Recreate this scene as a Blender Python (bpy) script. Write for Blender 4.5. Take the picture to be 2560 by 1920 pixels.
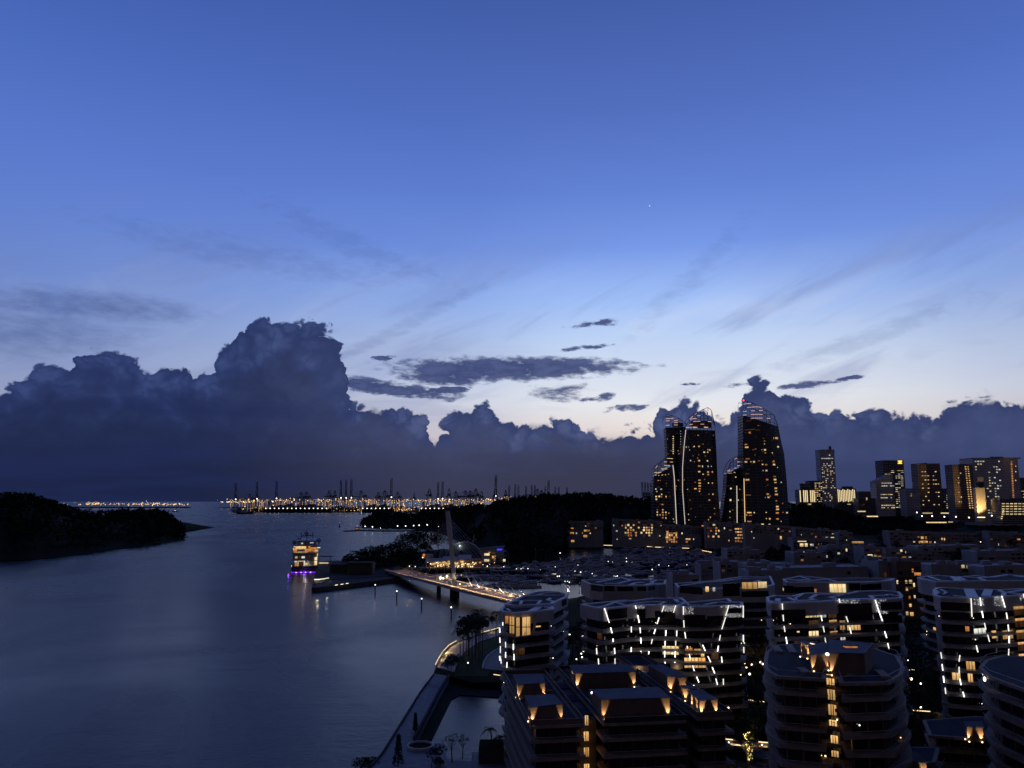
import bpy, bmesh, math, random
from mathutils import Vector, Matrix
random.seed(7)
R = math.radians
scene = bpy.context.scene
for o in list(bpy.data.objects):
    bpy.data.objects.remove(o, do_unlink=True)
C = scene.collection

# ------------------------------------------------------------------ camera
FPX = 1923.0                      # focal length in photo pixels (2560 x 1920)
CAM_H = 70.0                      # eye height above the water, metres
PITCH = math.atan((1252 - 960) / FPX)
SP, CP = math.sin(PITCH), math.cos(PITCH)
cam = bpy.data.cameras.new('camera')
cam.sensor_width = 36.0
cam.lens = 36.0 * FPX / 2560.0
cam.clip_start = 1.0
cam.clip_end = 200000.0
cam_ob = bpy.data.objects.new('camera', cam)
cam_ob.location = (0, 0, CAM_H)
cam_ob.rotation_euler = (math.pi / 2 + PITCH, 0, 0)
C.objects.link(cam_ob)
scene.camera = cam_ob

def ray(px, py):                  # survey: sight line of a measured point
    dx, dy = (px - 1280) / FPX, (960 - py) / FPX
    return (dx, CP - dy * SP, SP + dy * CP)
def PZ(px, py, z=0.0):            # ... cut with a level at height z
    d = ray(px, py); t = (z - CAM_H) / d[2]
    return (d[0] * t, d[1] * t, z)
def PY(px, py, Y):                # ... cut with a range of Y metres
    d = ray(px, py); t = Y / d[1]
    return (d[0] * t, Y, CAM_H + d[2] * t)
def azel(px, py):
    d = ray(px, py); l = math.sqrt(d[0]**2 + d[1]**2 + d[2]**2)
    return math.degrees(math.atan2(d[0], d[1])), math.degrees(math.asin(d[2] / l))
def lin(r, g, b, k=1.0):
    f = lambda c: (c / 255 / 12.92 if c <= 10.31 else ((c / 255 + .055) / 1.055) ** 2.4)
    return (f(r) * k, f(g) * k, f(b) * k, 1.0)

# ------------------------------------------------------------------ node helper
class G:
    def __init__(s, nt, dim='3D'):
        s.dim = dim; s.nt = nt; s.n = nt.nodes; s.l = nt.links
    def put(s, sock, v):
        if v is None: return
        if isinstance(v, bpy.types.NodeSocket): s.l.new(v, sock)
        else: sock.default_value = v
    def m(s, op, a, b=None, c=None, clamp=False):
        n = s.n.new('ShaderNodeMath'); n.operation = op; n.use_clamp = clamp
        for i, v in enumerate((a, b, c)): s.put(n.inputs[i], v)
        return n.outputs[0]
    def vec(s, x, y, z=0.0):
        n = s.n.new('ShaderNodeCombineXYZ')
        for i, v in enumerate((x, y, z)): s.put(n.inputs[i], v)
        return n.outputs[0]
    def sep(s, v):
        n = s.n.new('ShaderNodeSeparateXYZ'); s.put(n.inputs[0], v); return n.outputs
    def noise(s, v, scale, detail=4.0, rough=0.5, dist=0.0):
        n = s.n.new('ShaderNodeTexNoise'); n.noise_dimensions = s.dim; s.put(n.inputs['Vector'], v)
        n.inputs['Scale'].default_value = scale; n.inputs['Detail'].default_value = detail
        n.inputs['Roughness'].default_value = rough; n.inputs['Distortion'].default_value = dist
        return n.outputs[0]
    def voro(s, v, scale, feature='F1', detail=0.0):
        n = s.n.new('ShaderNodeTexVoronoi'); n.voronoi_dimensions = s.dim; n.feature = feature; s.put(n.inputs['Vector'], v)
        n.inputs['Scale'].default_value = scale
        return n.outputs[0]
    def smooth(s, x, a, b, lo=0.0, hi=1.0, kind='SMOOTHSTEP'):
        n = s.n.new('ShaderNodeMapRange'); n.interpolation_type = kind
        s.put(n.inputs[0], x); s.put(n.inputs[1], a); s.put(n.inputs[2], b)
        n.inputs[3].default_value = lo; n.inputs[4].default_value = hi
        return n.outputs[0]
    def mix(s, f, a, b, kind='MIX'):
        n = s.n.new('ShaderNodeMix'); n.data_type = 'RGBA'; n.blend_type = kind
        s.put(n.inputs[0], f); s.put(n.inputs[6], a); s.put(n.inputs[7], b)
        return n.outputs[2]
    def ramp(s, f, stops, kind='LINEAR'):
        n = s.n.new('ShaderNodeValToRGB'); s.put(n.inputs[0], f); cr = n.color_ramp
        cr.interpolation = kind
        cr.elements[0].position, cr.elements[0].color = stops[0]
        cr.elements[1].position, cr.elements[1].color = stops[-1]
        for p, c in stops[1:-1]:
            e = cr.elements.new(p); e.color = c
        return n.outputs[0]
    def curve(s, x, pts):          # points (x, y) inside the unit square
        n = s.n.new('ShaderNodeFloatCurve'); s.put(n.inputs['Value'], x)
        c = n.mapping.curves[0]
        pts = sorted(pts)
        c.points[0].location = pts[0]; c.points[1].location = pts[-1]
        for p in pts[1:-1]: c.points.new(*p)
        for p in c.points: p.handle_type = 'AUTO_CLAMPED'
        n.mapping.update()
        return n.outputs[0]

# ------------------------------------------------------------------ world: dusk sky with clouds
EXPO = 0.0
world = bpy.data.worlds.new('World'); scene.world = world; world.use_nodes = True
wt = world.node_tree; wt.nodes.clear(); g = G(wt, '2D')
world.cycles.sampling_method = 'MANUAL'; world.cycles.sample_map_resolution = 512
tc = wt.nodes.new('ShaderNodeTexCoord')
dx, dy, dz = g.sep(tc.outputs['Generated'])
az = g.m('MULTIPLY', g.m('ARCTAN2', dx, dy), 57.29578)
el = g.m('MULTIPLY', g.m('ARCSINE', dz), 57.29578)
elp = g.m('MAXIMUM', el, 0.0)
SUN_AZ, SUN_EL = 9.0, -2.0
sky = wt.nodes.new('ShaderNodeTexSky'); sky.sky_type = 'NISHITA'; sky.sun_disc = False
sky.sun_elevation = R(SUN_EL); sky.sun_rotation = R(SUN_AZ); sky.ozone_density = 3.0
def estops(rows): return [(e / 90.0, lin(*c)) for e, c in rows]
t = g.m('DIVIDE', elp, 90.0)
glow = g.ramp(t, estops([(0, (232, 214, 208)), (5, (238, 224, 216)), (7.2, (238, 240, 242)), (9.4, (219, 229, 244)),
    (11.8, (194, 215, 247)), (14.6, (162, 193, 248)), (18.5, (119, 153, 231)), (22.5, (98, 130, 211)), (28, (82, 111, 190)),
    (35, (66, 94, 168)), (55, (46, 70, 140)), (90, (36, 56, 116))]))
side = g.ramp(t, estops([(0, (120, 126, 160)), (5, (134, 144, 178)), (9, (122, 142, 192)), (13, (108, 133, 197)), (17.5, (98, 128, 204)),
    (22, (89, 120, 203)), (28, (75, 107, 189)), (35, (59, 89, 166)), (55, (44, 67, 134)), (90, (36, 56, 116))]))
back = g.ramp(t, estops([(0, (80, 73, 80)), (8, (76, 70, 80)), (20, (58, 55, 70)), (45, (38, 41, 66)), (90, (34, 48, 96))]))
daz = g.m('DIVIDE', g.m('SUBTRACT', az, 11.0), 31.0)
wg = g.m('POWER', 2.718, g.m('MULTIPLY', g.m('MULTIPLY', daz, daz), -1.0))
base = g.mix(wg, side, glow)
P = g.vec(az, g.m('MULTIPLY', el, 1.35), 0.0)
# ---- thin high cirrus, drawn out along a slope
ca, sa = math.cos(R(27)), math.sin(R(27))
u = g.m('ADD', g.m('MULTIPLY', az, ca), g.m('MULTIPLY', el, sa * 1.2))
v = g.m('SUBTRACT', g.m('MULTIPLY', el, ca * 1.2), g.m('MULTIPLY', az, sa))
cir = g.noise(g.vec(g.m('MULTIPLY', u, 0.055), g.m('MULTIPLY', v, 0.30), 4.2), 1.0, 5.0, 0.52, 0.4)
cir2 = g.noise(g.vec(g.m('MULTIPLY', az, 0.05), g.m('MULTIPLY', el, 0.42), 9.1), 1.0, 5.0, 0.55, 0.3)
cm = g.m('MULTIPLY', g.smooth(cir, 0.47, 0.72), g.m('MULTIPLY', g.smooth(el, 5.0, 9.0), g.smooth(el, 22.0, 13.0)))
base = g.mix(g.m('MULTIPLY', cm, 0.42), base, lin(116, 130, 180))
cb = g.m('MULTIPLY', g.smooth(cir2, 0.5, 0.72), g.m('MULTIPLY', g.smooth(el, 4.0, 7.0), g.smooth(el, 14.0, 8.0)))
base = g.mix(g.m('MULTIPLY', cb, 0.4), base, lin(146, 154, 190))
cw = g.noise(g.vec(g.m('MULTIPLY', u, 0.08), g.m('MULTIPLY', v, 0.2), 1.0), 1.0, 4.0, 0.55, 0.8)
cwm = g.m('MULTIPLY', g.smooth(cw, 0.42, 0.74), g.m('MULTIPLY', g.smooth(el, 6.0, 10.0), g.smooth(el, 19.0, 10.0)))
base = g.mix(g.m('MULTIPLY', cwm, 0.46), base, g.mix(wg, lin(140, 158, 204), lin(206, 219, 246)))
hi = g.noise(g.vec(g.m('MULTIPLY', az, 0.03), g.m('MULTIPLY', el, 0.05), 2.1), 1.0, 3.0, 0.5)
base = g.mix(g.smooth(hi, 0.35, 0.75, 0.0, 0.16), base, lin(72, 104, 186))
# ---- streak clouds: warped ellipses
wn = g.noise(P, 0.6, 4.0, 0.6)
wn2 = g.noise(g.vec(g.m('MULTIPLY', az, 0.6), g.m('MULTIPLY', el, 1.7), 7.0), 1.0, 4.0, 0.62)
def ell(px, py, wx, wy, rot, soft, amp, k=1.0):
    a0, e0 = azel(px, py); s_ = 57.29578 / FPX
    ca, sa = math.cos(R(rot)), math.sin(R(rot))
    x = g.m('SUBTRACT', az, a0); y = g.m('SUBTRACT', el, e0)
    xr = g.m('DIVIDE', g.m('ADD', g.m('MULTIPLY', x, ca), g.m('MULTIPLY', y, sa)), wx * s_)
    yr = g.m('DIVIDE', g.m('SUBTRACT', g.m('MULTIPLY', y, ca), g.m('MULTIPLY', x, sa)), wy * s_)
    r2 = g.m('ADD', g.m('MULTIPLY', xr, xr), g.m('MULTIPLY', yr, yr))
    f = g.m('ADD', g.m('SUBTRACT', 1.0, r2), g.m('MULTIPLY', g.m('SUBTRACT', wn2, 0.5), amp))
    return g.m('MULTIPLY', g.smooth(f, 0.0, soft), k)
soft_dark = None
for e in [(215, 765, 310, 46, 2, 1.6, 1.0, 0.8), (60, 830, 290, 74, 4, 1.6, 1.0, 0.66), (1000, 820, 330, 22, 28, 1.2, 2.0, 0.2), (1720, 700, 260, 34, 42, 1.5, 2.4, 0.16),
          (620, 640, 420, 46, -6, 1.4, 2.2, 0.22), (2150, 850, 300, 26, 16, 1.2, 2.4, 0.17), (880, 610, 300, 40, -20, 1.3, 2.4, 0.2)]:
    mk = ell(*e); soft_dark = mk if soft_dark is None else g.m('MAXIMUM', soft_dark, mk)
base = g.mix(soft_dark, base, lin(66, 86, 142))
streak = None
for e in [(1275, 921, 360, 34, 0.5, 0.7, 1.7), (1130, 936, 150, 36, 0, 0.7, 1.8), (955, 968, 215, 22, -6, 0.7, 2.2), (1110, 975, 75, 10, 4, 0.5, 3.2), (1500, 808, 88, 9, 5, 1.3, 5.0),
          (1470, 868, 80, 7, 4, 1.3, 5.2), (1405, 980, 100, 24, 2, 1.4, 3.0), (1500, 992, 50, 11, 8, 1.2, 4.4), (2020, 960, 78, 9, 3, 1.3, 5.0), (1860, 963, 46, 7, 3, 1.3, 5.0), (1725, 960, 26, 4, 0, 0.7, 4.0),
          (1560, 1020, 60, 10, 5, 1.3, 4.6), (2120, 945, 40, 6, 4, 0.8, 4.0), (965, 893, 34, 7, 5, 0.7, 4.4)]:
    mk = ell(*e); streak = mk if streak is None else g.m('MAXIMUM', streak, mk)
base = g.mix(g.m('MULTIPLY', streak, 0.96), base, g.mix(g.smooth(wn2, 0.35, 0.7), lin(52, 64, 112), lin(72, 84, 130)))
# ---- cumulus banks: outline heights along the horizon, swelling edges
SPAN = 42.0
axw = g.m('ADD', az, g.m('MULTIPLY', g.m('SUBTRACT', wn, 0.5), 1.2))
axn = g.m('DIVIDE', g.m('ADD', axw, SPAN), 2 * SPAN, clamp=True)
def outline(pts, k=1.1573):
    out = []
    for x, y in pts:
        a, e = azel(x * k, y * k); out.append(((a + SPAN) / (2 * SPAN), e / 25.0))
    out = [(0.0, out[0][1])] + out + [(1.0, out[-1][1])]
    return g.m('MULTIPLY', g.curve(axn, out), 25.0)
def bank(T, seed, a_low, a_lobe, a_fine, edge, lobe_scale=0.62):
    q = g.vec(g.m('ADD', az, seed * 11.0), g.m('ADD', g.m('MULTIPLY', el, 1.25), seed * 5.0))
    n1 = g.noise(q, 0.30, 2.0, 0.5)
    n2 = g.noise(q, 2.2, 3.0, 0.6)
    w = g.vec(g.m('ADD', g.m('ADD', az, seed * 7.0), g.m('MULTIPLY', n1, 2.6)), g.m('ADD', g.m('MULTIPLY', el, 1.15), g.m('MULTIPLY', n1, 1.9)))
    v1 = g.voro(w, lobe_scale); v2 = g.voro(w, lobe_scale * 2.4); v3 = g.voro(w, lobe_scale * 5.5)
    sq = lambda v_: g.m('SUBTRACT', 0.22, g.m('MULTIPLY', v_, v_))
    lob = g.m('ADD', g.m('MULTIPLY', sq(v1), a_lobe), g.m('ADD', g.m('MULTIPLY', sq(v2), a_lobe * 0.5), g.m('MULTIPLY', sq(v3), a_fine)))
    lob = g.m('ADD', lob, g.m('MULTIPLY', g.m('SUBTRACT', n2, 0.5), 0.36))
    d = g.m('ADD', g.m('ADD', g.m('SUBTRACT', T, el), g.m('MULTIPLY', g.m('SUBTRACT', n1, 0.5), a_low)), lob)
    return g.smooth(d, 0.0, edge), d, g.m('ADD', n1, g.m('MULTIPLY', lob, 0.5))
side_l = g.smooth(az, -4.0, -24.0)          # the darker rain bank towards the left
side_r = g.smooth(az, 6.0, 24.0)
T1 = outline([(-160, 840), (0, 822), (60, 795), (100, 770), (150, 782), (166, 745), (200, 737), (255, 744), (295, 765), (312, 790), (330, 798), (345, 780), (400, 776), (430, 790),
    (458, 786), (470, 752), (500, 722), (518, 688), (548, 672), (600, 674), (640, 684), (690, 684), (726, 706), (740, 735), (750, 780), (752, 830), (760, 860), (790, 866), (850, 868), (912, 880),
    (926, 915), (934, 952), (946, 918), (975, 880), (1005, 866), (1045, 858), (1070, 878), (1110, 892), (1150, 906), (1180, 898), (1235, 892), (1270, 930), (1310, 926), (1352, 908),
    (1408, 905), (1424, 866), (1500, 855), (1530, 876), (1560, 892), (1596, 862), (1608, 824), (1630, 802), (1656, 798), (1676, 820), (1740, 846), (1765, 882), (1830, 876), (1905, 868), (1965, 886),
    (2040, 868), (2082, 848), (2160, 850), (2212, 850), (2380, 850)])
m1, d1, n1 = bank(g.m('SUBTRACT', T1, 0.42), 1.7, 1.1, 1.35, 0.26, 0.36)
top1 = g.mix(side_l, lin(50, 62, 108), lin(46, 60, 110))
mid1 = g.mix(side_l, lin(70, 81, 122), lin(52, 67, 114))
c1 = g.mix(g.smooth(g.m('ADD', d1, g.m('MULTIPLY', n1, 1.0)), 0.5, 2.6), top1, mid1)
c1 = g.mix(g.smooth(n1, 0.8, 0.25, 0.0, 0.75), c1, g.mix(side_l, lin(54, 64, 104), lin(37, 48, 90)))
c1 = g.mix(g.smooth(n1, 0.55, 0.95, 0.0, 0.5), c1, g.mix(side_l, lin(88, 99, 140), lin(66, 82, 132)))
base = g.mix(m1, base, c1)
T2 = outline([(-160, 870), (0, 850), (120, 830), (210, 800), (300, 815), (420, 830), (520, 790), (610, 740), (660, 760), (700, 800), (760, 880), (860, 890), (930, 935), (1000, 905),
    (1060, 900), (1120, 925), (1200, 915), (1280, 950), (1400, 940), (1480, 900), (1560, 925), (1640, 865), (1720, 890), (1800, 905), (1900, 900), (2000, 915), (2070, 862), (2130, 852), (2212, 858), (2380, 860)])
m2, d2, n2 = bank(T2, 8.4, 1.5, 2.2, 0.35, 1.3, 0.42)
top2 = g.mix(side_l, lin(58, 68, 108), lin(44, 57, 102))
mid2 = g.mix(side_r, g.mix(side_l, lin(64, 70, 102), lin(34, 44, 80)), lin(66, 77, 120))
c2 = g.mix(g.smooth(g.m('ADD', d2, n2), 0.3, 3.0), top2, mid2)
base = g.mix(g.m('MULTIPLY', m2, 0.75), base, c2)
T3 = outline([(-160, 900), (0, 880), (200, 868), (400, 880), (560, 880), (700, 930), (900, 960), (1100, 960), (1300, 975), (1500, 960), (1700, 940), (1800, 925), (1930, 930), (2050, 935), (2212, 920), (2380, 920)])
m3, d3, n3 = bank(T3, 15.2, 2.6, 2.8, 0.3, 2.2, 0.3)
c3 = g.mix(side_r, g.mix(side_l, lin(58, 63, 94), lin(32, 42, 78)), lin(58, 69, 110))
base = g.mix(g.m('MULTIPLY', m3, 0.6), base, c3)
# rain veil and haze down to the horizon
st = g.noise(g.vec(g.m('MULTIPLY', az, 0.05), g.m('MULTIPLY', el, 0.55), 5.5), 1.0, 4.0, 0.5)
low = g.mix(side_r, g.mix(side_l, lin(55, 57, 80), lin(26, 35, 66)), lin(54, 63, 102))
lowk = g.smooth(g.m('ADD', el, g.m('MULTIPLY', g.m('SUBTRACT', st, 0.5), 4.0)), 5.4, 0.4)
lowk = g.m('MULTIPLY', lowk, g.smooth(el, 7.5, 4.5))
base = g.mix(g.m('MULTIPLY', lowk, 0.94), base, low)
lband = g.m('MULTIPLY', side_l, g.m('MULTIPLY', g.smooth(st, 0.42, 0.66), g.smooth(el, 9.5, 6.0)))
base = g.mix(g.m('MULTIPLY', lband, 0.5), base, lin(32, 42, 86))
# away from the afterglow the whole dome is dimmer
wb = g.smooth(g.m('ABSOLUTE', g.m('SUBTRACT', az, 9.0)), 48.0, 125.0)
base = g.mix(wb, base, back)
# one planet in the afterglow
pd = Vector(ray(1624, 514)).normalized()
dot = g.m('ADD', g.m('MULTIPLY', dx, pd.x), g.m('ADD', g.m('MULTIPLY', dy, pd.y), g.m('MULTIPLY', dz, pd.z)))
base = g.mix(g.m('GREATER_THAN', dot, math.cos(R(0.030))), base, (1.0, 1.0, 1.0, 1))
nis = g.mix(1.0, sky.outputs[0], (0.004, 0.004, 0.004, 1), 'MULTIPLY')
base = g.mix(1.0, base, nis, 'ADD')
bg = wt.nodes.new('ShaderNodeBackground'); wt.links.new(base, bg.inputs[0]); bg.inputs[1].default_value = 1.0
wo = wt.nodes.new('ShaderNodeOutputWorld'); wt.links.new(bg.outputs[0], wo.inputs[0])

# ------------------------------------------------------------------ afterglow "sun": wide, very weak
sun = bpy.data.lights.new('sun', 'SUN'); sun.energy = 0.02; sun.angle = R(25); sun.color = (1.0, 0.88, 0.8)
sun_ob = bpy.data.objects.new('sun', sun); C.objects.link(sun_ob)
sun_ob.rotation_euler = Vector((-math.sin(R(SUN_AZ)), -math.cos(R(SUN_AZ)), -0.12)).to_track_quat('-Z', 'Y').to_euler()

vs = scene.view_settings
vs.view_transform = 'Standard'; vs.look = 'None'; vs.exposure = EXPO; vs.gamma = 1.0; vs.use_curve_mapping = False
scene.render.engine = 'CYCLES'
cy = scene.cycles
cy.max_bounces = 5; cy.diffuse_bounces = 2; cy.glossy_bounces = 3; cy.transmission_bounces = 3
cy.sample_clamp_indirect = 2.0; cy.caustics_reflective = False; cy.caustics_refractive = False
cy.use_denoising = True
cy.use_adaptive_sampling = True; cy.adaptive_threshold = 0.02; cy.adaptive_min_samples = 8
# ------------------------------------------------------------------ mesh helper
def tag(o, label=None, cat=None, group=None, kind=None):
    if label: o['label'] = label
    if cat: o['category'] = cat
    if group: o['group'] = group
    if kind: o['kind'] = kind
    return o
def obj_of(name, me, parent=None, loc=None):
    o = bpy.data.objects.new(name, me); C.objects.link(o)
    if parent is not None: o.parent = parent
    if loc is not None: o.location = loc
    return o
def empty(name, loc, rz=0.0):
    o = bpy.data.objects.new(name, None); o.empty_display_size = 1.0
    o.location = loc; o.rotation_euler = (0, 0, rz); C.objects.link(o); return o
class MB:
    """collects simple solids; build() links them as one mesh object"""
    def __init__(s, org=(0, 0, 0)): s.v = []; s.f = []; s.o = Vector(org)
    def add(s, vs_, fs):
        n = len(s.v); s.v += [(p[0] - s.o.x, p[1] - s.o.y, p[2] - s.o.z) for p in vs_]
        s.f += [tuple(i + n for i in f) for f in fs]; return s
    def quad(s, a, b, c, d): return s.add([a, b, c, d], [(0, 1, 2, 3)])
    def prism(s, poly, z0, z1):
        n = len(poly)
        if sum(poly[i][0] * poly[(i + 1) % n][1] - poly[(i + 1) % n][0] * poly[i][1] for i in range(n)) < 0: poly = poly[::-1]
        z0f = z0 if callable(z0) else (lambda x, y: z0); z1f = z1 if callable(z1) else (lambda x, y: z1)
        vs_ = [(p[0], p[1], z0f(p[0], p[1])) for p in poly] + [(p[0], p[1], z1f(p[0], p[1])) for p in poly]
        fs = [(i, (i + 1) % n, n + (i + 1) % n, n + i) for i in range(n)] + [tuple(range(n - 1, -1, -1)), tuple(range(n, 2 * n))]
        return s.add(vs_, fs)
    def frame(s, c, u, w, v):      # solid box from centre and three half vectors
        c, u, w, v = Vector(c), Vector(u), Vector(w), Vector(v)
        vs_ = [c + a * u + b * w + d * v for d in (-1, 1) for b in (-1, 1) for a in (-1, 1)]
        return s.add(vs_, [(0, 2, 3, 1), (4, 5, 7, 6), (0, 1, 5, 4), (2, 6, 7, 3), (0, 4, 6, 2), (1, 3, 7, 5)])
    def box(s, c, size, rz=0.0):
        a, b = math.cos(rz), math.sin(rz)
        return s.frame(c, (a * size[0] / 2, b * size[0] / 2, 0), (-b * size[1] / 2, a * size[1] / 2, 0), (0, 0, size[2] / 2))
    def bar(s, p, q, r, n=6, r2=None, up=None):
        p, q = Vector(p), Vector(q); d = (q - p)
        if d.length < 1e-6: return s
        d.normalize(); a = d.cross(Vector((0, 0, 1)) if abs(d.z) < .95 else Vector((1, 0, 0))).normalized(); b = d.cross(a)
        r2 = r if r2 is None else r2; vs_ = []
        for c_, rr in ((p, r), (q, r2)):
            for i in range(n):
                t_ = 2 * math.pi * (i + .5) / n; vs_.append(c_ + (a * math.cos(t_) + b * math.sin(t_)) * rr)
        fs = [(i, n + i, n + (i + 1) % n, (i + 1) % n) for i in range(n)] + [tuple(range(n)), tuple(range(2 * n - 1, n - 1, -1))]
        return s.add(vs_, fs)
    def ball(s, c, r, seg=6, rings=4, sz=1.0):
        vs_ = [(c[0], c[1], c[2] - r * sz)]
        for j in range(1, rings):
            t_ = math.pi * j / rings
            for i in range(seg):
                a = 2 * math.pi * i / seg
                vs_.append((c[0] + r * math.sin(t_) * math.cos(a), c[1] + r * math.sin(t_) * math.sin(a), c[2] - r * sz * math.cos(t_)))
        vs_.append((c[0], c[1], c[2] + r * sz)); L = len(vs_) - 1
        fs = [(0, 1 + (i + 1) % seg, 1 + i) for i in range(seg)]
        for j in range(rings - 2):
            for i in range(seg):
                a = 1 + j * seg; b = a + seg
                fs.append((a + i, a + (i + 1) % seg, b + (i + 1) % seg, b + i))
        a = 1 + (rings - 2) * seg
        fs += [(a + i, a + (i + 1) % seg, L) for i in range(seg)]
        return s.add(vs_, fs)
    def ribbon(s, pts, w, z0, z1):  # flat band of width w following a polyline
        for (p, q) in zip(pts, pts[1:]):
            d = Vector((q[0] - p[0], q[1] - p[1], 0)); L = d.length
            if L < 1e-4: continue
            d.normalize(); nrm = Vector((-d.y, d.x, 0)) * w / 2; e = d * w * .3
            s.prism([(p[0] - e.x - nrm.x, p[1] - e.y - nrm.y), (q[0] + e.x - nrm.x, q[1] + e.y - nrm.y), (q[0] + e.x + nrm.x, q[1] + e.y + nrm.y), (p[0] - e.x + nrm.x, p[1] - e.y + nrm.y)], z0, z1)
        return s
    def mesh(s, name, mat, smooth=False):
        me = bpy.data.meshes.new(name); me.from_pydata([tuple(p) for p in s.v], [], s.f)
        if mat: me.materials.append(mat)
        if smooth: me.polygons.foreach_set('use_smooth', [True] * len(me.polygons))
        me.update(); return me
    def build(s, name, mat, parent=None, smooth=False):
        o = obj_of(name, s.mesh(name, mat, smooth), parent)
        if parent is None: o.location = s.o
        return o

# ------------------------------------------------------------------ materials
MATS = {}
def principled(name):
    m = bpy.data.materials.new(name); m.use_nodes = True; nt = m.node_tree
    b = nt.nodes['Principled BSDF']; return m, nt, b
def mat(name, col, rough=0.7, var=0.25, scale=0.4, bump=0.0, metal=0.0, spec=0.4, streak=False):
    if name in MATS: return MATS[name]
    m, nt, b = principled(name); q = G(nt)
    tcn = nt.nodes.new('ShaderNodeTexCoord'); co = tcn.outputs['Object']
    if streak:
        x, y, z = q.sep(co); co = q.vec(x, y, q.m('MULTIPLY', z, 0.18))
    n = q.noise(co, scale, 5.0, 0.6)
    n2 = q.noise(co, scale * 7.3, 3.0, 0.6)
    f = q.m('ADD', q.m('MULTIPLY', n, 0.7), q.m('MULTIPLY', n2, 0.3))
    lo = tuple(c * (1 - var) for c in col) + (1,); hi = tuple(min(1, c * (1 + var)) for c in col) + (1,)
    c = q.mix(q.smooth(f, 0.3, 0.7), lo, hi)
    oi = nt.nodes.new('ShaderNodeObjectInfo')
    c = q.mix(q.smooth(oi.outputs['Random'], 0, 1, 0.0, 0.25), c, tuple(k * .7 for k in col) + (1,))
    nt.links.new(c, b.inputs['Base Color'])
    nt.links.new(q.smooth(n2, 0.2, 0.8, max(0, rough - .12), min(1, rough + .12)), b.inputs['Roughness'])
    b.inputs['Metallic'].default_value = metal; b.inputs['Specular IOR Level'].default_value = spec
    if bump:
        bp = nt.nodes.new('ShaderNodeBump'); bp.inputs['Strength'].default_value = bump; bp.inputs['Distance'].default_value = 0.05
        nt.links.new(n2, bp.inputs['Height']); nt.links.new(bp.outputs[0], b.inputs['Normal'])
    MATS[name] = m; return m
def glowmat(name, col, k):          # lamps, tubes, LEDs, and parts painted as glowing
    if name in MATS: return MATS[name]
    m = bpy.data.materials.new(name); m.use_nodes = True; nt = m.node_tree; nt.nodes.clear()
    e = nt.nodes.new('ShaderNodeEmission'); e.inputs[0].default_value = (*col, 1); e.inputs[1].default_value = k
    o = nt.nodes.new('ShaderNodeOutputMaterial'); nt.links.new(e.outputs[0], o.inputs[0]); MATS[name] = m; return m

# ------------------------------------------------------------------ water
wm, nt, b = principled('sea_water'); q = G(nt, '2D')
geo = nt.nodes.new('ShaderNodeNewGeometry'); x, y, z = q.sep(geo.outputs['Position'])
n1 = q.noise(q.vec(q.m('MULTIPLY', x, 0.035), q.m('MULTIPLY', y, 0.07)), 1.0, 4.0, 0.55)
n2 = q.noise(q.vec(q.m('MULTIPLY', x, 0.22), q.m('MULTIPLY', y, 0.38)), 1.0, 4.0, 0.6)
big = q.noise(q.vec(q.m('MULTIPLY', x, 0.006), q.m('MULTIPLY', y, 0.0045), 3.0), 1.0, 4.0, 0.55, 0.6)
near = q.smooth(y, 900.0, 250.0)
h = q.m('ADD', q.m('MULTIPLY', n1, 0.9), q.m('MULTIPLY', n2, 0.35))
bp = nt.nodes.new('ShaderNodeBump'); bp.inputs['Distance'].default_value = 1.0
nt.links.new(h, bp.inputs['Height'])
nt.links.new(q.m('MULTIPLY', q.smooth(big, 0.3, 0.7, 0.16, 0.42), q.m('ADD', 0.25, q.m('MULTIPLY', near, 0.75))), bp.inputs['Strength'])
nt.links.new(bp.outputs[0], b.inputs['Normal'])
b.inputs['Base Color'].default_value = (0.006, 0.011, 0.020, 1)
nt.links.new(q.smooth(big, 0.3, 0.7, 0.2, 0.3), b.inputs['Roughness'])
b.inputs['IOR'].default_value = 1.225
b.inputs['Specular Tint'].default_value = (0.52, 0.68, 1.0, 1)
MATS['water'] = wm
S = 60000
mb = MB(); mb.quad((-S, -2000, 0), (S, -2000, 0), (S, S, 0), (-S, S, 0))
tag(mb.build('sea_water', wm), kind='structure')
# ------------------------------------------------------------------ material set
WALL = mat('pale_render_wall', (0.40, 0.365, 0.35), 0.8, 0.14, 0.25, streak=True)
WALL2 = mat('grey_render_wall', (0.30, 0.28, 0.285), 0.85, 0.2, 0.2, streak=True)
BROWN = mat('brown_cladding_panel', (0.15, 0.095, 0.07), 0.7, 0.2, 0.5, streak=True)
SLAB = mat('concrete_slab_edge', (0.27, 0.20, 0.16), 0.8, 0.22, 0.6, streak=True)
SLABW = mat('white_slab_edge', (0.32, 0.29, 0.28), 0.75, 0.2, 0.5, streak=True)
BAND = mat('white_roof_band', (0.58, 0.58, 0.60), 0.6, 0.12, 0.5)
DECK = mat('slate_roof_deck', (0.042, 0.045, 0.058), 0.88, 0.3, 0.6, bump=0.3, spec=0.08)
ROOFBLUE = mat('dark_roof_sheet', (0.085, 0.09, 0.125), 0.8, 0.25, 0.3, spec=0.12)
GLASS = mat('dark_window_glass', (0.012, 0.013, 0.016), 0.12, 0.3, 1.0, spec=0.5)
FRAME = mat('dark_window_frame', (0.03, 0.03, 0.034), 0.5, 0.2, 1.0)
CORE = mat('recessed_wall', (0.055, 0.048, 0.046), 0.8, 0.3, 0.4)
TIMBER = mat('teak_deck_boards', (0.16, 0.10, 0.07), 0.7, 0.3, 1.2, bump=0.2)
PAVE = mat('granite_paving', (0.16, 0.165, 0.18), 0.7, 0.25, 0.5, bump=0.3)
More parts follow.
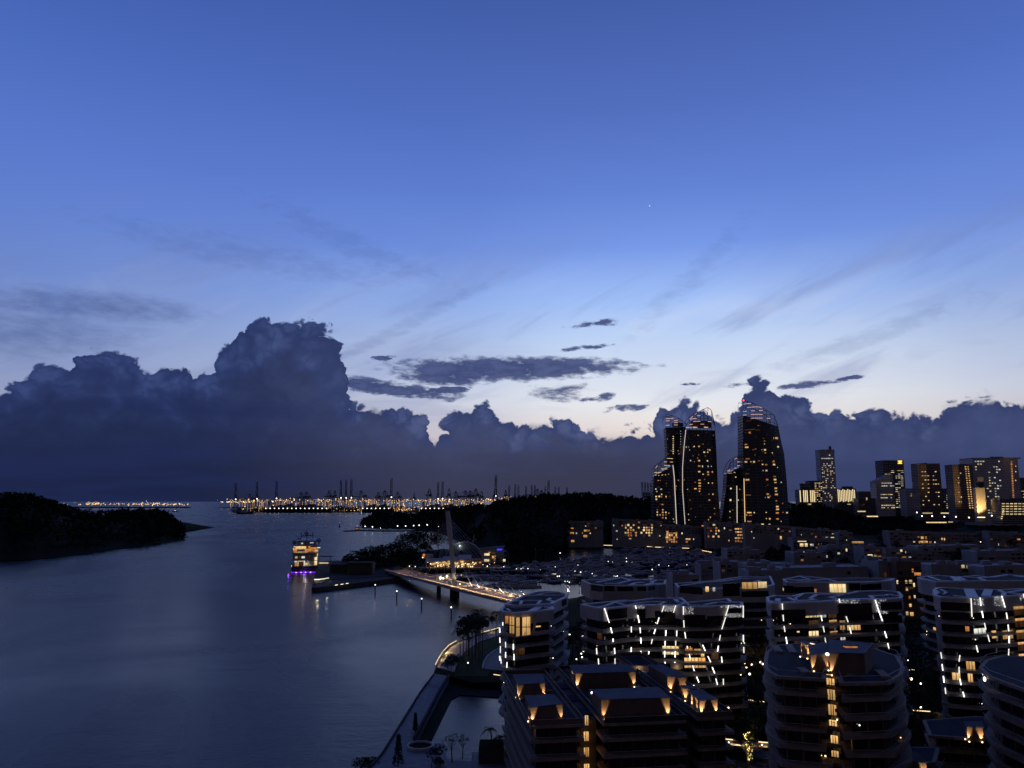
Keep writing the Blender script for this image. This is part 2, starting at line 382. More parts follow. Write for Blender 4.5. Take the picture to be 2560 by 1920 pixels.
STONE = mat('quay_stone', (0.055, 0.055, 0.058), 0.95, 0.35, 0.3, bump=0.6, spec=0.08)
BASINSHADE = mat('painted_basin_shade', (0.012, 0.012, 0.013), 0.9, 0.3, 0.3, bump=0.5, spec=0.1)  # near black: shade and reflection at the basin edge put into colour
LAWN = mat('lawn_grass', (0.022, 0.040, 0.014), 0.95, 0.4, 0.7, bump=0.7, spec=0.1)
SOIL = mat('wooded_ground', (0.010, 0.013, 0.007), 0.98, 0.4, 0.05, spec=0.05)
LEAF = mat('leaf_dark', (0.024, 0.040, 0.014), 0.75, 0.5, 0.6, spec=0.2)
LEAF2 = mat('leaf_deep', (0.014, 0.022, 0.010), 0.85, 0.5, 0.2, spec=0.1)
BARK = mat('bark', (0.07, 0.055, 0.042), 0.9, 0.3, 2.0, bump=0.5)
STEEL = mat('dark_steel', (0.05, 0.055, 0.065), 0.5, 0.2, 0.5, metal=0.3)
PYLON = mat('pylon_concrete', (0.44, 0.445, 0.47), 0.75, 0.15, 0.2, streak=True)
PALE = mat('pale_painted_steel', (0.42, 0.42, 0.44), 0.55, 0.15, 0.3, streak=True)
ASPH = mat('asphalt', (0.055, 0.055, 0.06), 0.85, 0.25, 0.8, bump=0.3)
HULL = mat('white_gelcoat', (0.40, 0.41, 0.44), 0.85, 0.15, 0.8, spec=0.05)
HULLB = mat('navy_gelcoat', (0.03, 0.04, 0.08), 0.8, 0.2, 0.8, spec=0.05)
BOATGLASS = mat('boat_window_band', (0.012, 0.013, 0.018), 0.7, 0.2, 0.8, spec=0.1)
CANVAS = mat('white_canvas', (0.5, 0.49, 0.5), 0.85, 0.15, 0.5)
TOWER = mat('tower_cladding', (0.05, 0.05, 0.058), 0.5, 0.3, 0.1)
def towerglass(name, fw, fh, dark, frame, rough=0.25):
    if name in MATS: return MATS[name]
    m, nt, b = principled(name); q = G(nt)
    tcn = nt.nodes.new('ShaderNodeTexCoord'); x, y, z = q.sep(tcn.outputs['Object'])
    def band(c, p, w):
        f = q.m('FRACT', q.m('DIVIDE', c, p)); return q.m('LESS_THAN', f, w)
    k = q.m('MAXIMUM', band(z, fh, 0.28), band(q.m('ADD', x, q.m('MULTIPLY', y, 0.9)), fw, 0.16))
    n = q.noise(tcn.outputs['Object'], 0.08, 3, 0.6)
    c = q.mix(k, (*dark, 1), q.mix(n, tuple(v * .7 for v in frame) + (1,), (*frame, 1)))
    nt.links.new(c, b.inputs['Base Color']); b.inputs['Roughness'].default_value = rough
    nt.links.new(q.smooth(k, 0, 1, rough, 0.8), b.inputs['Roughness']); MATS[name] = m; return m
TGLASS = towerglass('tower_glazing', 5.2, 4.6, (0.018, 0.02, 0.03), (0.095, 0.092, 0.105))
CGREY = towerglass('concrete_block_facade', 4.5, 3.6, (0.34, 0.32, 0.335), (0.78, 0.74, 0.74))
CDARK = towerglass('dark_block_facade', 5.0, 4.0, (0.035, 0.034, 0.04), (0.26, 0.245, 0.25))
CBROWN = towerglass('brown_block_facade', 4.0, 3.4, (0.08, 0.062, 0.06), (0.40, 0.30, 0.27))

def winmat(name, lo, hi, k, curtain=9.0, clutter=0.5):
    m = bpy.data.materials.new(name); m.use_nodes = True; nt = m.node_tree; nt.nodes.clear(); q = G(nt)
    tcn = nt.nodes.new('ShaderNodeTexCoord'); oi = nt.nodes.new('ShaderNodeObjectInfo')
    x, y, z = q.sep(tcn.outputs['Generated']); rnd = oi.outputs['Random']
    xs = q.m('ADD', q.m('MULTIPLY', q.m('ADD', x, y), curtain), q.m('MULTIPLY', rnd, 50.0))
    folds = q.noise(q.vec(xs, q.m('MULTIPLY', z, 0.4), rnd), 1.0, 2.0, 0.6)
    room = q.noise(q.vec(q.m('MULTIPLY', xs, 0.35), q.m('MULTIPLY', z, 3.0), rnd), 1.0, 3.0, 0.6)
    c = q.mix(q.smooth(folds, 0.3, 0.7), (*lo, 1), (*hi, 1))
    low = q.m('MULTIPLY', q.smooth(room, 0.52, 0.62), q.smooth(z, 0.75, 0.2))
    c = q.mix(q.m('MULTIPLY', low, clutter), c, tuple(v * .12 for v in lo) + (1,))
    s = q.m('MULTIPLY', q.smooth(z, 0.0, 1.0, 0.75, 1.15), q.smooth(rnd, 0.0, 1.0, 0.55 * k, 1.25 * k))
    e = nt.nodes.new('ShaderNodeEmission'); nt.links.new(c, e.inputs[0]); nt.links.new(s, e.inputs[1])
    o = nt.nodes.new('ShaderNodeOutputMaterial'); nt.links.new(e.outputs[0], o.inputs[0]); MATS[name] = m; return m
LIT = {
 'w': winmat('lit_window_warm', (0.85, 0.36, 0.09), (1.0, 0.70, 0.30), 0.85),
 'o': winmat('lit_window_amber', (0.55, 0.17, 0.04), (0.9, 0.38, 0.12), 0.6),
 'd': winmat('lit_window_dim', (0.10, 0.042, 0.02), (0.24, 0.11, 0.05), 0.3, 5.0),
 'c': winmat('lit_window_cool', (0.75, 0.80, 0.72), (1.0, 0.98, 0.86), 0.75),
 'y': winmat('lit_window_pale', (0.92, 0.58, 0.22), (1.0, 0.86, 0.52), 0.9)}
LED = glowmat('white_led', (1.0, 0.97, 0.92), 1.9)
LEDW = glowmat('warm_led', (1.0, 0.72, 0.36), 1.6)
LEDS = [LED, glowmat('soft_white_led', (1.0, .95, .88), 1.2), glowmat('bright_white_led', (1.0, .98, .96), 2.8)]
LEDP = glowmat('facade_led_dot', (0.95, 0.97, 1.0), 0.9)
BULB = glowmat('warm_bulb', (1.0, 0.74, 0.42), 5.0)
BULBC = glowmat('white_bulb', (1.0, 0.95, 0.85), 4.0)
ROSE = glowmat('rose_floodlit_glow', (1.0, 0.62, 0.50), 1.0)  # crown beams only: floodlit look put into the material
PURPLE = glowmat('violet_led', (0.22, 0.03, 1.0), 1.3)
BLUE = glowmat('blue_sign', (0.05, 0.05, 1.0), 1.2)
RED = glowmat('red_beacon', (1.0, 0.08, 0.12), 3.0)
ORANGE = glowmat('sodium_bulb', (1.0, 0.55, 0.16), 3.0)

# ------------------------------------------------------------------ shared unit pieces
_unit = {}
def unit(kind, m):
    key = (kind, m.name)
    if key not in _unit:
        b_ = MB()
        if kind == 'box': b_.box((0, 0, 0), (1, 1, 1))
        if kind == 'ball': b_.ball((0, 0, 0), 0.5, 8, 5)
        if kind == 'rod': b_.bar((0, 0, -.5), (0, 0, .5), 0.5, 8)
        _unit[key] = b_.mesh(kind + '_' + m.name, m, kind != 'box')
    return _unit[key]
def under(o, part):              # make o a piece of a part without moving it
    root = part.parent; o.parent = part
    o.matrix_parent_inverse = Matrix.LocRotScale(part.location, part.rotation_euler.to_quaternion(), part.scale).inverted()
    return o
def piece(name, kind, m, parent, c, size, rz=0.0):
    """shared-mesh piece at world position c, child of parent"""
    o = bpy.data.objects.new(name, unit(kind, m)); C.objects.link(o)
    c = Vector(c)
    if parent is not None:
        o.parent = parent; root = parent
        while root is not None: c = c - root.location if root.parent is None else c - root.location; root = root.parent
    o.location = c; o.scale = size; o.rotation_euler = (0, 0, rz); return o
def rod(name, m, parent, p, q_, r):
    p, q_ = Vector(p), Vector(q_); d = q_ - p
    o = bpy.data.objects.new(name, unit('rod', m)); C.objects.link(o)
    c = (p + q_) / 2
    if parent is not None: o.parent = parent; c = c - parent.location
    o.location = c; o.scale = (2 * r, 2 * r, d.length); o.rotation_euler = d.to_track_quat('Z', 'Y').to_euler(); return o
def thing(name, loc, label, cat, group=None, rz=0.0):
    return tag(empty(name, loc, rz), label, cat, group)
def lamp(parent, name, loc, watts, col=(1.0, 0.62, 0.28), r=0.15, spot=None, target=None):
    L = bpy.data.lights.new(name, 'SPOT' if spot else 'POINT'); L.energy = watts; L.color = col; L.shadow_soft_size = r
    o = bpy.data.objects.new(name, L); C.objects.link(o); loc = Vector(loc)
    if spot:
        L.spot_size = R(spot); L.spot_blend = 0.6
        o.rotation_euler = (Vector(target) - loc).to_track_quat('-Z', 'Y').to_euler()
    if parent is not None: o.parent = parent; loc = loc - parent.location
    o.location = loc; return o
def crop(ox, oy, s): return lambda pts: [(ox + x / s, oy + y / s) for x, y in pts]

# ------------------------------------------------------------------ plan geometry
def ccw(p):
    n = len(p); a = sum(p[i][0] * p[(i + 1) % n][1] - p[(i + 1) % n][0] * p[i][1] for i in range(n))
    return p if a > 0 else p[::-1]
def offset(poly, d):               # outward for d > 0
    poly = ccw([(p[0], p[1]) for p in poly]); n = len(poly); out = []
    for i in range(n):
        a, b_, c = Vector(poly[i - 1]), Vector(poly[i]), Vector(poly[(i + 1) % n])
        e1, e2 = (b_ - a), (c - b_)
        if e1.length < 1e-6 or e2.length < 1e-6: out.append(tuple(b_)); continue
        e1.normalize(); e2.normalize()
        n1, n2 = Vector((e1.y, -e1.x)), Vector((e2.y, -e2.x)); m_ = n1 + n2
        if m_.length < .2: m_ = n1
        m_.normalize(); k = d / max(.45, m_.dot(n1)); out.append((b_.x + m_.x * k, b_.y + m_.y * k))
    return out
def hit(poly, px, py):             # where the sight line meets the walls of a plan
    d = ray(px, py); o = Vector((0, 0)); dd = Vector((d[0], d[1])); best = None
    poly = ccw([(p[0], p[1]) for p in poly]); n = len(poly)
    for i in range(n):
        a, b_ = Vector(poly[i]), Vector(poly[(i + 1) % n]); e = b_ - a
        den = dd.x * e.y - dd.y * e.x
        if abs(den) < 1e-9: continue
        t_ = (a.x * e.y - a.y * e.x) / den; s_ = (a.x * dd.y - a.y * dd.x) / den
        if t_ > 0 and -0.02 <= s_ <= 1.02 and (best is None or t_ < best[0]):
            L = e.length; nrm = Vector((e.y / L, -e.x / L, 0))
            best = (t_, Vector((dd.x * t_, dd.y * t_, CAM_H + d[2] * t_)), nrm, math.atan2(e.y, e.x))
    return best
def lit_window(parent, poly, x0, y0, x1, y1, kind='w', off=0.12, mull=0, name='window', thick=0.12):
    cx = (x0 + x1) / 2; h = hit(poly, cx, (y0 + y1) / 2); 
    if h is None: return None
    d = ray(cx, y0); e = ray(cx, y1); t_ = h[0]
    zt, zb = CAM_H + d[2] * (h[1].y / d[1]), CAM_H + e[2] * (h[1].y / e[1])
    per = Vector((math.cos(h[3]), math.sin(h[3]), 0)); ry = ray(cx, (y0 + y1) / 2)
    view = Vector((ry[0], ry[1], 0)).normalized(); cosf = max(.25, abs(view.dot(h[2])))
    w = abs(x1 - x0) / FPX * t_ / cosf
    c = Vector((h[1].x, h[1].y, (zt + zb) / 2)) + h[2] * off
    o = piece(name, 'box', LIT[kind], parent, c, (w, thick, abs(zt - zb)), h[3])
    for k in range(mull):
        cc = c + per * (w * ((k + 1) / (mull + 1) - .5)) + h[2] * (thick * .5 + .03)
        under(piece('mullion', 'box', FRAME, parent, cc, (0.14, 0.08, abs(zt - zb)), h[3]), o)
    return o
def led_strip(parent, poly, x0, y0, x1, y1, r=0.2, m=None, off=0.3):
    cx = (x0 + x1) / 2; h0 = hit(poly, x0, y0); h1 = hit(poly, x1, y1)
    if not h0 or not h1: return
    if (h0[1] - h1[1]).length > 3 * abs(y1 - y0) / FPX * h0[0] + 4: return
    return rod('light_strip', m or random.choice(LEDS), parent, h0[1] + h0[2] * off, h1[1] + h1[2] * off, r)
def balcony_lamps(parent, poly, z0, z1, n, rnd):
    poly = ccw([(p[0], p[1]) for p in poly]); ed = [(poly[i], poly[(i + 1) % len(poly)]) for i in range(len(poly)) if facing(poly[i], poly[(i + 1) % len(poly)])]
    for _ in range(n):
        a, b_ = rnd.choice(ed); f = rnd.random(); c = Vector((a[0] + (b_[0] - a[0]) * f, a[1] + (b_[1] - a[1]) * f, rnd.uniform(z0, z1)))
        e = Vector((b_[0] - a[0], b_[1] - a[1], 0)); nr = Vector((e.y, -e.x, 0)).normalized()
        piece('balcony_lamp', 'ball', rnd.choice((BULB, BULB, ORANGE, BULBC)), parent, c + nr * .5, (rnd.uniform(.16, .3),) * 3)
def facing(a, b_):                 # does a wall edge (ccw plan) face the camera?
    e = (b_[0] - a[0], b_[1] - a[1]); nrm = (e[1], -e[0]); mid = ((a[0] + b_[0]) / 2, (a[1] + b_[1]) / 2)
    return nrm[0] * -mid[0] + nrm[1] * -mid[1] > 0
def panes(parent, poly, z0, z1, pitch=3.2, off=0.05, name='window', m=None, gap=0.3, skip=0.0, only=None):
    poly = ccw([(p[0], p[1]) for p in poly]); n = len(poly); m = m or GLASS
    for i in range(n):
        a, b_ = Vector(poly[i]), Vector(poly[(i + 1) % n]); L = (b_ - a).length
        if L < 1.4 or not facing(a, b_): continue
        k = max(1, round(L / pitch)); e = (b_ - a) / L; nrm = Vector((e.y, -e.x)); w = L / k
        for j in range(k):
            if random.random() < skip: continue
            c = a + e * (w * (j + .5)) + nrm * off
            mm = LIT['d'] if m is GLASS and random.random() < .022 else m
            piece(name, 'box', mm, parent, (c.x, c.y, (z0 + z1) / 2), (w - gap, 0.1, z1 - z0), math.atan2(e.y, e.x))
# ------------------------------------------------------------------ ground, quays, promenade
GZ = 2.5
def plan(px, z=GZ): return [PZ(x, y, z)[:2] for x, y in px]
def land(name, px, mat_, z=GZ, z0=-4.0, world=None):
    poly = (plan(px, z) if px else []) + (world or [])
    return tag(MB().prism(ccw(poly), z0, z).build(name, mat_), kind='structure')
# main shore: promenade edge, round behind the waterfront blocks, along the marina and the far quay, then inland
shore = [(1258, 1705), (1180, 1706), (1122, 1690), (1084, 1684), (1090, 1664), (1106, 1634), (1122, 1616), (1142, 1604), (1202, 1584), (1250, 1571), (1300, 1552), (1330, 1530), (1345, 1506), (1440, 1494), (1500, 1478), (1620, 1462),
         (1700, 1445), (1790, 1415), (1835, 1393), (1800, 1384), (1720, 1372), (1560, 1367), (1400, 1363)]
sh = plan(shore)
land('ground', None, SOIL, GZ, -4.0, sh + [(60, 1400), (1300, 1500), (3000, 2500), (3000, 150), (110, 60), (110, 100), (70, 255), (20, 262), (-4, 296)])
land('lawn', [(1135, 1690), (1150, 1650), (1160, 1632), (1200, 1606), (1250, 1590), (1262, 1600), (1258, 1620), (1240, 1640), (1220, 1690)], LAWN, GZ + .08, GZ + .02)
land('promenade', [(1092, 1668), (1110, 1637), (1126, 1619), (1146, 1607), (1204, 1587), (1250, 1575), (1250, 1588), (1200, 1603), (1160, 1630), (1146, 1652), (1136, 1680)], PAVE, GZ + .05, GZ + .01)
land('pier', [(925, 1921), (955, 1887), (1050, 1732), (1085, 1684), (1124, 1690), (1100, 1730), (1038, 1850), (1030, 1862), (1020, 1900), (1016, 1960), (900, 1960)], PAVE, GZ, -4)
land('forecourt', [(1016, 1858), (1110, 1858), (1118, 1900), (1180, 1902), (1180, 1880), (1290, 1880), (1290, 1990), (1010, 1990)], PAVE, GZ + .01, -4)
land('terrace', [(1248, 1622), (1225, 1636), (1208, 1655), (1205, 1672), (1258, 1676)], PAVE, GZ + .22, GZ + .02)
land('basin_shade_shelf', [(1123, 1691), (1101, 1730), (1040, 1850), (1078, 1850), (1128, 1748), (1150, 1736), (1260, 1744), (1262, 1705), (1180, 1706)], BASINSHADE, 0.35, -4)  # added low shelf, painted dark as the shade along the basin walls
# kerb walls of the pier and its inner curb
def wall_line(name, px, w, h, m, z=GZ, parent=None, lab=None, cat=None):
    pts = plan(px, z); b_ = MB((pts[0][0], pts[0][1], z)); b_.ribbon(pts, w, z, z + h); o = b_.build(name, m)
    if lab: tag(o, lab, cat)
    return o
wall_line('pier_wall', [(1122, 1692), (1098, 1732), (1036, 1850)], 0.7, 1.0, STONE, lab='low stone wall along the inner edge of the long pier', cat='wall')
wall_line('pier_kerb', [(926, 1919), (956, 1886), (1051, 1732), (1084, 1688)], 0.5, 0.5, STONE, lab='dark kerb along the water side of the long pier', cat='kerb')
# ring planter on the pier end
c = PZ(1051, 1869, GZ); b_ = MB(c)
for k in range(40):
    a0, a1 = 2 * math.pi * k / 40, 2 * math.pi * (k + 1) / 40
    q4 = lambda a, r: (c[0] + r * math.cos(a), c[1] + r * math.sin(a))
    b_.prism([q4(a0, 3.7), q4(a1, 3.7), q4(a1, 3.3), q4(a0, 3.3)], GZ, GZ + .8)
pt = thing('ring_planter', c, 'round white rimmed planter basin at the near end of the pier', 'planter')
b_.build('rim', PALE, pt)
MB(c).prism([(c[0] + 3.28 * math.cos(2 * math.pi * k / 32), c[1] + 3.28 * math.sin(2 * math.pi * k / 32)) for k in range(32)], GZ + .02, GZ + .3).build('soil', SOIL, pt)
# gangway gate across the pier
p0, p1 = PZ(1058, 1712, GZ), PZ(1100, 1726, GZ)
gt = thing('pier_gate', p0, 'low steel railing gate across the middle of the pier', 'gate')
for k in range(9):
    p = Vector(p0).lerp(Vector(p1), k / 8); rod('post', STEEL, gt, p, p + Vector((0, 0, 1.2 + .5 * (k % 3 == 0))), .06)
for hh in (.5, 1.15): rod('rail', STEEL, gt, Vector(p0) + Vector((0, 0, hh)), Vector(p1) + Vector((0, 0, hh)), .05)
# lit curved sea rail of the promenade
rail_px = [(1088, 1666), (1096, 1650), (1107, 1632), (1122, 1616), (1142, 1604), (1172, 1593), (1202, 1584), (1226, 1578), (1250, 1571)]
pts = [Vector(PZ(x, y, GZ)) for x, y in rail_px]
rl = thing('promenade_rail', pts[0], 'curved promenade balustrade with a glowing strip along the seawall', 'balustrade')
for k, (p, q_) in enumerate(zip(pts, pts[1:])):
    rod('handrail', STEEL, rl, p + Vector((0, 0, 1.1)), q_ + Vector((0, 0, 1.1)), .07)
    rod('post', STEEL, rl, p, p + Vector((0, 0, 1.1)), .05)
    if k in (0, 1, 2, 3, 6, 7): rod('light_strip', LEDW, rl, p.lerp(q_, .06) + Vector((0, 0, .55)), p.lerp(q_, .94) + Vector((0, 0, .55)), .10)
for k, wv in ((1, 260), (2, 420), (3, 420), (4, 200), (6, 200), (7, 160)):
    p = pts[k]; lamp(rl, 'rail_light', p + Vector((1.2, .2, 1.0)), wv * 2.6, (1, .62, .22), .2)

# ------------------------------------------------------------------ plants
def leafquads(b_, c, rx, ry, rz, n, s, rnd, hollow=0.35):
    for _ in range(n):
        th = rnd.uniform(0, 2 * math.pi); ph = math.acos(rnd.uniform(-.55, 1)); r = rnd.uniform(hollow, 1) ** .5
        p = Vector((c[0] + rx * r * math.sin(ph) * math.cos(th), c[1] + ry * r * math.sin(ph) * math.sin(th), c[2] + rz * r * math.cos(ph)))
        a = Vector((rnd.gauss(0, 1), rnd.gauss(0, 1), rnd.gauss(0, .7))).normalized(); d = a.cross(Vector((rnd.gauss(0, 1), rnd.gauss(0, 1), rnd.gauss(0, 1)))).normalized()
        k = s * rnd.uniform(.5, 1.3); b_.quad(p - a * k, p + d * k * .5, p + a * k, p - d * k * .5)
def tree(x, y, h, r, label, group=None, seed=0, mat_=None, n=420, z=GZ, leaf=0.55, name='leafy_tree', squat=0.8):
    rnd = random.Random(seed * 77 + 5); t_ = thing(name, (x, y, z), label, 'tree', group)
    b_ = MB((x, y, z)); top = Vector((x + rnd.uniform(-.4, .4), y, z + h * .55)); b_.bar((x, y, z - .3), top, .028 * h, 7, .014 * h)
    ends = []
    for k in range(6):
        a = 2 * math.pi * k / 6 + rnd.random(); e = top + Vector((math.cos(a) * r * .6, math.sin(a) * r * .6, h * rnd.uniform(.05, .3)))
        s0 = Vector((x, y, z)).lerp(top, rnd.uniform(.6, 1)); b_.bar(s0, e, .011 * h, 5, .005 * h); ends.append(e)
    b_.build('trunk', BARK, t_)
    b_ = MB((x, y, z))
    for k in range(9):
        e = ends[k] if k < 6 else top + Vector((rnd.uniform(-.3, .3) * r, rnd.uniform(-.3, .3) * r, h * rnd.uniform(.2, .42)))
        q_ = rnd.uniform(.36, .62) * r; leafquads(b_, e, q_, q_, q_ * squat, n // 9, leaf, rnd)
    b_.build('crown', mat_ or LEAF, t_); return t_
def palm(x, y, h, label, group=None, seed=0, z=GZ, fr=3.2, nf=14):
    rnd = random.Random(seed * 31 + 3); t_ = thing('palm_tree', (x, y, z), label, 'palm', group)
    b_ = MB((x, y, z)); lean = Vector((rnd.uniform(-.6, .6), rnd.uniform(-.6, .6), 0)); prev = Vector((x, y, z - .3))
    for k in range(1, 6):
        p = Vector((x, y, z)) + lean * (k / 5) ** 2 + Vector((0, 0, h * k / 5)); b_.bar(prev, p, .24 - .02 * k, 7, .22 - .02 * k); prev = p
    b_.build('trunk', BARK, t_)
    b_ = MB((x, y, z))
    for k in range(nf):
        a = 2 * math.pi * k / nf + rnd.uniform(-.2, .2); up = rnd.uniform(.1, .9); d = Vector((math.cos(a), math.sin(a), 0)); side_ = Vector((-d.y, d.x, 0)); L = fr * rnd.uniform(.8, 1.1)
        pts_ = [prev + d * (L * s_) + Vector((0, 0, L * (up * s_ - 1.05 * s_ * s_))) for s_ in (0, .2, .4, .6, .8, 1.0)]
        for i in range(5):
            p, q_ = pts_[i], pts_[i + 1]
            for j in range(3):
                m0 = p.lerp(q_, j / 3); w = (.75 - .09 * i)
                for sg in (-1, 1):
                    e = m0 + side_ * sg * w + d * .35 - Vector((0, 0, .28)); b_.add([m0, m0 + d * .16, e], [(0, 1, 2)])
            b_.bar(p, q_, .035, 3)
    b_.build('fronds', LEAF, t_); return t_
def shrub(x, y, h, r, label, seed=0, z=GZ, group=None, n=260):
    rnd = random.Random(seed); t_ = thing('shrub', (x, y, z), label, 'shrub', group); b_ = MB((x, y, z))
    for k in range(5):
        a = rnd.uniform(0, 6.3); b_.bar((x, y, z - .2), (x + math.cos(a) * r * .5, y + math.sin(a) * r * .5, z + h * .6), .05, 4, .02)
    b_.build('stem', BARK, t_); b_ = MB((x, y, z)); 
    for k in range(4): leafquads(b_, (x + rnd.uniform(-.4, .4) * r, y + rnd.uniform(-.4, .4) * r, z + h * rnd.uniform(.35, .65)), r * .7, r * .7, h * .4, n // 4, .3, rnd)
    b_.build('foliage', LEAF, t_); return t_

# ------------------------------------------------------------------ wooded hills
def hill(name, base_px, ridge_px, ydepth, label, crowns, cr, seed, back=400.0, forest='woodland', zb=1.0, shore_h=7.0):
    """terrain between a shoreline and a skyline, with a canopy over it"""
    rnd = random.Random(seed); n = len(base_px); rows = 9; grid = []
    for j in range(rows):
        s_ = j / (rows - 1); row = []
        for i in range(n):
            b0 = Vector(PZ(*base_px[i], zb)); Yr = b0.y + ydepth * (0.5 + 0.5 * math.sin(math.pi * (i + .5) / n))
            r0 = Vector(PY(*ridge_px[i], Yr)); r0.z = max(zb + 1, r0.z - cr * 1.05)
            p = b0.lerp(r0, s_); p.z = zb + (r0.z - zb) * math.sin(s_ * math.pi / 2) ** 0.9
            row.append(p)
        grid.append(row)
    grid.append([p + Vector((p.x * .1, back, -p.z * .9)) for p in grid[-1]])
    grid.insert(0, [p + Vector((0, -1, -4)) for p in grid[0]])
    vs_ = [p for row in grid for p in row]; m_ = len(grid)
    fs = [(j * n + i, j * n + i + 1, (j + 1) * n + i + 1, (j + 1) * n + i) for j in range(m_ - 1) for i in range(n - 1)]
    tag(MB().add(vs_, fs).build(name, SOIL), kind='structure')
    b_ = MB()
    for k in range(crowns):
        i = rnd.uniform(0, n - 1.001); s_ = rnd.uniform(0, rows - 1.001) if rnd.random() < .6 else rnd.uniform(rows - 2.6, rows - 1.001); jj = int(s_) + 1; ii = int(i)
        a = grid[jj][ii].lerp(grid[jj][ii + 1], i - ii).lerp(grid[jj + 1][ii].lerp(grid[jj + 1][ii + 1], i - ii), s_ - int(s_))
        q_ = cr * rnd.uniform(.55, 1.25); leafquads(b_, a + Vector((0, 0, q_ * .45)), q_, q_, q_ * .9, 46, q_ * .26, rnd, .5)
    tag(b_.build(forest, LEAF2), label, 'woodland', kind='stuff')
hill('island_terrain', [(-260, 1425), (-120, 1413), (0, 1402), (80, 1398), (150, 1391), (230, 1380), (300, 1371), (360, 1363), (405, 1356), (432, 1350), (448, 1346)],
     [(-260, 1270), (-120, 1262), (0, 1241), (60, 1234), (120, 1255), (190, 1278), (280, 1279), (350, 1276), (400, 1279), (432, 1296), (447, 1332)], 420, 'dark wooded island at the left edge of the strait', 420, 13, 3, forest='island_woodland')
hill('headland_terrain', [(905, 1317), (960, 1320), (1020, 1321), (1080, 1324), (1150, 1352), (1240, 1398), (1320, 1409), (1392, 1402), (1402, 1366), (1520, 1364), (1640, 1364)],
     [(914, 1300), (945, 1280), (1000, 1285), (1080, 1280), (1150, 1268), (1240, 1258), (1330, 1243), (1420, 1238), (1500, 1238), (1580, 1247), (1640, 1252)], 520, 'black wooded headland hill behind the bridge pylon', 760, 12, 9, forest='headland_woodland')
hill('ridge_terrain', [(1740, 1352), (1840, 1345), (1960, 1336), (2060, 1334), (2160, 1340), (2260, 1336), (2380, 1332), (2480, 1330), (2600, 1330), (2800, 1330)],
     [(1740, 1290), (1840, 1272), (1960, 1262), (2060, 1268), (2130, 1290), (2220, 1290), (2320, 1292), (2440, 1290), (2520, 1282), (2620, 1270), (2800, 1262)], 300, 'dark tree covered slope below the far right towers', 480, 13, 21, back=200, forest='slope_woodland')
# low point with a beacon at the island's tip
tp = Vector(PZ(444, 1346, 0)); e = Vector(PZ(466, 1343, 0))
b_ = MB(tp); b_.ribbon([tp, tp.lerp(e, .5) + Vector((0, 6, 0)), e], 6, -2, 1.3)
tag(b_.build('rock_spit', STONE), kind='structure')
bc = thing('channel_beacon', tp.lerp(e, .55), 'small dark beacon post on the spit of the left island', 'beacon'); p = bc.location.copy(); p.z = 2
rod('mast', STEEL, bc, p, p + Vector((0, 0, 15)), .8); rod('platform', STEEL, bc, p + Vector((0, 0, 9)), p + Vector((0, 0, 10.5)), 2.2)
for k, (x, y) in enumerate([(48, 1386), (72, 1384)]):
    p = Vector(PZ(x, y, 5)); t_ = thing('shore_lamp', (p.x, p.y, 2), ('left' if k == 0 else 'right') + ' of two small lamps low on the island shore', 'lamp', 'lamps on the island shore'); rod('post', STEEL, t_, (p.x, p.y, 1), p, .15); piece('bulb', 'ball', BULBC, t_, p, (1.3,) * 3)

# breakwater with lamps below the headland
bw = [PZ(x, y, 1.6) for x, y in [(868, 1327), (905, 1325), (960, 1327), (1040, 1326), (1085, 1325)]]
b_ = MB(bw[0]); b_.ribbon(bw, 16, -2, 2.0); tag(b_.build('breakwater', STONE), kind='structure')
ORD = ['first', 'second', 'third', 'fourth', 'fifth', 'sixth', 'seventh', 'eighth', 'ninth', 'tenth', 'eleventh', 'twelfth', 'thirteenth', 'fourteenth', 'fifteenth', 'sixteenth', 'seventeenth', 'eighteenth', 'nineteenth', 'twentieth', 'twenty first', 'twenty second', 'twenty third', 'twenty fourth', 'twenty fifth', 'twenty sixth', 'twenty seventh', 'twenty eighth', 'twenty ninth', 'thirtieth']
def nth(k): return ORD[k] if k < len(ORD) else str(k + 1) + 'th'
for k, (x, y) in enumerate([(913, 1316), (931, 1317), (951, 1320), (994, 1315), (1014, 1315), (1034, 1314), (1048, 1313), (1068, 1312), (1096, 1316), (1137, 1316)]):
    q_ = Vector(PZ(x, 1326, 2)); p = Vector(PY(x, y, q_.y)); t_ = thing('breakwater_lamp', (q_.x, q_.y, 1.5), nth(k) + ' white lamp post from the left along the breakwater', 'lamp post', 'lamp posts on the breakwater')
    rod('post', STEEL, t_, (q_.x, q_.y, 1.5), p, .18); piece('bulb', 'ball', BULBC, t_, p, (2.4 if k not in (2, 8) else 1.3,) * 3)
hp = Vector(PZ(893, 1324, 2)); t_ = thing('light_hut', hp, 'little lit hut with a red lamp at the breakwater tip', 'hut')
piece('wall', 'box', WALL, t_, hp + Vector((0, 0, 3)), (9, 6, 5)); piece('roof', 'box', DECK, t_, hp + Vector((0, 0, 5.8)), (11, 7, .6)); piece('beacon', 'ball', RED, t_, hp + Vector((0, 0, 9)), (1.6,) * 3); rod('mast', STEEL, t_, hp + Vector((0, 0, 5)), hp + Vector((0, 0, 9)), .2); piece('window', 'box', LIT['o'], t_, hp + Vector((0, -3.05, 3)), (6, .1, 1.6))
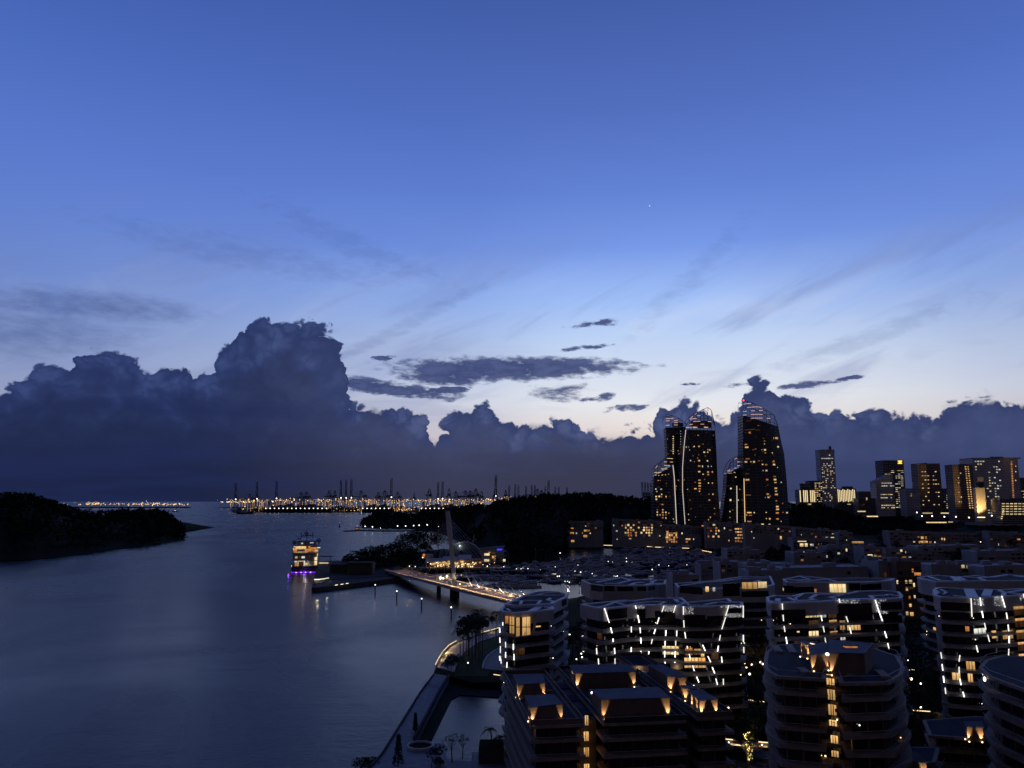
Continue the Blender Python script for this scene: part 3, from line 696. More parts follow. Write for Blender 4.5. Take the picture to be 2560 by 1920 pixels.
# ------------------------------------------------------------------ curved waterfront apartment blocks
def curved_block(label, outline_px, zr, nfl, bands, strips=(), lits=(), dots=(), fh=3.35, crown=3.4, extra=None, bw=0.9, wall=None, pane_floors=9, ins=1.6, glaze=(), led_r=0.14, core_from=0, group='curved apartment blocks with banded roofs'):
    out = ccw(plan(outline_px, zr)); cx = sum(p[0] for p in out) / len(out); cy_ = sum(p[1] for p in out) / len(out)
    t_ = thing('apartment_block', (cx, cy_, GZ), label, 'apartment block', group); org = (cx, cy_, GZ)
    rnd = random.Random(int(abs(cx) * 10) + nfl); wall = wall or WALL
    MB(org).prism(out, zr - crown, zr - .45).build('crown_wall', wall, t_)
    deck_ = MB(org).prism(offset(out, -.5), zr - .44, zr - .36).build('roof_deck', DECK, t_)
    n = len(out)
    for i in range(n):              # raised edge band, one length per side
        a, b_ = out[i], out[(i + 1) % n]
        ia, ib = offset(out, -bw)[i], offset(out, -bw)[(i + 1) % n]
        MB(org).prism([a, b_, ib, ia], zr - .43, zr + .04).build('roof_band', BAND, deck_)
    for k, (pl, w) in enumerate(bands):
        MB(org).ribbon([PZ(x, y, zr) for x, y in pl], w, zr - .37, zr + .02 - .012 * k).build('roof_band', BAND, deck_)
    core = offset(out, -ins); ztop = zr - crown
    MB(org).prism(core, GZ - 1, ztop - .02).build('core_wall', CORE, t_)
    f_outs = []
    for k in range(nfl):
        z = ztop - k * fh
        if z < GZ + 1: break
        if k > 0:
            o2 = offset(out, rnd.uniform(-.35, .45)); o2 = [(p[0] + rnd.uniform(-.25, .25), p[1] + rnd.uniform(-.25, .25)) for p in o2]
            sl_ = MB(org).prism(o2, z - .25, z + .5).build('balcony_slab', SLABW, t_); oc = ccw(o2)
            for i in range(len(oc)):
                a, b_ = oc[i], oc[(i + 1) % len(oc)]
                if facing(a, b_) and k < pane_floors: under(rod('balcony_rail', PALE, t_, (*a, z + .95), (*b_, z + .95), .06), sl_)
        if k < pane_floors: panes(t_, core, z - fh + .85, z - .35, 3.3)
    for l in lits:
        x0, y0, x1, y1 = l[:4]; kind = l[4] if len(l) > 4 else 'w'; mu = l[5] if len(l) > 5 else 1
        lit_window(t_, core if (len(l) < 7) else offset(out, .05), x0, y0, x1, y1, kind, .16, mu)
    for gz in glaze:                # dark glazed openings in the crown wall
        h = hit(out, (gz[0] + gz[2]) / 2, (gz[1] + gz[3]) / 2)
        if h:
            o = lit_window(t_, offset(out, .02), *gz, 'w', .04, 0); o.data = unit('box', GLASS)
    sp = offset(out, .35)
    for s_ in strips: led_strip(t_, sp, *s_, r=led_r, off=.12)
    balcony_lamps(t_, core, ztop - fh * min(nfl, 8) + .8, ztop - 1, 12, rnd)
    if dots:
        b_ = MB(org)
        for (x0, y0, x1, y1, nd) in dots:
            for _ in range(nd):
                h = hit(out, rnd.uniform(x0, x1), rnd.uniform(y0, y1))
                if h:
                    c = h[1] + h[2] * .12; s_ = rnd.uniform(.06, .12); b_.box(c, (s_, s_, s_), h[3])
        o = b_.build('led_dots', LEDP, t_); o['kind'] = 'stuff'
    return t_, out, core
k1 = crop(1230, 1460, 6.9125); k2 = crop(1440, 1480, 5.027); k3 = crop(1900, 1470, 5.53); k4 = crop(2270, 1420, 4.879); k6 = crop(1380, 1280, 5.53)
def rects(k, rows): return [tuple(k([(r[0], r[1])])[0]) + tuple(k([(r[2], r[3])])[0]) + tuple(r[4:]) for r in rows]
# --- left block at the promenade: rear wing, then the front wing with the tall lit corner room
curved_block('long rear wing of the promenade block, nearest the bridge end', k1([(215, 345), (520, 200), (720, 135), (900, 118), (1170, 128), (1312, 170), (1300, 215), (1120, 300), (1060, 335), (800, 352), (400, 372)]), 37, 9,
    [(k1([(270, 300), (520, 285), (840, 280)]), .8), (k1([(515, 285), (490, 340)]), .9), (k1([(840, 280), (790, 335)]), .9), (k1([(520, 200), (760, 190), (1240, 185)]), .8), (k1([(1000, 240), (960, 270), (1060, 290), (1030, 330)]), 1.1), (k1([(740, 190), (900, 150), (1180, 130)]), .6)],
    lits=rects(k1, [(1150, 930, 1200, 990, 'd', 0), (1290, 905, 1350, 945, 'd', 0)]), glaze=rects(k1, [(1205, 265, 1290, 370)]))
t_, out, core = curved_block('promenade block with a tall amber lit corner room', k1([(132, 450), (200, 478), (400, 500), (780, 462), (1068, 437), (1062, 385), (870, 352), (560, 352), (230, 366), (160, 405)]), 36.4, 9,
    [(k1([(260, 420), (310, 455)]), .8), (k1([(380, 378), (830, 375)]), .5), (k1([(825, 378), (690, 455)]), 2.2), (k1([(870, 360), (940, 375), (930, 400), (1060, 410)]), 1.4), (k1([(1060, 412), (820, 455)]), .6)],
    strips=rects(k1, [(190, 660, 190, 715), (138, 760, 140, 840), (142, 925, 145, 1015), (152, 1075, 150, 1190), (238, 1000, 240, 1095), (240, 1175, 238, 1270), (373, 1035, 373, 1135), (384, 1210, 384, 1315), (264, 1350, 260, 1445), (138, 1245, 145, 1320), (160, 1290, 166, 1375)]),
    lits=rects(k1, [(725, 725, 835, 745, 'w', 0), (970, 700, 1055, 720, 'w', 0), (415, 1110, 480, 1200, 'd', 1), (880, 805, 920, 820, 'o', 0)]), crown=3.6)
# tall two storey glazed corner with slanted piers
front = offset(out, .5)
for (x0, y0, x1, y1, kd, mu) in [(232, 555, 290, 680, 'o', 0), (308, 565, 385, 850, 'w', 1), (412, 580, 474, 900, 'w', 0), (518, 572, 655, 882, 'w', 1)]:
    (a, b0), (c_, d_) = k1([(x0, y0), (x1, y1)]); lit_window(t_, front, a, b0, c_, d_, kd, .1, mu)
for (x0, y0, x1, y1) in [(292, 560, 306, 860), (388, 575, 408, 900), (478, 570, 514, 900), (218, 550, 232, 850)]:
    (a, b0), (c_, d_) = k1([(x0, y0), (x1, y1)]); o = lit_window(t_, front, a, b0, c_, d_, 'w', .1, 0, 'pier', .3); o.data = unit('box', FRAME)
(a, b0), = k1([(400, 738)]); h = hit(front, a, b0)
for (xa, xb, yy) in [(235, 388, 720), (408, 660, 742)]:
    (a, b0), (c_, d_) = k1([(xa, yy - (22 if xa < 300 else 0)), (xb, yy)]); h0, h1 = hit(front, a, b0), hit(front, c_, d_); rod('transom', FRAME, t_, h0[1] + h0[2] * .25, h1[1] + h1[2] * .25, .12)
(a, b0), (c_, d_) = k1([(762, 500), (682, 885)]); h0, h1 = hit(out, a, b0), hit(out, c_, d_); rod('slanted_pier', WALL, t_, h0[1] + h0[2] * .6, h1[1] + h1[2] * .6, .4)
(a, b0), (c_, d_) = k1([(225, 545), (245, 850)]); h0, h1 = hit(out, a, b0), hit(out, c_, d_); rod('slanted_pier', WALL, t_, h0[1] + h0[2] * .6, h1[1] + h1[2] * .6, .3)

# --- wide block with many light strips
S2 = rects(k2, [(355, 205, 415, 385), (432, 445, 450, 515), (462, 585, 465, 625), (480, 705, 485, 775), (487, 835, 487, 905), (692, 435, 692, 505), (692, 695, 690, 765), (688, 825, 684, 895), (262, 705, 266, 780), (284, 838, 288, 912),
    (745, 170, 755, 210), (775, 290, 793, 385), (802, 445, 808, 515), (812, 575, 816, 645), (814, 740, 814, 775), (1105, 175, 1080, 250), (1045, 320, 1018, 400), (996, 465, 978, 525), (958, 590, 945, 650), (916, 745, 910, 780), (898, 845, 890, 882),
    (1255, 170, 1225, 258), (1132, 482, 1126, 550), (1120, 615, 1118, 675), (1115, 740, 1115, 820), (1272, 485, 1268, 555), (1258, 615, 1256, 675), (1248, 745, 1244, 820), (1242, 880, 1238, 950), (1118, 875, 1120, 900),
    (1348, 180, 1350, 285), (1352, 355, 1358, 445), (1366, 505, 1378, 580), (1398, 680, 1400, 705), (1422, 780, 1440, 848), (1465, 925, 1486, 992), (1515, 1065, 1543, 1135), (1918, 170, 1878, 300), (1876, 318, 1830, 466), (2100, 170, 2100, 320),
    (1812, 540, 1800, 610), (1788, 675, 1776, 748), (2100, 540, 2102, 628), (2105, 690, 2108, 765), (1590, 665, 1622, 738), (1655, 808, 1690, 880), (1710, 945, 1740, 1020), (1755, 1088, 1776, 1165), (1826, 812, 1834, 885), (1848, 1090, 1850, 1165)])
curved_block('wide white block striped with slanting white light strips, middle of the front row', k2([(50, 152), (280, 200), (345, 206), (690, 172), (1000, 162), (1240, 166), (1330, 182), (1600, 182), (1900, 168), (2102, 160), (2100, 126), (1965, 120), (1922, 80), (1400, 126), (1335, 70), (1120, 76), (950, 74), (720, 106), (600, 98)]), 37.4, 10,
    [(k2([(490, 125), (620, 160), (740, 158), (1040, 155), (1120, 120), (930, 118), (740, 140)]), .8), (k2([(620, 110), (490, 125), (350, 175), (285, 185)]), .9), (k2([(1340, 90), (1240, 85), (1290, 125), (1390, 130), (1260, 165)]), 1.0), (k2([(1390, 140), (1430, 160), (1590, 165)]), .9), (k2([(1620, 155), (1780, 122), (1960, 128), (2090, 128)]), .9), (k2([(1900, 90), (1960, 125)]), .9), (k2([(740, 140), (640, 165)]), .6)],
    strips=S2, lits=rects(k2, [(1090, 680, 1295, 785, 'y', 3), (1485, 715, 1570, 780, 'w', 1), (1365, 825, 1620, 950, 'w', 5), (1375, 700, 1460, 790, 'o', 1), (1570, 770, 1610, 810, 'w', 0), (285, 498, 310, 515, 'o', 0), (435, 240, 460, 300, 'd', 0), (720, 700, 850, 790, 'd', 2), (2080, 300, 2110, 350, 'o', 0)]),
    dots=rects(k2, [(755, 170, 870, 210, 24), (1110, 175, 1225, 245, 60), (1360, 185, 1475, 275, 46), (1815, 165, 2095, 195, 70), (1885, 265, 2095, 315, 60)]), glaze=rects(k2, [(400, 212, 640, 335), (770, 215, 870, 350), (965, 240, 1330, 380), (1360, 290, 1620, 405), (1655, 300, 1850, 430), (1900, 205, 2090, 265), (1890, 320, 2090, 430)]), crown=3.9)
# --- block right of the middle
S3 = rects(k3, [(305, 215, 310, 298), (316, 370, 322, 455), (330, 525, 342, 605), (355, 675, 372, 775), (838, 380, 855, 455), (868, 530, 885, 610), (892, 685, 905, 755), (1090, 150, 1102, 200), (1188, 392, 1215, 470), (1235, 540, 1258, 630),
    (1590, 165, 1640, 320), (1640, 320, 1690, 455), (1720, 600, 1748, 688), (1762, 762, 1780, 840), (1796, 925, 1812, 1010)])
curved_block('white block with warm lit rooms behind the brown tower block', k3([(80, 125), (100, 185), (160, 208), (480, 200), (780, 190), (1080, 165), (1580, 152), (1962, 140), (1975, 100), (1932, 52), (1700, 28), (1330, 42), (1190, 76), (720, 64), (580, 72), (430, 110), (200, 98)]), 40, 11,
    [(k3([(395, 130), (500, 175), (770, 160), (690, 140), (780, 85), (1150, 80)]), 1.1), (k3([(590, 80), (480, 140), (520, 165)]), .6), (k3([(160, 180), (240, 190), (250, 145)]), 1.6), (k3([(240, 190), (480, 185)]), .7), (k3([(960, 120), (1090, 150), (1580, 140), (1520, 100), (1740, 98), (1780, 80), (1850, 95), (1960, 105)]), 1.1), (k3([(1180, 75), (1050, 105), (960, 120)]), .9), (k3([(1560, 120), (1590, 145), (1940, 130)]), .7)],
    strips=S3, lits=rects(k3, [(630, 290, 815, 405, 'y', 3), (838, 290, 902, 405, 'c', 1), (680, 595, 800, 705, 'y', 2), (1210, 475, 1375, 580, 'w', 3), (1105, 450, 1165, 575, 'w', 1), (1112, 640, 1170, 718, 'c', 2), (945, 290, 1040, 318, 'w', 0), (955, 440, 1050, 468, 'w', 0), (968, 595, 1062, 610, 'w', 0), (945, 320, 1045, 410, 'd', 0), (955, 470, 1055, 555, 'd', 0), (968, 612, 1065, 700, 'd', 0), (680, 445, 800, 555, 'd', 3), (880, 655, 915, 705, 'o', 0), (510, 595, 540, 615, 'y', 0)]),
    dots=rects(k3, [(1120, 160, 1390, 212, 50), (1600, 180, 1660, 330, 26), (1665, 325, 1770, 355, 26), (1620, 160, 1760, 180, 12)]), glaze=rects(k3, [(1100, 215, 1530, 440), (1650, 195, 1940, 300), (1720, 380, 1950, 480), (170, 300, 620, 400)]), crown=4.0)
# --- right block and the one behind it
S4 = rects(k4, [(768, 370, 780, 595), (875, 362, 886, 460), (898, 525, 912, 605), (928, 670, 946, 750), (968, 815, 990, 898), (1140, 340, 1180, 480), (1195, 545, 1208, 622), (1216, 690, 1224, 770), (1230, 830, 1230, 915), (1226, 985, 1222, 1065), (1212, 1125, 1205, 1170), (832, 945, 848, 1025),
    (405, 1028, 417, 1105), (420, 1172, 430, 1252), (436, 1318, 446, 1398), (458, 1460, 466, 1535), (632, 1062, 622, 1140), (622, 1205, 624, 1285), (632, 1350, 645, 1425), (670, 1510, 684, 1572), (1072, 1110, 1092, 1162), (905, 1270, 912, 1315), (1402, 315, 1412, 365)])
curved_block('dark curved block at the right edge with an amber lit stair', k4([(300, 262), (312, 332), (400, 352), (770, 366), (1150, 346), (1415, 330), (1900, 322), (1900, 235), (1415, 246), (1100, 262), (750, 252), (400, 233), (340, 240)]), 42, 11,
    [(k4([(745, 258), (790, 355)]), 3.0), (k4([(985, 258), (950, 335)]), 2.4), (k4([(1415, 262), (1200, 296), (1415, 318)]), 1.1), (k4([(330, 270), (360, 290), (320, 315)]), 1.4), (k4([(1100, 262), (1180, 296), (1150, 335)]), 1.2), (k4([(400, 255), (470, 290), (430, 310)]), .6), (k4([(560, 330), (770, 350)]), .7)],
    strips=S4, lits=rects(k4, [(812, 735, 932, 835, 'c', 2), (1022, 765, 1065, 855, 'w', 0), (1160, 760, 1262, 862, 'w', 1), (702, 712, 742, 770, 'o', 0), (718, 1135, 808, 1252, 'w', 2), (545, 1268, 630, 1368, 'w', 1), (735, 1278, 785, 1398, 'w', 1), (1295, 468, 1395, 500, 'w', 0, 1), (1312, 612, 1415, 642, 'w', 0, 1), (1325, 758, 1415, 786, 'w', 0, 1), (1342, 902, 1415, 930, 'w', 0, 1), (1355, 1048, 1415, 1072, 'w', 0, 1), (1370, 1155, 1415, 1175, 'w', 0, 1), (1298, 505, 1400, 575, 'd', 0, 1), (1315, 648, 1415, 720, 'd', 0, 1), (1330, 792, 1420, 866, 'd', 0, 1), (1345, 936, 1420, 1010, 'd', 0, 1)]),
    dots=rects(k4, [(785, 375, 930, 450, 44), (1040, 340, 1150, 460, 50), (1360, 350, 1385, 395, 8)]), glaze=rects(k4, [(420, 420, 740, 520)]), crown=4.2)
curved_block('dark curved block behind the one at the right edge', k4([(110, 112), (150, 132), (340, 166), (950, 154), (1415, 152), (1900, 152), (1900, 88), (1415, 92), (1200, 76), (980, 108), (830, 88), (600, 106), (380, 84), (200, 100)]), 40, 9,
    [(k4([(240, 98), (400, 150), (540, 155), (700, 145), (620, 108)]), 1.2), (k4([(560, 105), (610, 145)]), 2.6), (k4([(150, 118), (330, 160)]), .9), (k4([(700, 108), (850, 115), (950, 150)]), 1.2), (k4([(1200, 80), (1030, 108), (850, 115)]), 1.4), (k4([(1300, 85), (1415, 105)]), 1.4)],
    lits=rects(k4, [(318, 725, 342, 775, 'w', 0)]), crown=5.6, pane_floors=3)
# --- second row
curved_block('low white block in front of the marina, dark windows only', k6([(400, 938), (520, 992), (700, 1014), (880, 1014), (1060, 1014), (1300, 1012), (1470, 988), (1570, 985), (1582, 940), (1440, 930), (1080, 926), (960, 902), (860, 906), (640, 930)]), 34, 6,
    [(k6([(620, 965), (960, 905), (1090, 940), (900, 985), (740, 985)]), 1.3), (k6([(1090, 940), (1240, 930), (1390, 945)]), 1.2), (k6([(1430, 945), (1370, 965), (1390, 980), (1270, 1008), (1080, 1005), (1150, 975), (1260, 968)]), 1.5), (k6([(1450, 1000), (1550, 988)]), 1.5)],
    glaze=rects(k6, [(545, 1015, 700, 1095), (720, 1022, 860, 1095), (905, 1030, 1120, 1095), (1180, 1030, 1300, 1090), (1330, 1025, 1420, 1080)]), crown=6.4, pane_floors=2)
curved_block('pale block with one wide golden penthouse window', [(1686, 1458), (1695, 1468), (1750, 1473), (1846, 1468), (1915, 1467), (1937, 1461), (1927, 1440), (1853, 1441), (1784, 1451)], 35, 6,
    [([(1700, 1464), (1760, 1455), (1800, 1453)], 1.0), ([(1800, 1453), (1850, 1446), (1920, 1444)], 1.0), ([(1860, 1462), (1900, 1450)], 1.2)],
    lits=rects(crop(1760, 1300, 5.53), [(530, 860, 730, 950, 'w', 2, 1), (750, 852, 862, 938, 'y', 0, 1), (20, 920, 60, 990, 'w', 0, 1), (120, 930, 150, 985, 'c', 0, 1)]) + [(1756, 1487, 1774, 1497, 'w', 1)], glaze=[(1808, 1458, 1850, 1490), (1700, 1466, 1755, 1484), (1856, 1478, 1920, 1492)], crown=6.2, pane_floors=2)
curved_block('pale block with a bright curved corner window, third in the second row', crop(1880, 1400, 3.19)([(245, 152), (270, 175), (360, 178), (600, 176), (900, 178), (1110, 164), (1142, 145), (840, 140), (600, 146), (460, 130), (380, 125)]), 35, 6,
    [(crop(1880, 1400, 3.19)([(250, 150), (420, 168), (600, 150)]), 1.2), (crop(1880, 1400, 3.19)([(600, 150), (680, 172), (1020, 170), (1120, 148)]), 1.1), (crop(1880, 1400, 3.19)([(380, 128), (460, 150), (350, 160)]), .9)],
    lits=rects(crop(1880, 1400, 3.19), [(625, 192, 742, 258, 'y', 3, 1), (498, 232, 512, 260, 'o', 0, 1), (245, 225, 260, 245, 'y', 0, 1)]), glaze=rects(crop(1880, 1400, 3.19), [(780, 185, 860, 240), (872, 192, 1025, 245), (340, 215, 490, 262), (255, 205, 330, 262)]), crown=6.0, pane_floors=2)
# ------------------------------------------------------------------ quieter apartment rows behind
def lowrise(label, x0, x1, y0, y1, Y, lits=(), mat_=None, depth=16, winrows=3, sub=(), group='pale low apartment rows', slope=0.0, nwin=None, skip=.35, box=2, cat='apartment block'):
    """block between two sight lines at range Y; roof line may slope (y0 left, y1 right)"""
    a, b_ = Vector(PY(x0, y0, Y)), Vector(PY(x1, y1, Y)); w = b_.x - a.x
    d = depth; sk = a.x / Y * d * .0
    t_ = thing('apartment_building', (a.x, Y, GZ), label, cat, group); org_ = (a.x, Y, GZ)
    rnd = random.Random(int(x0 * 3 + Y)); pl = [(a.x, Y), (b_.x, Y), (b_.x + 1, Y + d), (a.x + 1, Y + d)]
    zf = lambda x, y: a.z + (b_.z - a.z) * (x - a.x) / max(1e-3, w)
    MB(org_).prism(pl, GZ - 1, lambda x, y: zf(x, y) - .5).build('wall', mat_ or WALL2, t_)
    for s_ in (0, 1):
        e0, e1 = ((pl[0], pl[1]) if s_ == 0 else (pl[3], pl[2])); off_ = -.05 if s_ == 0 else -.4
        MB(org_).prism([(e0[0], e0[1] + off_), (e1[0], e1[1] + off_), (e1[0], e1[1] + off_ + .45), (e0[0], e0[1] + off_ + .45)], lambda x, y: zf(x, y) - 1.6, lambda x, y: zf(x, y) + .3).build('parapet', mat_ or WALL2, t_)
    for k in range(box):
        cx = a.x + w * rnd.uniform(.1, .9); s_ = rnd.uniform(3, 6); piece('lift_room', 'box', WALL2, t_, (cx, Y + d * rnd.uniform(.3, .7), zf(cx, 0) + .7), (s_, 4, rnd.uniform(1.8, 3.0)))
    nw = nwin or max(2, int(w / 4.6)); top = zf(a.x, 0)
    for r_ in range(winrows):
        for j in range(nw):
            if rnd.random() < skip: continue
            cx = a.x + w * (j + .5) / nw; z = zf(cx, 0) - 3.4 - r_ * 3.3
            if z < GZ + 1: continue
            piece('window', 'box', GLASS if rnd.random() > .1 else LIT[rnd.choice('ddo')], t_, (cx, Y - .03, z), (w / nw * rnd.choice((.45, .62, .8)), .1, 1.7))
        if winrows > 1 and top - 5.1 - r_ * 3.3 > GZ: MB(org_).prism([(a.x - .3, Y - 1.1), (b_.x + .3, Y - 1.1), (b_.x + .3, Y), (a.x - .3, Y)], top - 5.3 - r_ * 3.3, top - 4.9 - r_ * 3.3).build('balcony_slab', mat_ or WALL2, t_)
    for l in lits:
        p0, p1 = Vector(PY(l[0], l[1], Y)), Vector(PY(l[2], l[3], Y)); c = (p0 + p1) / 2
        piece('window', 'box', LIT[l[4] if len(l) > 4 else 'w'], t_, (c.x, Y - .12 - 1.1 * 0, c.z), (abs(p1.x - p0.x), .14, abs(p0.z - p1.z)))
    return t_
c6 = crop(1380, 1280, 5.53); c7 = crop(1760, 1300, 5.53); c8 = crop(2160, 1300, 5.53)
def speck(c, pts, kinds='woy', s=(26, 26), seed=1):
    rnd = random.Random(seed); out = []
    for p in pts:
        x, y = p[:2]; w = p[2] if len(p) > 2 else s[0]; h = p[3] if len(p) > 3 else s[1]
        (a, b0), (c_, d_) = c([(x - w / 2, y - h / 2), (x + w / 2, y + h / 2)]); out.append((a, b0, c_, d_, p[4] if len(p) > 4 else rnd.choice(kinds)))
    return out
def cluster(c, x0, x1, y0, y1, dx_, dy_, prob, seed, s=(20, 20), kinds='woyd'):
    rnd = random.Random(seed); pts = []
    y = y0
    while y <= y1:
        x = x0
        while x <= x1:
            if rnd.random() < prob: pts.append((x + rnd.uniform(-3, 3), y, s[0] * rnd.uniform(.7, 1.3), s[1] * rnd.uniform(.8, 1.2)))
            x += dx_
        y += dy_
    return speck(c, pts, kinds, seed=seed)
lowrise('leftmost quay block across the marina with a notched roof', 1418, 1508, 1304, 1303, 1165, speck(c6, [(260, 290, 34, 26, 'o'), (290, 292), (338, 294, 16, 24, 'c'), (465, 195, 14, 14, 'c'), (460, 258, 36, 24, 'w'), (505, 256, 36, 24, 'o'), (528, 295, 16, 16, 'w'), (460, 334, 52, 32, 'w'), (286, 402, 44, 28, 'w'), (605, 220, 26, 16, 'o'), (420, 292, 12, 20, 'o')]))
lowrise('long quay block across the marina with a glowing middle bay', 1531, 1656, 1297, 1303, 1165, speck(c6, [(853, 184, 14, 28, 'c'), (895, 263, 22, 14, 'c'), (970, 190, 24, 18, 'o'), (900, 376, 16, 12, 'c'), (1080, 370, 32, 12, 'y')]) + cluster(c6, 1020, 1390, 180, 330, 36, 36, .62, 4, (22, 24)))
lowrise('quay block with a bright amber grid of windows beside the towers', 1656, 1752, 1311, 1317, 1160, speck(c6, [(1490, 330, 16, 18, 'c'), (1797, 294, 18, 24, 'y'), (1880, 376, 66, 22, 'w'), (1862, 415, 30, 20, 'o'), (1958, 376, 12, 18, 'c')]) + cluster(c6, 1592, 1740, 292, 430, 32, 30, .85, 8, (28, 24), 'wwoo'))
lowrise('block below the towers with a lit corner stair, right of the amber grid', 1764, 1862, 1303, 1310, 1120, cluster(c7, 60, 230, 110, 240, 36, 40, .7, 11, (22, 24)) + cluster(c7, 440, 545, 125, 300, 34, 42, .85, 12, (28, 22), 'wwo') + speck(c7, [(138, 68, 34, 20, 'y'), (282, 115, 14, 30, 'c'), (345, 285, 16, 20, 'w'), (600, 250, 18, 24, 'y')]))
lowrise('long pale curved block right of the towers foot', 1862, 2005, 1309, 1318, 1060, speck(c7, [(1028, 125, 20, 22, 'y'), (1062, 245, 24, 44, 'w'), (658, 165, 12, 18, 'c'), (690, 248, 14, 18, 'c'), (810, 58, 34, 12, 'y'), (905, 58, 26, 10, 'y')]))
lowrise('pale terrace block with a lit canopy strip, hillside foot', 1988, 2098, 1318, 1327, 1000, speck(c7, [(1815, 242, 124, 12, 'y'), (1845, 217, 34, 14, 'w'), (1695, 240, 34, 12, 'y'), (1345, 205, 10, 16, 'c'), (1780, 192, 24, 10, 'y')]))
lowrise('small pale block with an amber rooftop strip', 2096, 2132, 1331, 1330, 960, speck(c7, [(2125, 308, 160, 26, 'w')]))
lowrise('terrace block with a brightly lit living room below the hillside', 1982, 2090, 1344, 1350, 900, speck(c7, [(1355, 296, 120, 12, 'y'), (1350, 345, 50, 40, 'y'), (1412, 345, 40, 44, 'y'), (1480, 344, 26, 26, 'c'), (1505, 346, 20, 30, 'c'), (1605, 342, 46, 30, 'y'), (1598, 388, 26, 20, 'y'), (1970, 278, 14, 14, 'c')]), depth=20)
lowrise('gently arched pale block with an orange glowing centre', 2224, 2442, 1327, 1334, 980, speck(c8, [(805, 246, 40, 30, 'w'), (855, 246, 26, 36, 'o'), (770, 310, 34, 34, 'o'), (825, 306, 110, 34, 'w'), (915, 308, 36, 30, 'o'), (693, 303, 26, 20, 'y'), (980, 312, 18, 30, 'c'), (1078, 262, 24, 30, 'w'), (1112, 268, 18, 36, 'w'), (1010, 370, 110, 8, 'c')]), depth=22)
lowrise('pale block cut by the right edge below the carpark block', 2472, 2580, 1327, 1338, 960, speck(c8, [(1980, 325, 26, 22, 'd'), (1860, 340, 12, 30, 'c'), (1960, 355, 30, 24, 'd')]))
rows = [  # label, x0, x1, y0, y1, Y, lits
 ('pale stepped block right of the marina end', 1818, 1912, 1372, 1376, 760, []),
 ('blue grey flat roofed block in the middle of the rows', 1984, 2066, 1381, 1384, 720, speck(c7, [(1380, 440, 14, 14, 'c'), (1700, 506, 20, 34, 'c')])),
 ('dark block with two small pale windows behind it', 2066, 2150, 1366, 1370, 780, speck(c7, [(1970, 416, 22, 40, 'y'), (1862, 462, 34, 24, 'c'), (2185, 495, 24, 30, 'd')])),
 ('narrow block with a lit glass balcony on its top floor', 2160, 2214, 1366, 1368, 740, speck(c8, [(85, 505, 70, 56, 'y'), (155, 495, 36, 22, 'y'), (215, 500, 50, 16, 'o')])),
 ('grey block with one cream window left of centre right rows', 2214, 2330, 1372, 1380, 730, speck(c8, [(515, 424, 30, 30, 'y'), (575, 446, 12, 24, 'c'), (635, 514, 34, 14, 'c')])),
 ('broad blue grey block in the middle of the right rows', 2296, 2460, 1366, 1362, 790, []),
 ('dusky block near the right edge, mid distance', 2442, 2580, 1378, 1376, 700, []),
 ('small boxy house block left of the tree gap', 1682, 1748, 1437, 1438, 480, []),
 ('pale house block with a square roof room', 1752, 1802, 1409, 1410, 640, []),
 ('house block with one lit cream window at its corner', 1800, 1876, 1404, 1406, 600, speck(c7, [(662, 634, 28, 28, 'y')])),
 ('long dim roof between the pale rows', 1866, 1996, 1409, 1411, 570, []),
 ('pale plain end wall behind the golden penthouse block', 1872, 1958, 1427, 1427, 470, []),
 ('long plain pale wall behind the third second-row block', 1956, 2170, 1421, 1417, 480, []),
 ('pale slab block with a plain wall left of the amber stair', 2196, 2246, 1403, 1403, 470, speck(c8, [(295, 760, 30, 60, 'd')])),
 ('wide plain pale roofscape at right, one cream window', 2328, 2476, 1411, 1414, 520, speck(c8, [(1368, 642, 48, 44, 'y'), (1424, 648, 16, 38, 'c')])),
 ('pale plain block at the right edge above the curved roofs', 2460, 2590, 1416, 1412, 500, [])]
for r_ in rows:
    lowrise(r_[0], *r_[1:7], winrows=1 if 'plain' in r_[0] else 2, skip=.5 if 'plain' not in r_[0] else .8, depth=26, box=3)
# the tall narrow one seen through the gap between the curved blocks
lowrise('narrow brown block with cream windows in the gap between curved blocks', 2240, 2302, 1404, 1406, 460, speck(c8, [(460, 858, 24, 50, 'y'), (582, 855, 30, 44, 'y'), (642, 852, 44, 48, 'y'), (690, 898, 26, 54, 'y'), (592, 955, 32, 46, 'y'), (672, 700, 24, 52, 'o'), (630, 1070, 30, 40, 'o'), (700, 1060, 26, 40, 'y'), (640, 1180, 32, 42, 'w'), (595, 1290, 34, 50, 'y'), (660, 1300, 50, 50, 'w'), (600, 930, 60, 14, 'd'), (650, 940, 70, 30, 'd')]), mat_=BROWN, winrows=6, depth=18)
# lit quay edge of the far marina shore
qp = [Vector(PZ(x, y, GZ + 1)) for x, y in c6([(115, 438), (450, 450), (640, 458), (955, 464), (1310, 476), (1400, 484), (1920, 502), (2050, 528), (2150, 545), (2230, 562)])]
qt = thing('quay_lighting', qp[0], 'thin glowing light line along the far marina quay', 'quay light')
for k, (p, q_) in enumerate(zip(qp, qp[1:])):
    if k in (0, 2, 4, 5, 7, 8): rod('light_strip', LEDW if k > 0 else glowmat('faint_led', (1, .75, .45), .5), qt, p.lerp(q_, .05), q_.lerp(p, .05), .35 if k else .2)
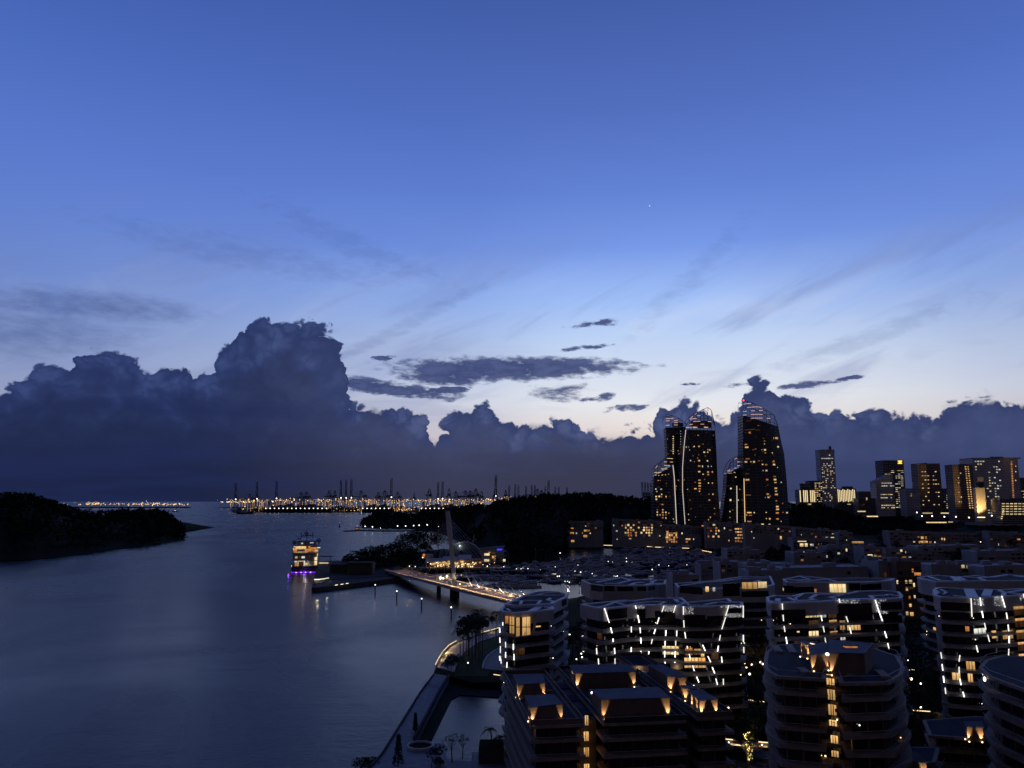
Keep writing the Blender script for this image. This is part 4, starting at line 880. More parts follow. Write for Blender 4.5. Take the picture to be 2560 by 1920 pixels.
# ------------------------------------------------------------------ brown terraced blocks in the foreground
def uplight(parent, x, y, z, tx, ty, h, watts=14.0):
    """small ground fitting grazing a wall: fitting at (x, y, z), wall point at (tx, ty)"""
    piece('uplight', 'rod', BULB, parent, (x, y, z + .08), (.26, .26, .2))
    lamp(parent, 'uplight_lamp', (x, y, z + .2), watts * 170 * random.uniform(.5, 1.35), (1.0, .66, .30), .08, 52, (tx, ty, z + h))
def roof_box(parent, poly, z0, z1, org, roofm=None, lights=(), watts=14.0, chamfer=0.0):
    """rooftop pavilion: walls, overhanging sheet roof, corner uplights; lights = corner indices"""
    poly = ccw(poly); o = MB(org).prism(poly, z0, z1).build('pavilion_wall', BROWN, parent)
    MB(org).prism(offset(poly, .18), z1 + .003, z1 + .2).build('pavilion_roof', roofm or ROOFBLUE, o)
    n = len(poly); cx = sum(p[0] for p in poly) / n; cy_ = sum(p[1] for p in poly) / n
    for k in lights:
        if isinstance(k, tuple): i, s_ = k
        else: i, s_ = k, .06
        a, b_ = Vector(poly[i % n]), Vector(poly[(i + 1) % n]); p = a.lerp(b_, s_); e = (b_ - a).normalized(); nr = Vector((e.y, -e.x))
        q_ = p + nr * .32; uplight(parent, q_.x, q_.y, z0, p.x, p.y, (z1 - z0) * .9, watts)
    return o
# ---- U shaped block: plan frame fitted to its long left edge
ZR = 24.0
A0 = Vector(PZ(1325, 1803, ZR + 1)[:2]); A1 = Vector(PZ(1256, 1677, ZR + 1)[:2])
vdir = (A1 - A0).normalized(); udir = Vector((vdir.y, -vdir.x))
def UV(u, v): p = A0 + udir * u + vdir * v; return (p.x, p.y)
def uv_of(px, py, z):
    p = Vector(PZ(px, py, z)[:2]) - A0; return p.dot(udir), p.dot(vdir)
def rect(u0, v0, u1, v1): return [UV(u0, v0), UV(u1, v0), UV(u1, v1), UV(u0, v1)]
LW = (A1 - A0).length
org = (A0.x, A0.y, GZ)
rb = thing('terraced_apartment_block', org, 'brown terraced block in the foreground with lit rooftop pavilions', 'apartment block', 'brown terraced blocks')
u_w1 = uv_of(1462, 1797, ZR + 1)[0]; u2a = uv_of(1500, 1800, ZR)[0]; u2b = uv_of(1712, 1798, ZR)[0]; u3a = uv_of(1742, 1795, ZR)[0]; u3b = uv_of(1832, 1790, ZR)[0]
wings = [(0.0, u_w1, 0.0, LW, 0), (u2a, u2b, uv_of(1600, 1806, ZR)[1], LW + 4, 0), (u3a, u3b, uv_of(1790, 1794, ZR)[1], LW + 20, 0)]
FH = 3.3
for wi, (ua, ub, va, vb, _) in enumerate(wings):
    pl = rect(ua, va, ub, vb)
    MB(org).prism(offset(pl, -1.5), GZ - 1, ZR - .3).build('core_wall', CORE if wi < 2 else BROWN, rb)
    MB(org).prism(pl, ZR - .55, ZR).build('roof_slab', SLAB, rb)
    MB(org).prism(offset(pl, -.9), ZR + .003, ZR + .06).build('roof_terrace', DECK, rb)
    for k in range(1, 7):
        z = ZR - k * FH
        if z < GZ: break
        wob = .5 * math.sin(k * 2.1 + wi * 1.7); o2 = [UV(ua + wob * .3, va + wob), UV(ub - wob * .2, va + wob * .8 + .2), UV(ub, vb), UV(ua - .3 * wob, vb)]
        MB(org).prism(o2, z - .3, z + .35).build('balcony_slab', SLAB, rb)
        panes(rb, offset(pl, -1.5), z + .6, z + FH - .5, 2.6, gap=.35)
    # glass parapet round the terrace with a bright top rail
    pr = offset(pl, -.25); pr = ccw(pr)
    for i in range(4):
        a, b_ = Vector((*pr[i], ZR)), Vector((*pr[(i + 1) % 4], ZR)); c = (a + b_) / 2; d = b_ - a
        rail_ = rod('parapet_rail', PALE, rb, a + Vector((0, 0, 1.15)), b_ + Vector((0, 0, 1.15)), .05)
        pan_ = piece('parapet_panel', 'box', BROWN if wi != 1 else FRAME, rb, c + Vector((0, 0, .58)), (d.length - .1, .06, 1.05), math.atan2(d.y, d.x)); under(rail_, pan_)
# bridging slabs between the wings (recessed stair wells with lit landings)
for (ua, ub, vs0) in ((u_w1, u2a, 2.2), (u2b, u3a, 2.0)):
    MB(org).prism(rect(ua + .02, vs0 + 4, ub - .02, LW - 6), GZ - 1, ZR - .8).build('link_wall', CORE, rb)
    for k in range(3): MB(org).prism(rect(ua + .03, vs0 + 7 + k * 12, ub - .03, vs0 + 12 + k * 12), ZR - .8, ZR - .5).build('link_roof', DECK, rb)
k5 = crop(1240, 1640, 5.925); lk = rect(u_w1 + .02, 6.2, u2a - .02, 8)
for (x0, y0, x1, y1) in [(1318, 880, 1362, 1025), (1300, 1120, 1368, 1255), (1302, 1355, 1372, 1490), (1305, 1598, 1378, 1720)]:
    (a, b0), (c_, d_) = k5([(x0, y0), (x1, y1)]); lit_window(rb, lk, a, b0, c_, d_, 'w', .1, 2, 'stair_window')
    h = hit(lk, (a + c_) / 2, (b0 + d_) / 2); p = h[1] + h[2] * 1.1; lamp(rb, 'stair_lamp', p, 22, (1, .5, .18), .3)
# rooftop pavilions, plans measured at roof level
def upoly(k, pts, z): return [PZ(x, y, z)[:2] for x, y in k(pts)]
def pav(pts_top, z1, lights, watts=13, k=k5, roofm=None):
    """pavilion from its roof outline (front left, front right, back right, back left)"""
    pl = upoly(k, pts_top, z1); roof_box(rb, pl, ZR + .06, z1, org, roofm, lights, watts)
    return pl
pav([(515, 770), (985, 715), (850, 585), (430, 600)], ZR + 3.3, [(0, .05), (0, .95), (3, .8)])
pav([(330, 432), (725, 405), (680, 275), (250, 290)], ZR + 3.2, [(0, .02), (0, .97), (3, .85)])
pav([(1560, 655), (2570, 625), (2400, 470), (1430, 510)], ZR + 3.9, [(0, .03), (0, .97), (1, .08)], 20)
pav([(1180, 265), (2066, 240), (1960, 135), (1090, 145)], ZR + 3.6, [(0, .02), (0, .97), (3, .5)], 20)
kk = crop(1520, 1640, 5.53)
pav([(820, 285), (1085, 300), (760, 130), (560, 130)], ZR + 3.6, [(0, .15), (0, .8)], 16, kk)
pav([(1010, 445), (1240, 470), (1190, 425), (1020, 415)], ZR + 2.8, [(3, .4), (0, .25)], 12, kk)
pav([(1265, 620), (1510, 610), (1300, 480), (1110, 490)], ZR + 3.0, [(0, .1), (0, .92), (3, .3), (3, .75)], 14, kk)
# lit sunken room between the two big pavilions
lr = rect(u2a + 1.2, uv_of(1460, 1760, ZR + 1)[1], u2a + 6.5, uv_of(1460, 1760, ZR + 1)[1] + 6)
MB(org).prism(lr, ZR + .06, ZR + 2.7).build('roof_lounge', BROWN, rb)
(a, b0), (c_, d_) = k5([(1185, 530), (1390, 675)]); lit_window(rb, lr, a, b0, c_, d_, 'w', .08, 3, 'lounge_window')
for (x, y) in [(1420, 545), (1160, 272)]:
    (a, b0), = k5([(x, y)]); p = PZ(a, b0, ZR + 2.6); piece('globe_lamp', 'ball', BULBC, rb, p, (.5,) * 3); rod('lamp_post', STEEL, rb, (p[0], p[1], ZR), p, .05)
# far roof seat corner with glowing walls
(a, b0), (c_, d_) = kk([(360, 135), (515, 190)]); p = Vector(PZ(a + 14, b0 + 20, ZR)); piece('bench_wall', 'box', WALL2, rb, p + Vector((0, 1.5, .9)), (5.5, .3, 1.7)); piece('bench', 'rod', PALE, rb, p + Vector((.8, -.6, .4)), (2.4, 2.4, .5)); lamp(rb, 'bench_lamp', p + Vector((0, .6, 1.4)), 30, (1, .66, .3), .2)
(a, b0), = kk([(960, 190)]); p = Vector(PZ(a, b0, ZR)); piece('screen_wall', 'box', WALL, rb, p + Vector((0, .8, .8)), (3.4, .25, 1.7)); lamp(rb, 'screen_lamp', p + Vector((0, 0, .5)), 18, (1, .66, .3), .15)
for (x, y) in [(660, 205), (1120, 435), (1185, 412), (1268, 525), (1320, 510), (1665, 715), (1240, 480)]:
    (a, b0), = kk([(x, y)]); piece('roof_lamp', 'ball', BULB, rb, PZ(a, b0, ZR + .8), (.35,) * 3)

# terrace clutter: planters, stepping slabs, air units, rails on every balcony
rc = random.Random(4)
for wi, (ua, ub, va, vb, _) in enumerate(wings):
    for k in range(7):
        u, v_ = rc.uniform(ua + 1.2, ub - 1.2), rc.uniform(va + 1.0, va + (vb - va) * .95); c_ = UV(u, v_); kind = rc.choice(('planter', 'air_unit', 'lounger', 'planter'))
        if kind == 'planter':
            piece('planter', 'box', SLAB, rb, (*c_, ZR + .35), (rc.uniform(1, 2.6), .7, .6), math.atan2(udir.y, udir.x)); m_ = MB(org); leafquads(m_, (*c_, ZR + .95), .9, .5, .5, 40, .2, rc); m_.build('planter_shrub', LEAF, rb)
        elif kind == 'air_unit': piece('air_unit', 'box', PALE, rb, (*c_, ZR + .5), (1.1, .8, .8), math.atan2(udir.y, udir.x))
        else: piece('lounger', 'box', CANVAS, rb, (*c_, ZR + .3), (.7, 1.8, .25), math.atan2(udir.y, udir.x))
    for (f0, f1) in ((.18, .28), (.62, .7)):
        MB(org).prism(rect(ua + (ub - ua) * f0, va + .7, ua + (ub - ua) * f1, va + 3.4), ZR + .07, ZR + .16).build('stepping_slab', WALL2, rb)
    for k in range(1, 5):
        z = ZR - k * FH + .35; c0, c1 = UV(ua, va), UV(ub, va); rod('balcony_rail', PALE, rb, (*c0, z + .65), (*c1, z + .65), .045)
        for j in range(int((ub - ua) / 1.6)): c_ = UV(ua + .5 + j * 1.6, va); rod('rail_post', STEEL, rb, (*c_, z), (*c_, z + .65), .03)
        if wi == 0: c0, c1 = UV(ua, va), UV(ua, vb); rod('balcony_rail', PALE, rb, (*c0, z + .65), (*c1, z + .65), .045)
# ---- brown rounded tower block
def terraced(label, roofpx, zr, nfl, fh, name='terraced_apartment_block', zig=True, ins=1.7):
    pl = ccw(plan(roofpx, zr)); cx = sum(p[0] for p in pl) / len(pl); cy_ = sum(p[1] for p in pl) / len(pl); org_ = (cx, cy_, GZ)
    t_ = thing(name, org_, label, 'apartment block', 'brown terraced blocks')
    MB(org_).prism(offset(pl, -ins), GZ - 1, zr - .3).build('core_wall', BROWN, t_)
    MB(org_).prism(pl, zr - .6, zr).build('roof_slab', SLAB, t_)
    MB(org_).prism(offset(pl, -.8), zr + .003, zr + .06).build('roof_terrace', DECK, t_)
    rnd = random.Random(int(cx * 7))
    for k in range(1, nfl):
        z = zr - k * fh
        if z < GZ: break
        o2 = [(p[0] + rnd.uniform(-.5, .5), p[1] + rnd.uniform(-.5, .5)) for p in offset(pl, rnd.uniform(-.2, .3))]
        MB(org_).prism(o2, z - .3, z + .4).build('balcony_slab', SLAB, t_); oc = ccw(o2)
        for i in range(len(oc)):
            a, b_ = oc[i], oc[(i + 1) % len(oc)]
            if facing(a, b_): rod('balcony_rail', PALE, t_, (*a, z + 1.1), (*b_, z + 1.1), .045)
        panes(t_, offset(pl, -ins), z + .65, z + fh - .5, 2.8, gap=.5)
    balcony_lamps(t_, offset(pl, -ins), zr - fh * 6, zr - 1, 7, rnd)
    return t_, pl, org_
kB = crop(1900, 1470, 5.53); k2b = crop(1880, 1400, 3.19)
tb, plB, oB = terraced('brown rounded tower block with a column of lit stair windows', [(1908, 1662), (1917, 1676), (1942, 1690), (2062, 1697), (2066, 1687), (2094, 1690), (2099, 1707), (2222, 1705), (2256, 1686), (2262, 1668), (2246, 1640), (2180, 1618), (2020, 1606), (1940, 1612), (1914, 1630)], 36.0, 10, 3.3)
core = offset(plB, -1.7); wellB = offset(plB, -.6)
for (x0, y0, x1, y1) in [(600, 912, 655, 992), (608, 1032, 662, 1110), (615, 1152, 672, 1232), (622, 1275, 676, 1335), (634, 1398, 684, 1455), (640, 1520, 690, 1565)]:
    (a, b0), (c_, d_) = k2b([(x0, y0), (x1, y1)]); lit_window(tb, wellB, a, b0, c_, d_, 'w', .35, 2, 'stair_window', .3)
for i in range(len(plB)):
    a, b_ = Vector((*offset(plB, -.3)[i], 36)), Vector((*offset(plB, -.3)[(i + 1) % len(plB)], 36)); rod('parapet_rail', PALE, tb, a + Vector((0, 0, 1.1)), b_ + Vector((0, 0, 1.1)), .05)
def pavB(t_, org_, pts, z0, z1, lights, k, watts=12, roofm=None):
    roof_box(t_, [PZ(x, y, z1)[:2] for x, y in k(pts)], z0, z1, org_, roofm, lights, watts)
pavB(tb, oB, [(960, 905), (1440, 915), (1560, 780), (960, 730)], 36.06, 40.2, [(0, .02)], kB)
pavB(tb, oB, [(700, 930), (960, 915), (900, 760), (680, 810)], 36.06, 39.2, [(0, .08), (0, .85)], kB)
pavB(tb, oB, [(555, 760), (680, 790), (800, 750), (560, 740)], 36.06, 39.0, [(0, .05), (0, .85)], kB, 16)
(a, b0), = kB([(930, 915)]); piece('globe_lamp', 'ball', BULBC, tb, PZ(a, b0, 39.4), (.8, .8, .6))
(a, b0), (c_, d_) = kB([(695, 765), (780, 785)]); p, q_ = Vector(PZ(a, b0, 39.25)), Vector(PZ(c_, d_, 39.25)); rod('light_strip', LEDW, tb, p, q_, .12)
(a, b0), = kB([(1250, 815)]); p = Vector(PZ(a, b0, 40.5)); piece('roof_lantern', 'box', LIT['o'], tb, p, (2.4, 1.2, .5)); piece('lantern_cap', 'box', ROOFBLUE, tb, p + Vector((0, 0, .35)), (2.8, 1.6, .15))
(a, b0), = kB([(1430, 1040)]); p = Vector(PZ(a, b0, 36)); piece('planter', 'box', SLAB, tb, p + Vector((0, 0, .4)), (2.4, 1, .8)); lamp(tb, 'planter_lamp', p + Vector((-.6, -.8, 1.3)), 10, (1, .6, .3), .1)
for (x0, y0, x1, y1) in [(205, 800, 265, 880), (395, 790, 460, 890), (570, 1115, 650, 1170), (1150, 1120, 1240, 1190), (1650, 1150, 1740, 1230)]:
    (a, b0), (c_, d_) = kB([(x0, y0), (x1, y1)]); p, q_ = Vector(PZ(a, b0, 36.3)), Vector(PZ(c_, d_, 36.3)); b_ = MB(oB); b_.ribbon([p, q_], 1.6, 36.07, 36.5); b_.build('stepping_slab', SLAB, tb)
# ---- stepped block at the right edge
tr, plR, oR = terraced('dark stepped balcony block cut by the right edge of the picture', [(2446, 1668), (2470, 1690), (2530, 1712), (2640, 1752), (2760, 1800), (2800, 1690), (2640, 1640), (2500, 1640), (2462, 1650)], 36.5, 10, 3.3)
for i in range(len(plR)):
    a, b_ = Vector((*offset(plR, -.3)[i], 36.5)), Vector((*offset(plR, -.3)[(i + 1) % len(plR)], 36.5)); rod('parapet_rail', PALE, tr, a + Vector((0, 0, 1.1)), b_ + Vector((0, 0, 1.1)), .05)
(a, b0), = k2b([(1835, 910)]); 
h = hit(offset(plR, .2), 2466, 1698); 
if h: piece('wall_lamp', 'ball', BULBC, tr, h[1] + h[2] * .3, (.5, .5, .9))
# ---- lower block with one glowing roof pavilion
tl, plL, oL = terraced('low brown block with one glowing roof pavilion near the bottom right', [(2322, 1838), (2470, 1848), (2560, 1850), (2540, 1800), (2440, 1790), (2306, 1800)], 17.5, 5, 3.3)
kL = crop(2200, 1650, 6.144)
roof_box(tl, [PZ(x, y, 20.6)[:2] for x, y in kL([(1330, 1030), (1580, 1040), (1560, 960), (1300, 960)])], 17.56, 20.6, oL, None, [(0, .06), (0, .85), (3, .6)], 18)
lamp(tl, 'court_lamp', Vector(PZ(2322, 1870, 12)) + Vector((-1.5, -1.5, 0)), 40, (1, .5, .14), .2)
# ---- roofs at the very bottom
tz, plZ, oZ = terraced('low roof with lit pavilions at the bottom edge, below the rounded tower', [(2090, 1900), (2260, 1912), (2340, 1905), (2350, 1868), (2250, 1866), (2092, 1870)], 15.5, 4, 3.3)
for pts, lg in (([(708, 1545), (885, 1560), (870, 1500), (700, 1500)], [(0, .06), (0, .95)]), ([(1045, 1600), (1390, 1620), (1310, 1535), (1040, 1528)], [(3, .5), (0, .25), (0, .95)])):
    roof_box(tz, [PZ(x, y, 18.4)[:2] for x, y in k2b(pts)], 15.56, 18.4, oZ, None, lg, 12)
(a, b0), (c_, d_) = k2b([(1225, 1640), (1280, 1659)]); p = Vector(PZ((a + c_) / 2, b0, 16.2)); piece('roof_light', 'box', LIT['y'], tz, p, (2.2, 1.0, .4))
# ------------------------------------------------------------------ the curved twin towers and skyline
c3 = crop(1560, 960, 4.148)
SEAM = glowmat('tower_edge_led', (1.0, .86, .72), .75); SEAMW = glowmat('warm_edge_led_crown_glow', (1.0, .66, .3), 1.1)
def tower(label, left, right, topl, topr, crown, Y, depth, bulge, lits, seams=(), seed=1, glow=0.0, beam_m=None, ncol=9, nrow=6, beacon=False, penthouse=None):
    """left/right: (x, y) edges going down (crop pixels); crown: (x, y) of the sail rim left to right"""
    L, Rr = c3(left), c3(right); cr = c3(crown); tl, trr = c3([topl])[0], c3([topr])[0]
    def at(edge, y):
        for (x0, y0), (x1, y1) in zip(edge, edge[1:]):
            if y0 <= y <= y1: return x0 + (x1 - x0) * (y - y0) / max(1e-6, y1 - y0)
        return edge[0][0] if y < edge[0][1] else edge[-1][0]
    ybot = max(L[-1][1], Rr[-1][1]); ytop = min(tl[1], trr[1]); base = PY((L[-1][0] + Rr[-1][0]) / 2, ybot, Y)
    t_ = thing('residential_tower', (base[0], Y, 4.0), label, 'tower', 'curved residential towers'); org_ = (base[0], Y, 4.0)
    NU = 9; NL = 14; rings = []
    def surf(u, py, lift=0.0):      # front surface point
        xl, xr = at(L, py), at(Rr, py); x = xl + (xr - xl) * u; return Vector(PY(x, py, Y - bulge * 4 * u * (1 - u)))
    for j in range(NL + 1):
        s_ = j / NL; ring = []
        for i in range(NU):
            u = i / (NU - 1); yt = tl[1] + (trr[1] - tl[1]) * u; y = yt + (ybot - yt) * s_
            ring.append(surf(u, y))
        f0, f1 = ring[0].copy(), ring[-1].copy()
        ring.append(f1 + Vector((-2, depth, 0))); ring.append(f0 + Vector((2, depth, 0))); rings.append(ring)
    m_ = NU + 2; vs_ = [p for r_ in rings for p in r_]; nb = len(vs_); vs_ += [Vector((p.x, p.y, 2.0)) for p in rings[-1]]
    fs = [(j * m_ + i, (j + 1) * m_ + i, (j + 1) * m_ + (i + 1) % m_, j * m_ + (i + 1) % m_) for j in range(NL + 1) for i in range(m_)]
    fs.append(tuple(range(m_)))
    MB(org_).add(vs_, fs).build('glass_shell', TGLASS, t_)
    # lattice sail on top
    bm_ = beam_m or STEEL; n = max(5, int(ncol * .75)); nrow = max(4, nrow - 1); rim = []; glow *= .7
    for i in range(n + 1):
        u = i / n; x = cr[0][0] + (cr[-1][0] - cr[0][0]) * u; y = None
        for (x0, y0), (x1, y1) in zip(cr, cr[1:]):
            if x0 - 1e-6 <= x <= x1 + 1e-6: y = y0 + (y1 - y0) * (x - x0) / max(1e-6, x1 - x0)
        rim.append((u, x, y))
    for dy_ in (0, 1):
        top_pts = []; 
        for (u, x, y) in rim:
            yt = tl[1] + (trr[1] - tl[1]) * u; b0 = surf(u, yt) + Vector((0, depth * .8 * dy_, 0)); p = Vector(PY(x, y, b0.y if dy_ == 0 else Y - bulge * 4 * u * (1 - u))) + Vector((0, depth * .8 * dy_, 0)); top_pts.append((b0, p))
            if (p - b0).length > 1: rod('crown_post', bm_, t_, b0, p, .28 if dy_ == 0 else .2)
        for (a, b_), (c_, d_) in zip(top_pts, top_pts[1:]):
            rod('crown_rim', bm_, t_, b_, d_, .38)
        for r_ in range(1, nrow if dy_ == 0 else 0):
            for (a, b_), (c_, d_) in zip(top_pts, top_pts[1:]):
                z_ = min(top_pts[0][0].z, top_pts[-1][0].z) + r_ * (max(q_[1].z for q_ in top_pts) - min(top_pts[0][0].z, top_pts[-1][0].z)) / nrow
                if z_ <= max(b_.z, d_.z) and z_ >= min(a.z, c_.z):
                    p = a.lerp(b_, (z_ - a.z) / max(.1, b_.z - a.z)) if b_.z >= z_ else a.lerp(b_, 1); q_ = c_.lerp(d_, (z_ - c_.z) / max(.1, d_.z - c_.z)) if d_.z >= z_ else d_
                    rod('crown_beam', (SEAMW if seed == 3 else ROSE) if dy_ == 0 and random.random() < glow else bm_, t_, p, q_, .3)  # floodlighting on the lattice painted as emission on some beams
    rr = random.Random(seed * 13)
    for l in list(lits) + [(rr.uniform(left[0][0] + 12, right[0][0] - 12), left[0][1] + 40 + 30.5 * rr.randint(0, 26), rr.choice((9, 14, 20)), 12, rr.choice('dddo')) for _ in range(34)]:
        x, y = l[0], l[1]; w = l[2] if len(l) > 2 else 22; h_ = l[3] if len(l) > 3 else 20; kd = l[4] if len(l) > 4 else random.choice('wwyo')
        (px, py), = c3([(x, y)]); xl, xr = at(L, py), at(Rr, py); u = (px - xl) / max(1, xr - xl)
        if not .0 <= u <= 1.0: continue
        p = surf(u, py) + Vector((0, -.25, 0)); sl = -bulge * 4 * (1 - 2 * u) / ((xr - xl) / FPX * Y)
        piece('window', 'box', LIT[kd], t_, p, (  .7 * w / 4.148 / FPX * Y, .5, .68 * h_ / 4.148 / FPX * Y), math.atan(sl))
    for (pts, m2, r_) in seams:
        q_ = []
        for (x, y) in c3(pts):
            xl, xr = at(L, y), at(Rr, y); q_.append(surf(min(1, max(0, (x - xl) / max(1, xr - xl))), y) + Vector((0, -.8, 0)))
        for a, b_ in zip(q_, q_[1:]): rod('edge_light', m2, t_, a, b_, r_)
    if penthouse:
        x0, y0, x1, y1 = penthouse; (a, b0), (c_, d_) = c3([(x0, y0), (x1, y1)]); p, q_ = Vector(PY(a, b0, Y + 6)), Vector(PY(c_, d_, Y + 6))
        c = (p + q_) / 2; piece('penthouse', 'box', BROWN, t_, c, (abs(q_.x - p.x), 12, abs(p.z - q_.z)))
    if beacon:
        p = Vector(PY(*cr[0], Y)); piece('beacon', 'ball', RED, t_, p, (2.6,) * 3)
    return t_
YT = 1215
# tall left tower, behind
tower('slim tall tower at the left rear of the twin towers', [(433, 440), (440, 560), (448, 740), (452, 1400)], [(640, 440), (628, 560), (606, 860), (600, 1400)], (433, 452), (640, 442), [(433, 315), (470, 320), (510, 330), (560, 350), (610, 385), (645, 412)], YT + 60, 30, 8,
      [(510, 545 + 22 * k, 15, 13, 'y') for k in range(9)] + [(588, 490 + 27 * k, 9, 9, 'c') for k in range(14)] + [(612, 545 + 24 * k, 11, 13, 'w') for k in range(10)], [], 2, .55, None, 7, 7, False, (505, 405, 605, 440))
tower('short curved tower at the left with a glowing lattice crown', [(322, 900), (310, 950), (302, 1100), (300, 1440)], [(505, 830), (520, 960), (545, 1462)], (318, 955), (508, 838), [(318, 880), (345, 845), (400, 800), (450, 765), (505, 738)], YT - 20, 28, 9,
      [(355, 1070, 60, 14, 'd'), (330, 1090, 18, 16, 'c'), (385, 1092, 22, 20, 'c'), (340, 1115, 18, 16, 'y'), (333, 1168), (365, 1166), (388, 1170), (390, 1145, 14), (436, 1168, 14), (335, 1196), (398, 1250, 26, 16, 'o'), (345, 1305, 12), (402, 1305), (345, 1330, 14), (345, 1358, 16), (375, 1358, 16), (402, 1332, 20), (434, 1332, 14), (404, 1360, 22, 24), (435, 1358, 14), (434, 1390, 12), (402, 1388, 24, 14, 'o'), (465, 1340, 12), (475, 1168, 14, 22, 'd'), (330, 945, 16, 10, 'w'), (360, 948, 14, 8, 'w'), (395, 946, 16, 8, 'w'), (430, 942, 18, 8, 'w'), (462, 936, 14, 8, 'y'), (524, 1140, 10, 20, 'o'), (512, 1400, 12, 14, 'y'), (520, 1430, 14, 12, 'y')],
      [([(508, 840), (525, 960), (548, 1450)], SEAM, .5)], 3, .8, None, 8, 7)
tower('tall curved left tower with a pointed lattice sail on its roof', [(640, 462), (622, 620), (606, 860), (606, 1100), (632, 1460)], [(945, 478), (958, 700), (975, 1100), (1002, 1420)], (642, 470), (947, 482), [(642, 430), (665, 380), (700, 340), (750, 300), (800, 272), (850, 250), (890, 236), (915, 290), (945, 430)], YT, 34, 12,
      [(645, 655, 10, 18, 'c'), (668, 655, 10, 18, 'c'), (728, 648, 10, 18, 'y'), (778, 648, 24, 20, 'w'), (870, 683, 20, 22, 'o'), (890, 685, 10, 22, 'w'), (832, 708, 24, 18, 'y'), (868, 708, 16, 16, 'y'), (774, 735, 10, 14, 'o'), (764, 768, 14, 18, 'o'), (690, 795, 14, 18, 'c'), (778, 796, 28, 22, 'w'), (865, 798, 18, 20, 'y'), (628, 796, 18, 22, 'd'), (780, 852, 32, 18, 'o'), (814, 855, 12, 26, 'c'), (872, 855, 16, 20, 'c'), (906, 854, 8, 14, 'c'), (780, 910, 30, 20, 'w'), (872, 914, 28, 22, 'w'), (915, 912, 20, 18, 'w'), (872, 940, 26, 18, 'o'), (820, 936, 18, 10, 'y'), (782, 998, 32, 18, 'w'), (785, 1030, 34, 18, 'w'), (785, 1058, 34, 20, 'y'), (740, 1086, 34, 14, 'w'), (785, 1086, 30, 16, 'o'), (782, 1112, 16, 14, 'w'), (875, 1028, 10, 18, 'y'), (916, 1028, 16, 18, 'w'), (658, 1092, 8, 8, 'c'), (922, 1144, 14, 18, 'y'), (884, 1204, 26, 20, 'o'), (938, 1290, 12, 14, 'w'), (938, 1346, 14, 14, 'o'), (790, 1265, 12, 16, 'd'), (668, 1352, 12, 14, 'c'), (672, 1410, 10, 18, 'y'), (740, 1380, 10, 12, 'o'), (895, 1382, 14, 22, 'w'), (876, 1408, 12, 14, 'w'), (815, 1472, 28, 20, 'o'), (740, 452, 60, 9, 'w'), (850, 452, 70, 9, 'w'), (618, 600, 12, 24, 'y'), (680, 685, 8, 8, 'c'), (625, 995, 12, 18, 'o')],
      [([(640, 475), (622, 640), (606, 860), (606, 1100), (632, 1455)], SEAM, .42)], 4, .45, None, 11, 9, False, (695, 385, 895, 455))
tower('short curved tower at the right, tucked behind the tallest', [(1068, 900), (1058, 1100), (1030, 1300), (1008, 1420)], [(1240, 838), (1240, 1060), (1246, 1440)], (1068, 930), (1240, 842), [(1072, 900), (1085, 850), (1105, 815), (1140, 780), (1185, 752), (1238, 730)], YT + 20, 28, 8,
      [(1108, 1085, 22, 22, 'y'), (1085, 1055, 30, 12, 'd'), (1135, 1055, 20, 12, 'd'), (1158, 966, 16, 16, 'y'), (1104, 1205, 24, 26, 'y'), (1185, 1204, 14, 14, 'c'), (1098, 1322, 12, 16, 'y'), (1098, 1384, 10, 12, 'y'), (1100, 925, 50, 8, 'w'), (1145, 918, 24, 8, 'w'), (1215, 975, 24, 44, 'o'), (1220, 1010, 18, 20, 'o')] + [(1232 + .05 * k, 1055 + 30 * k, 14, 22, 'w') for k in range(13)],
      [([(1168, 1055), (1170, 1200), (1172, 1440)], SEAM, .5)], 5, .35, None, 7, 6)
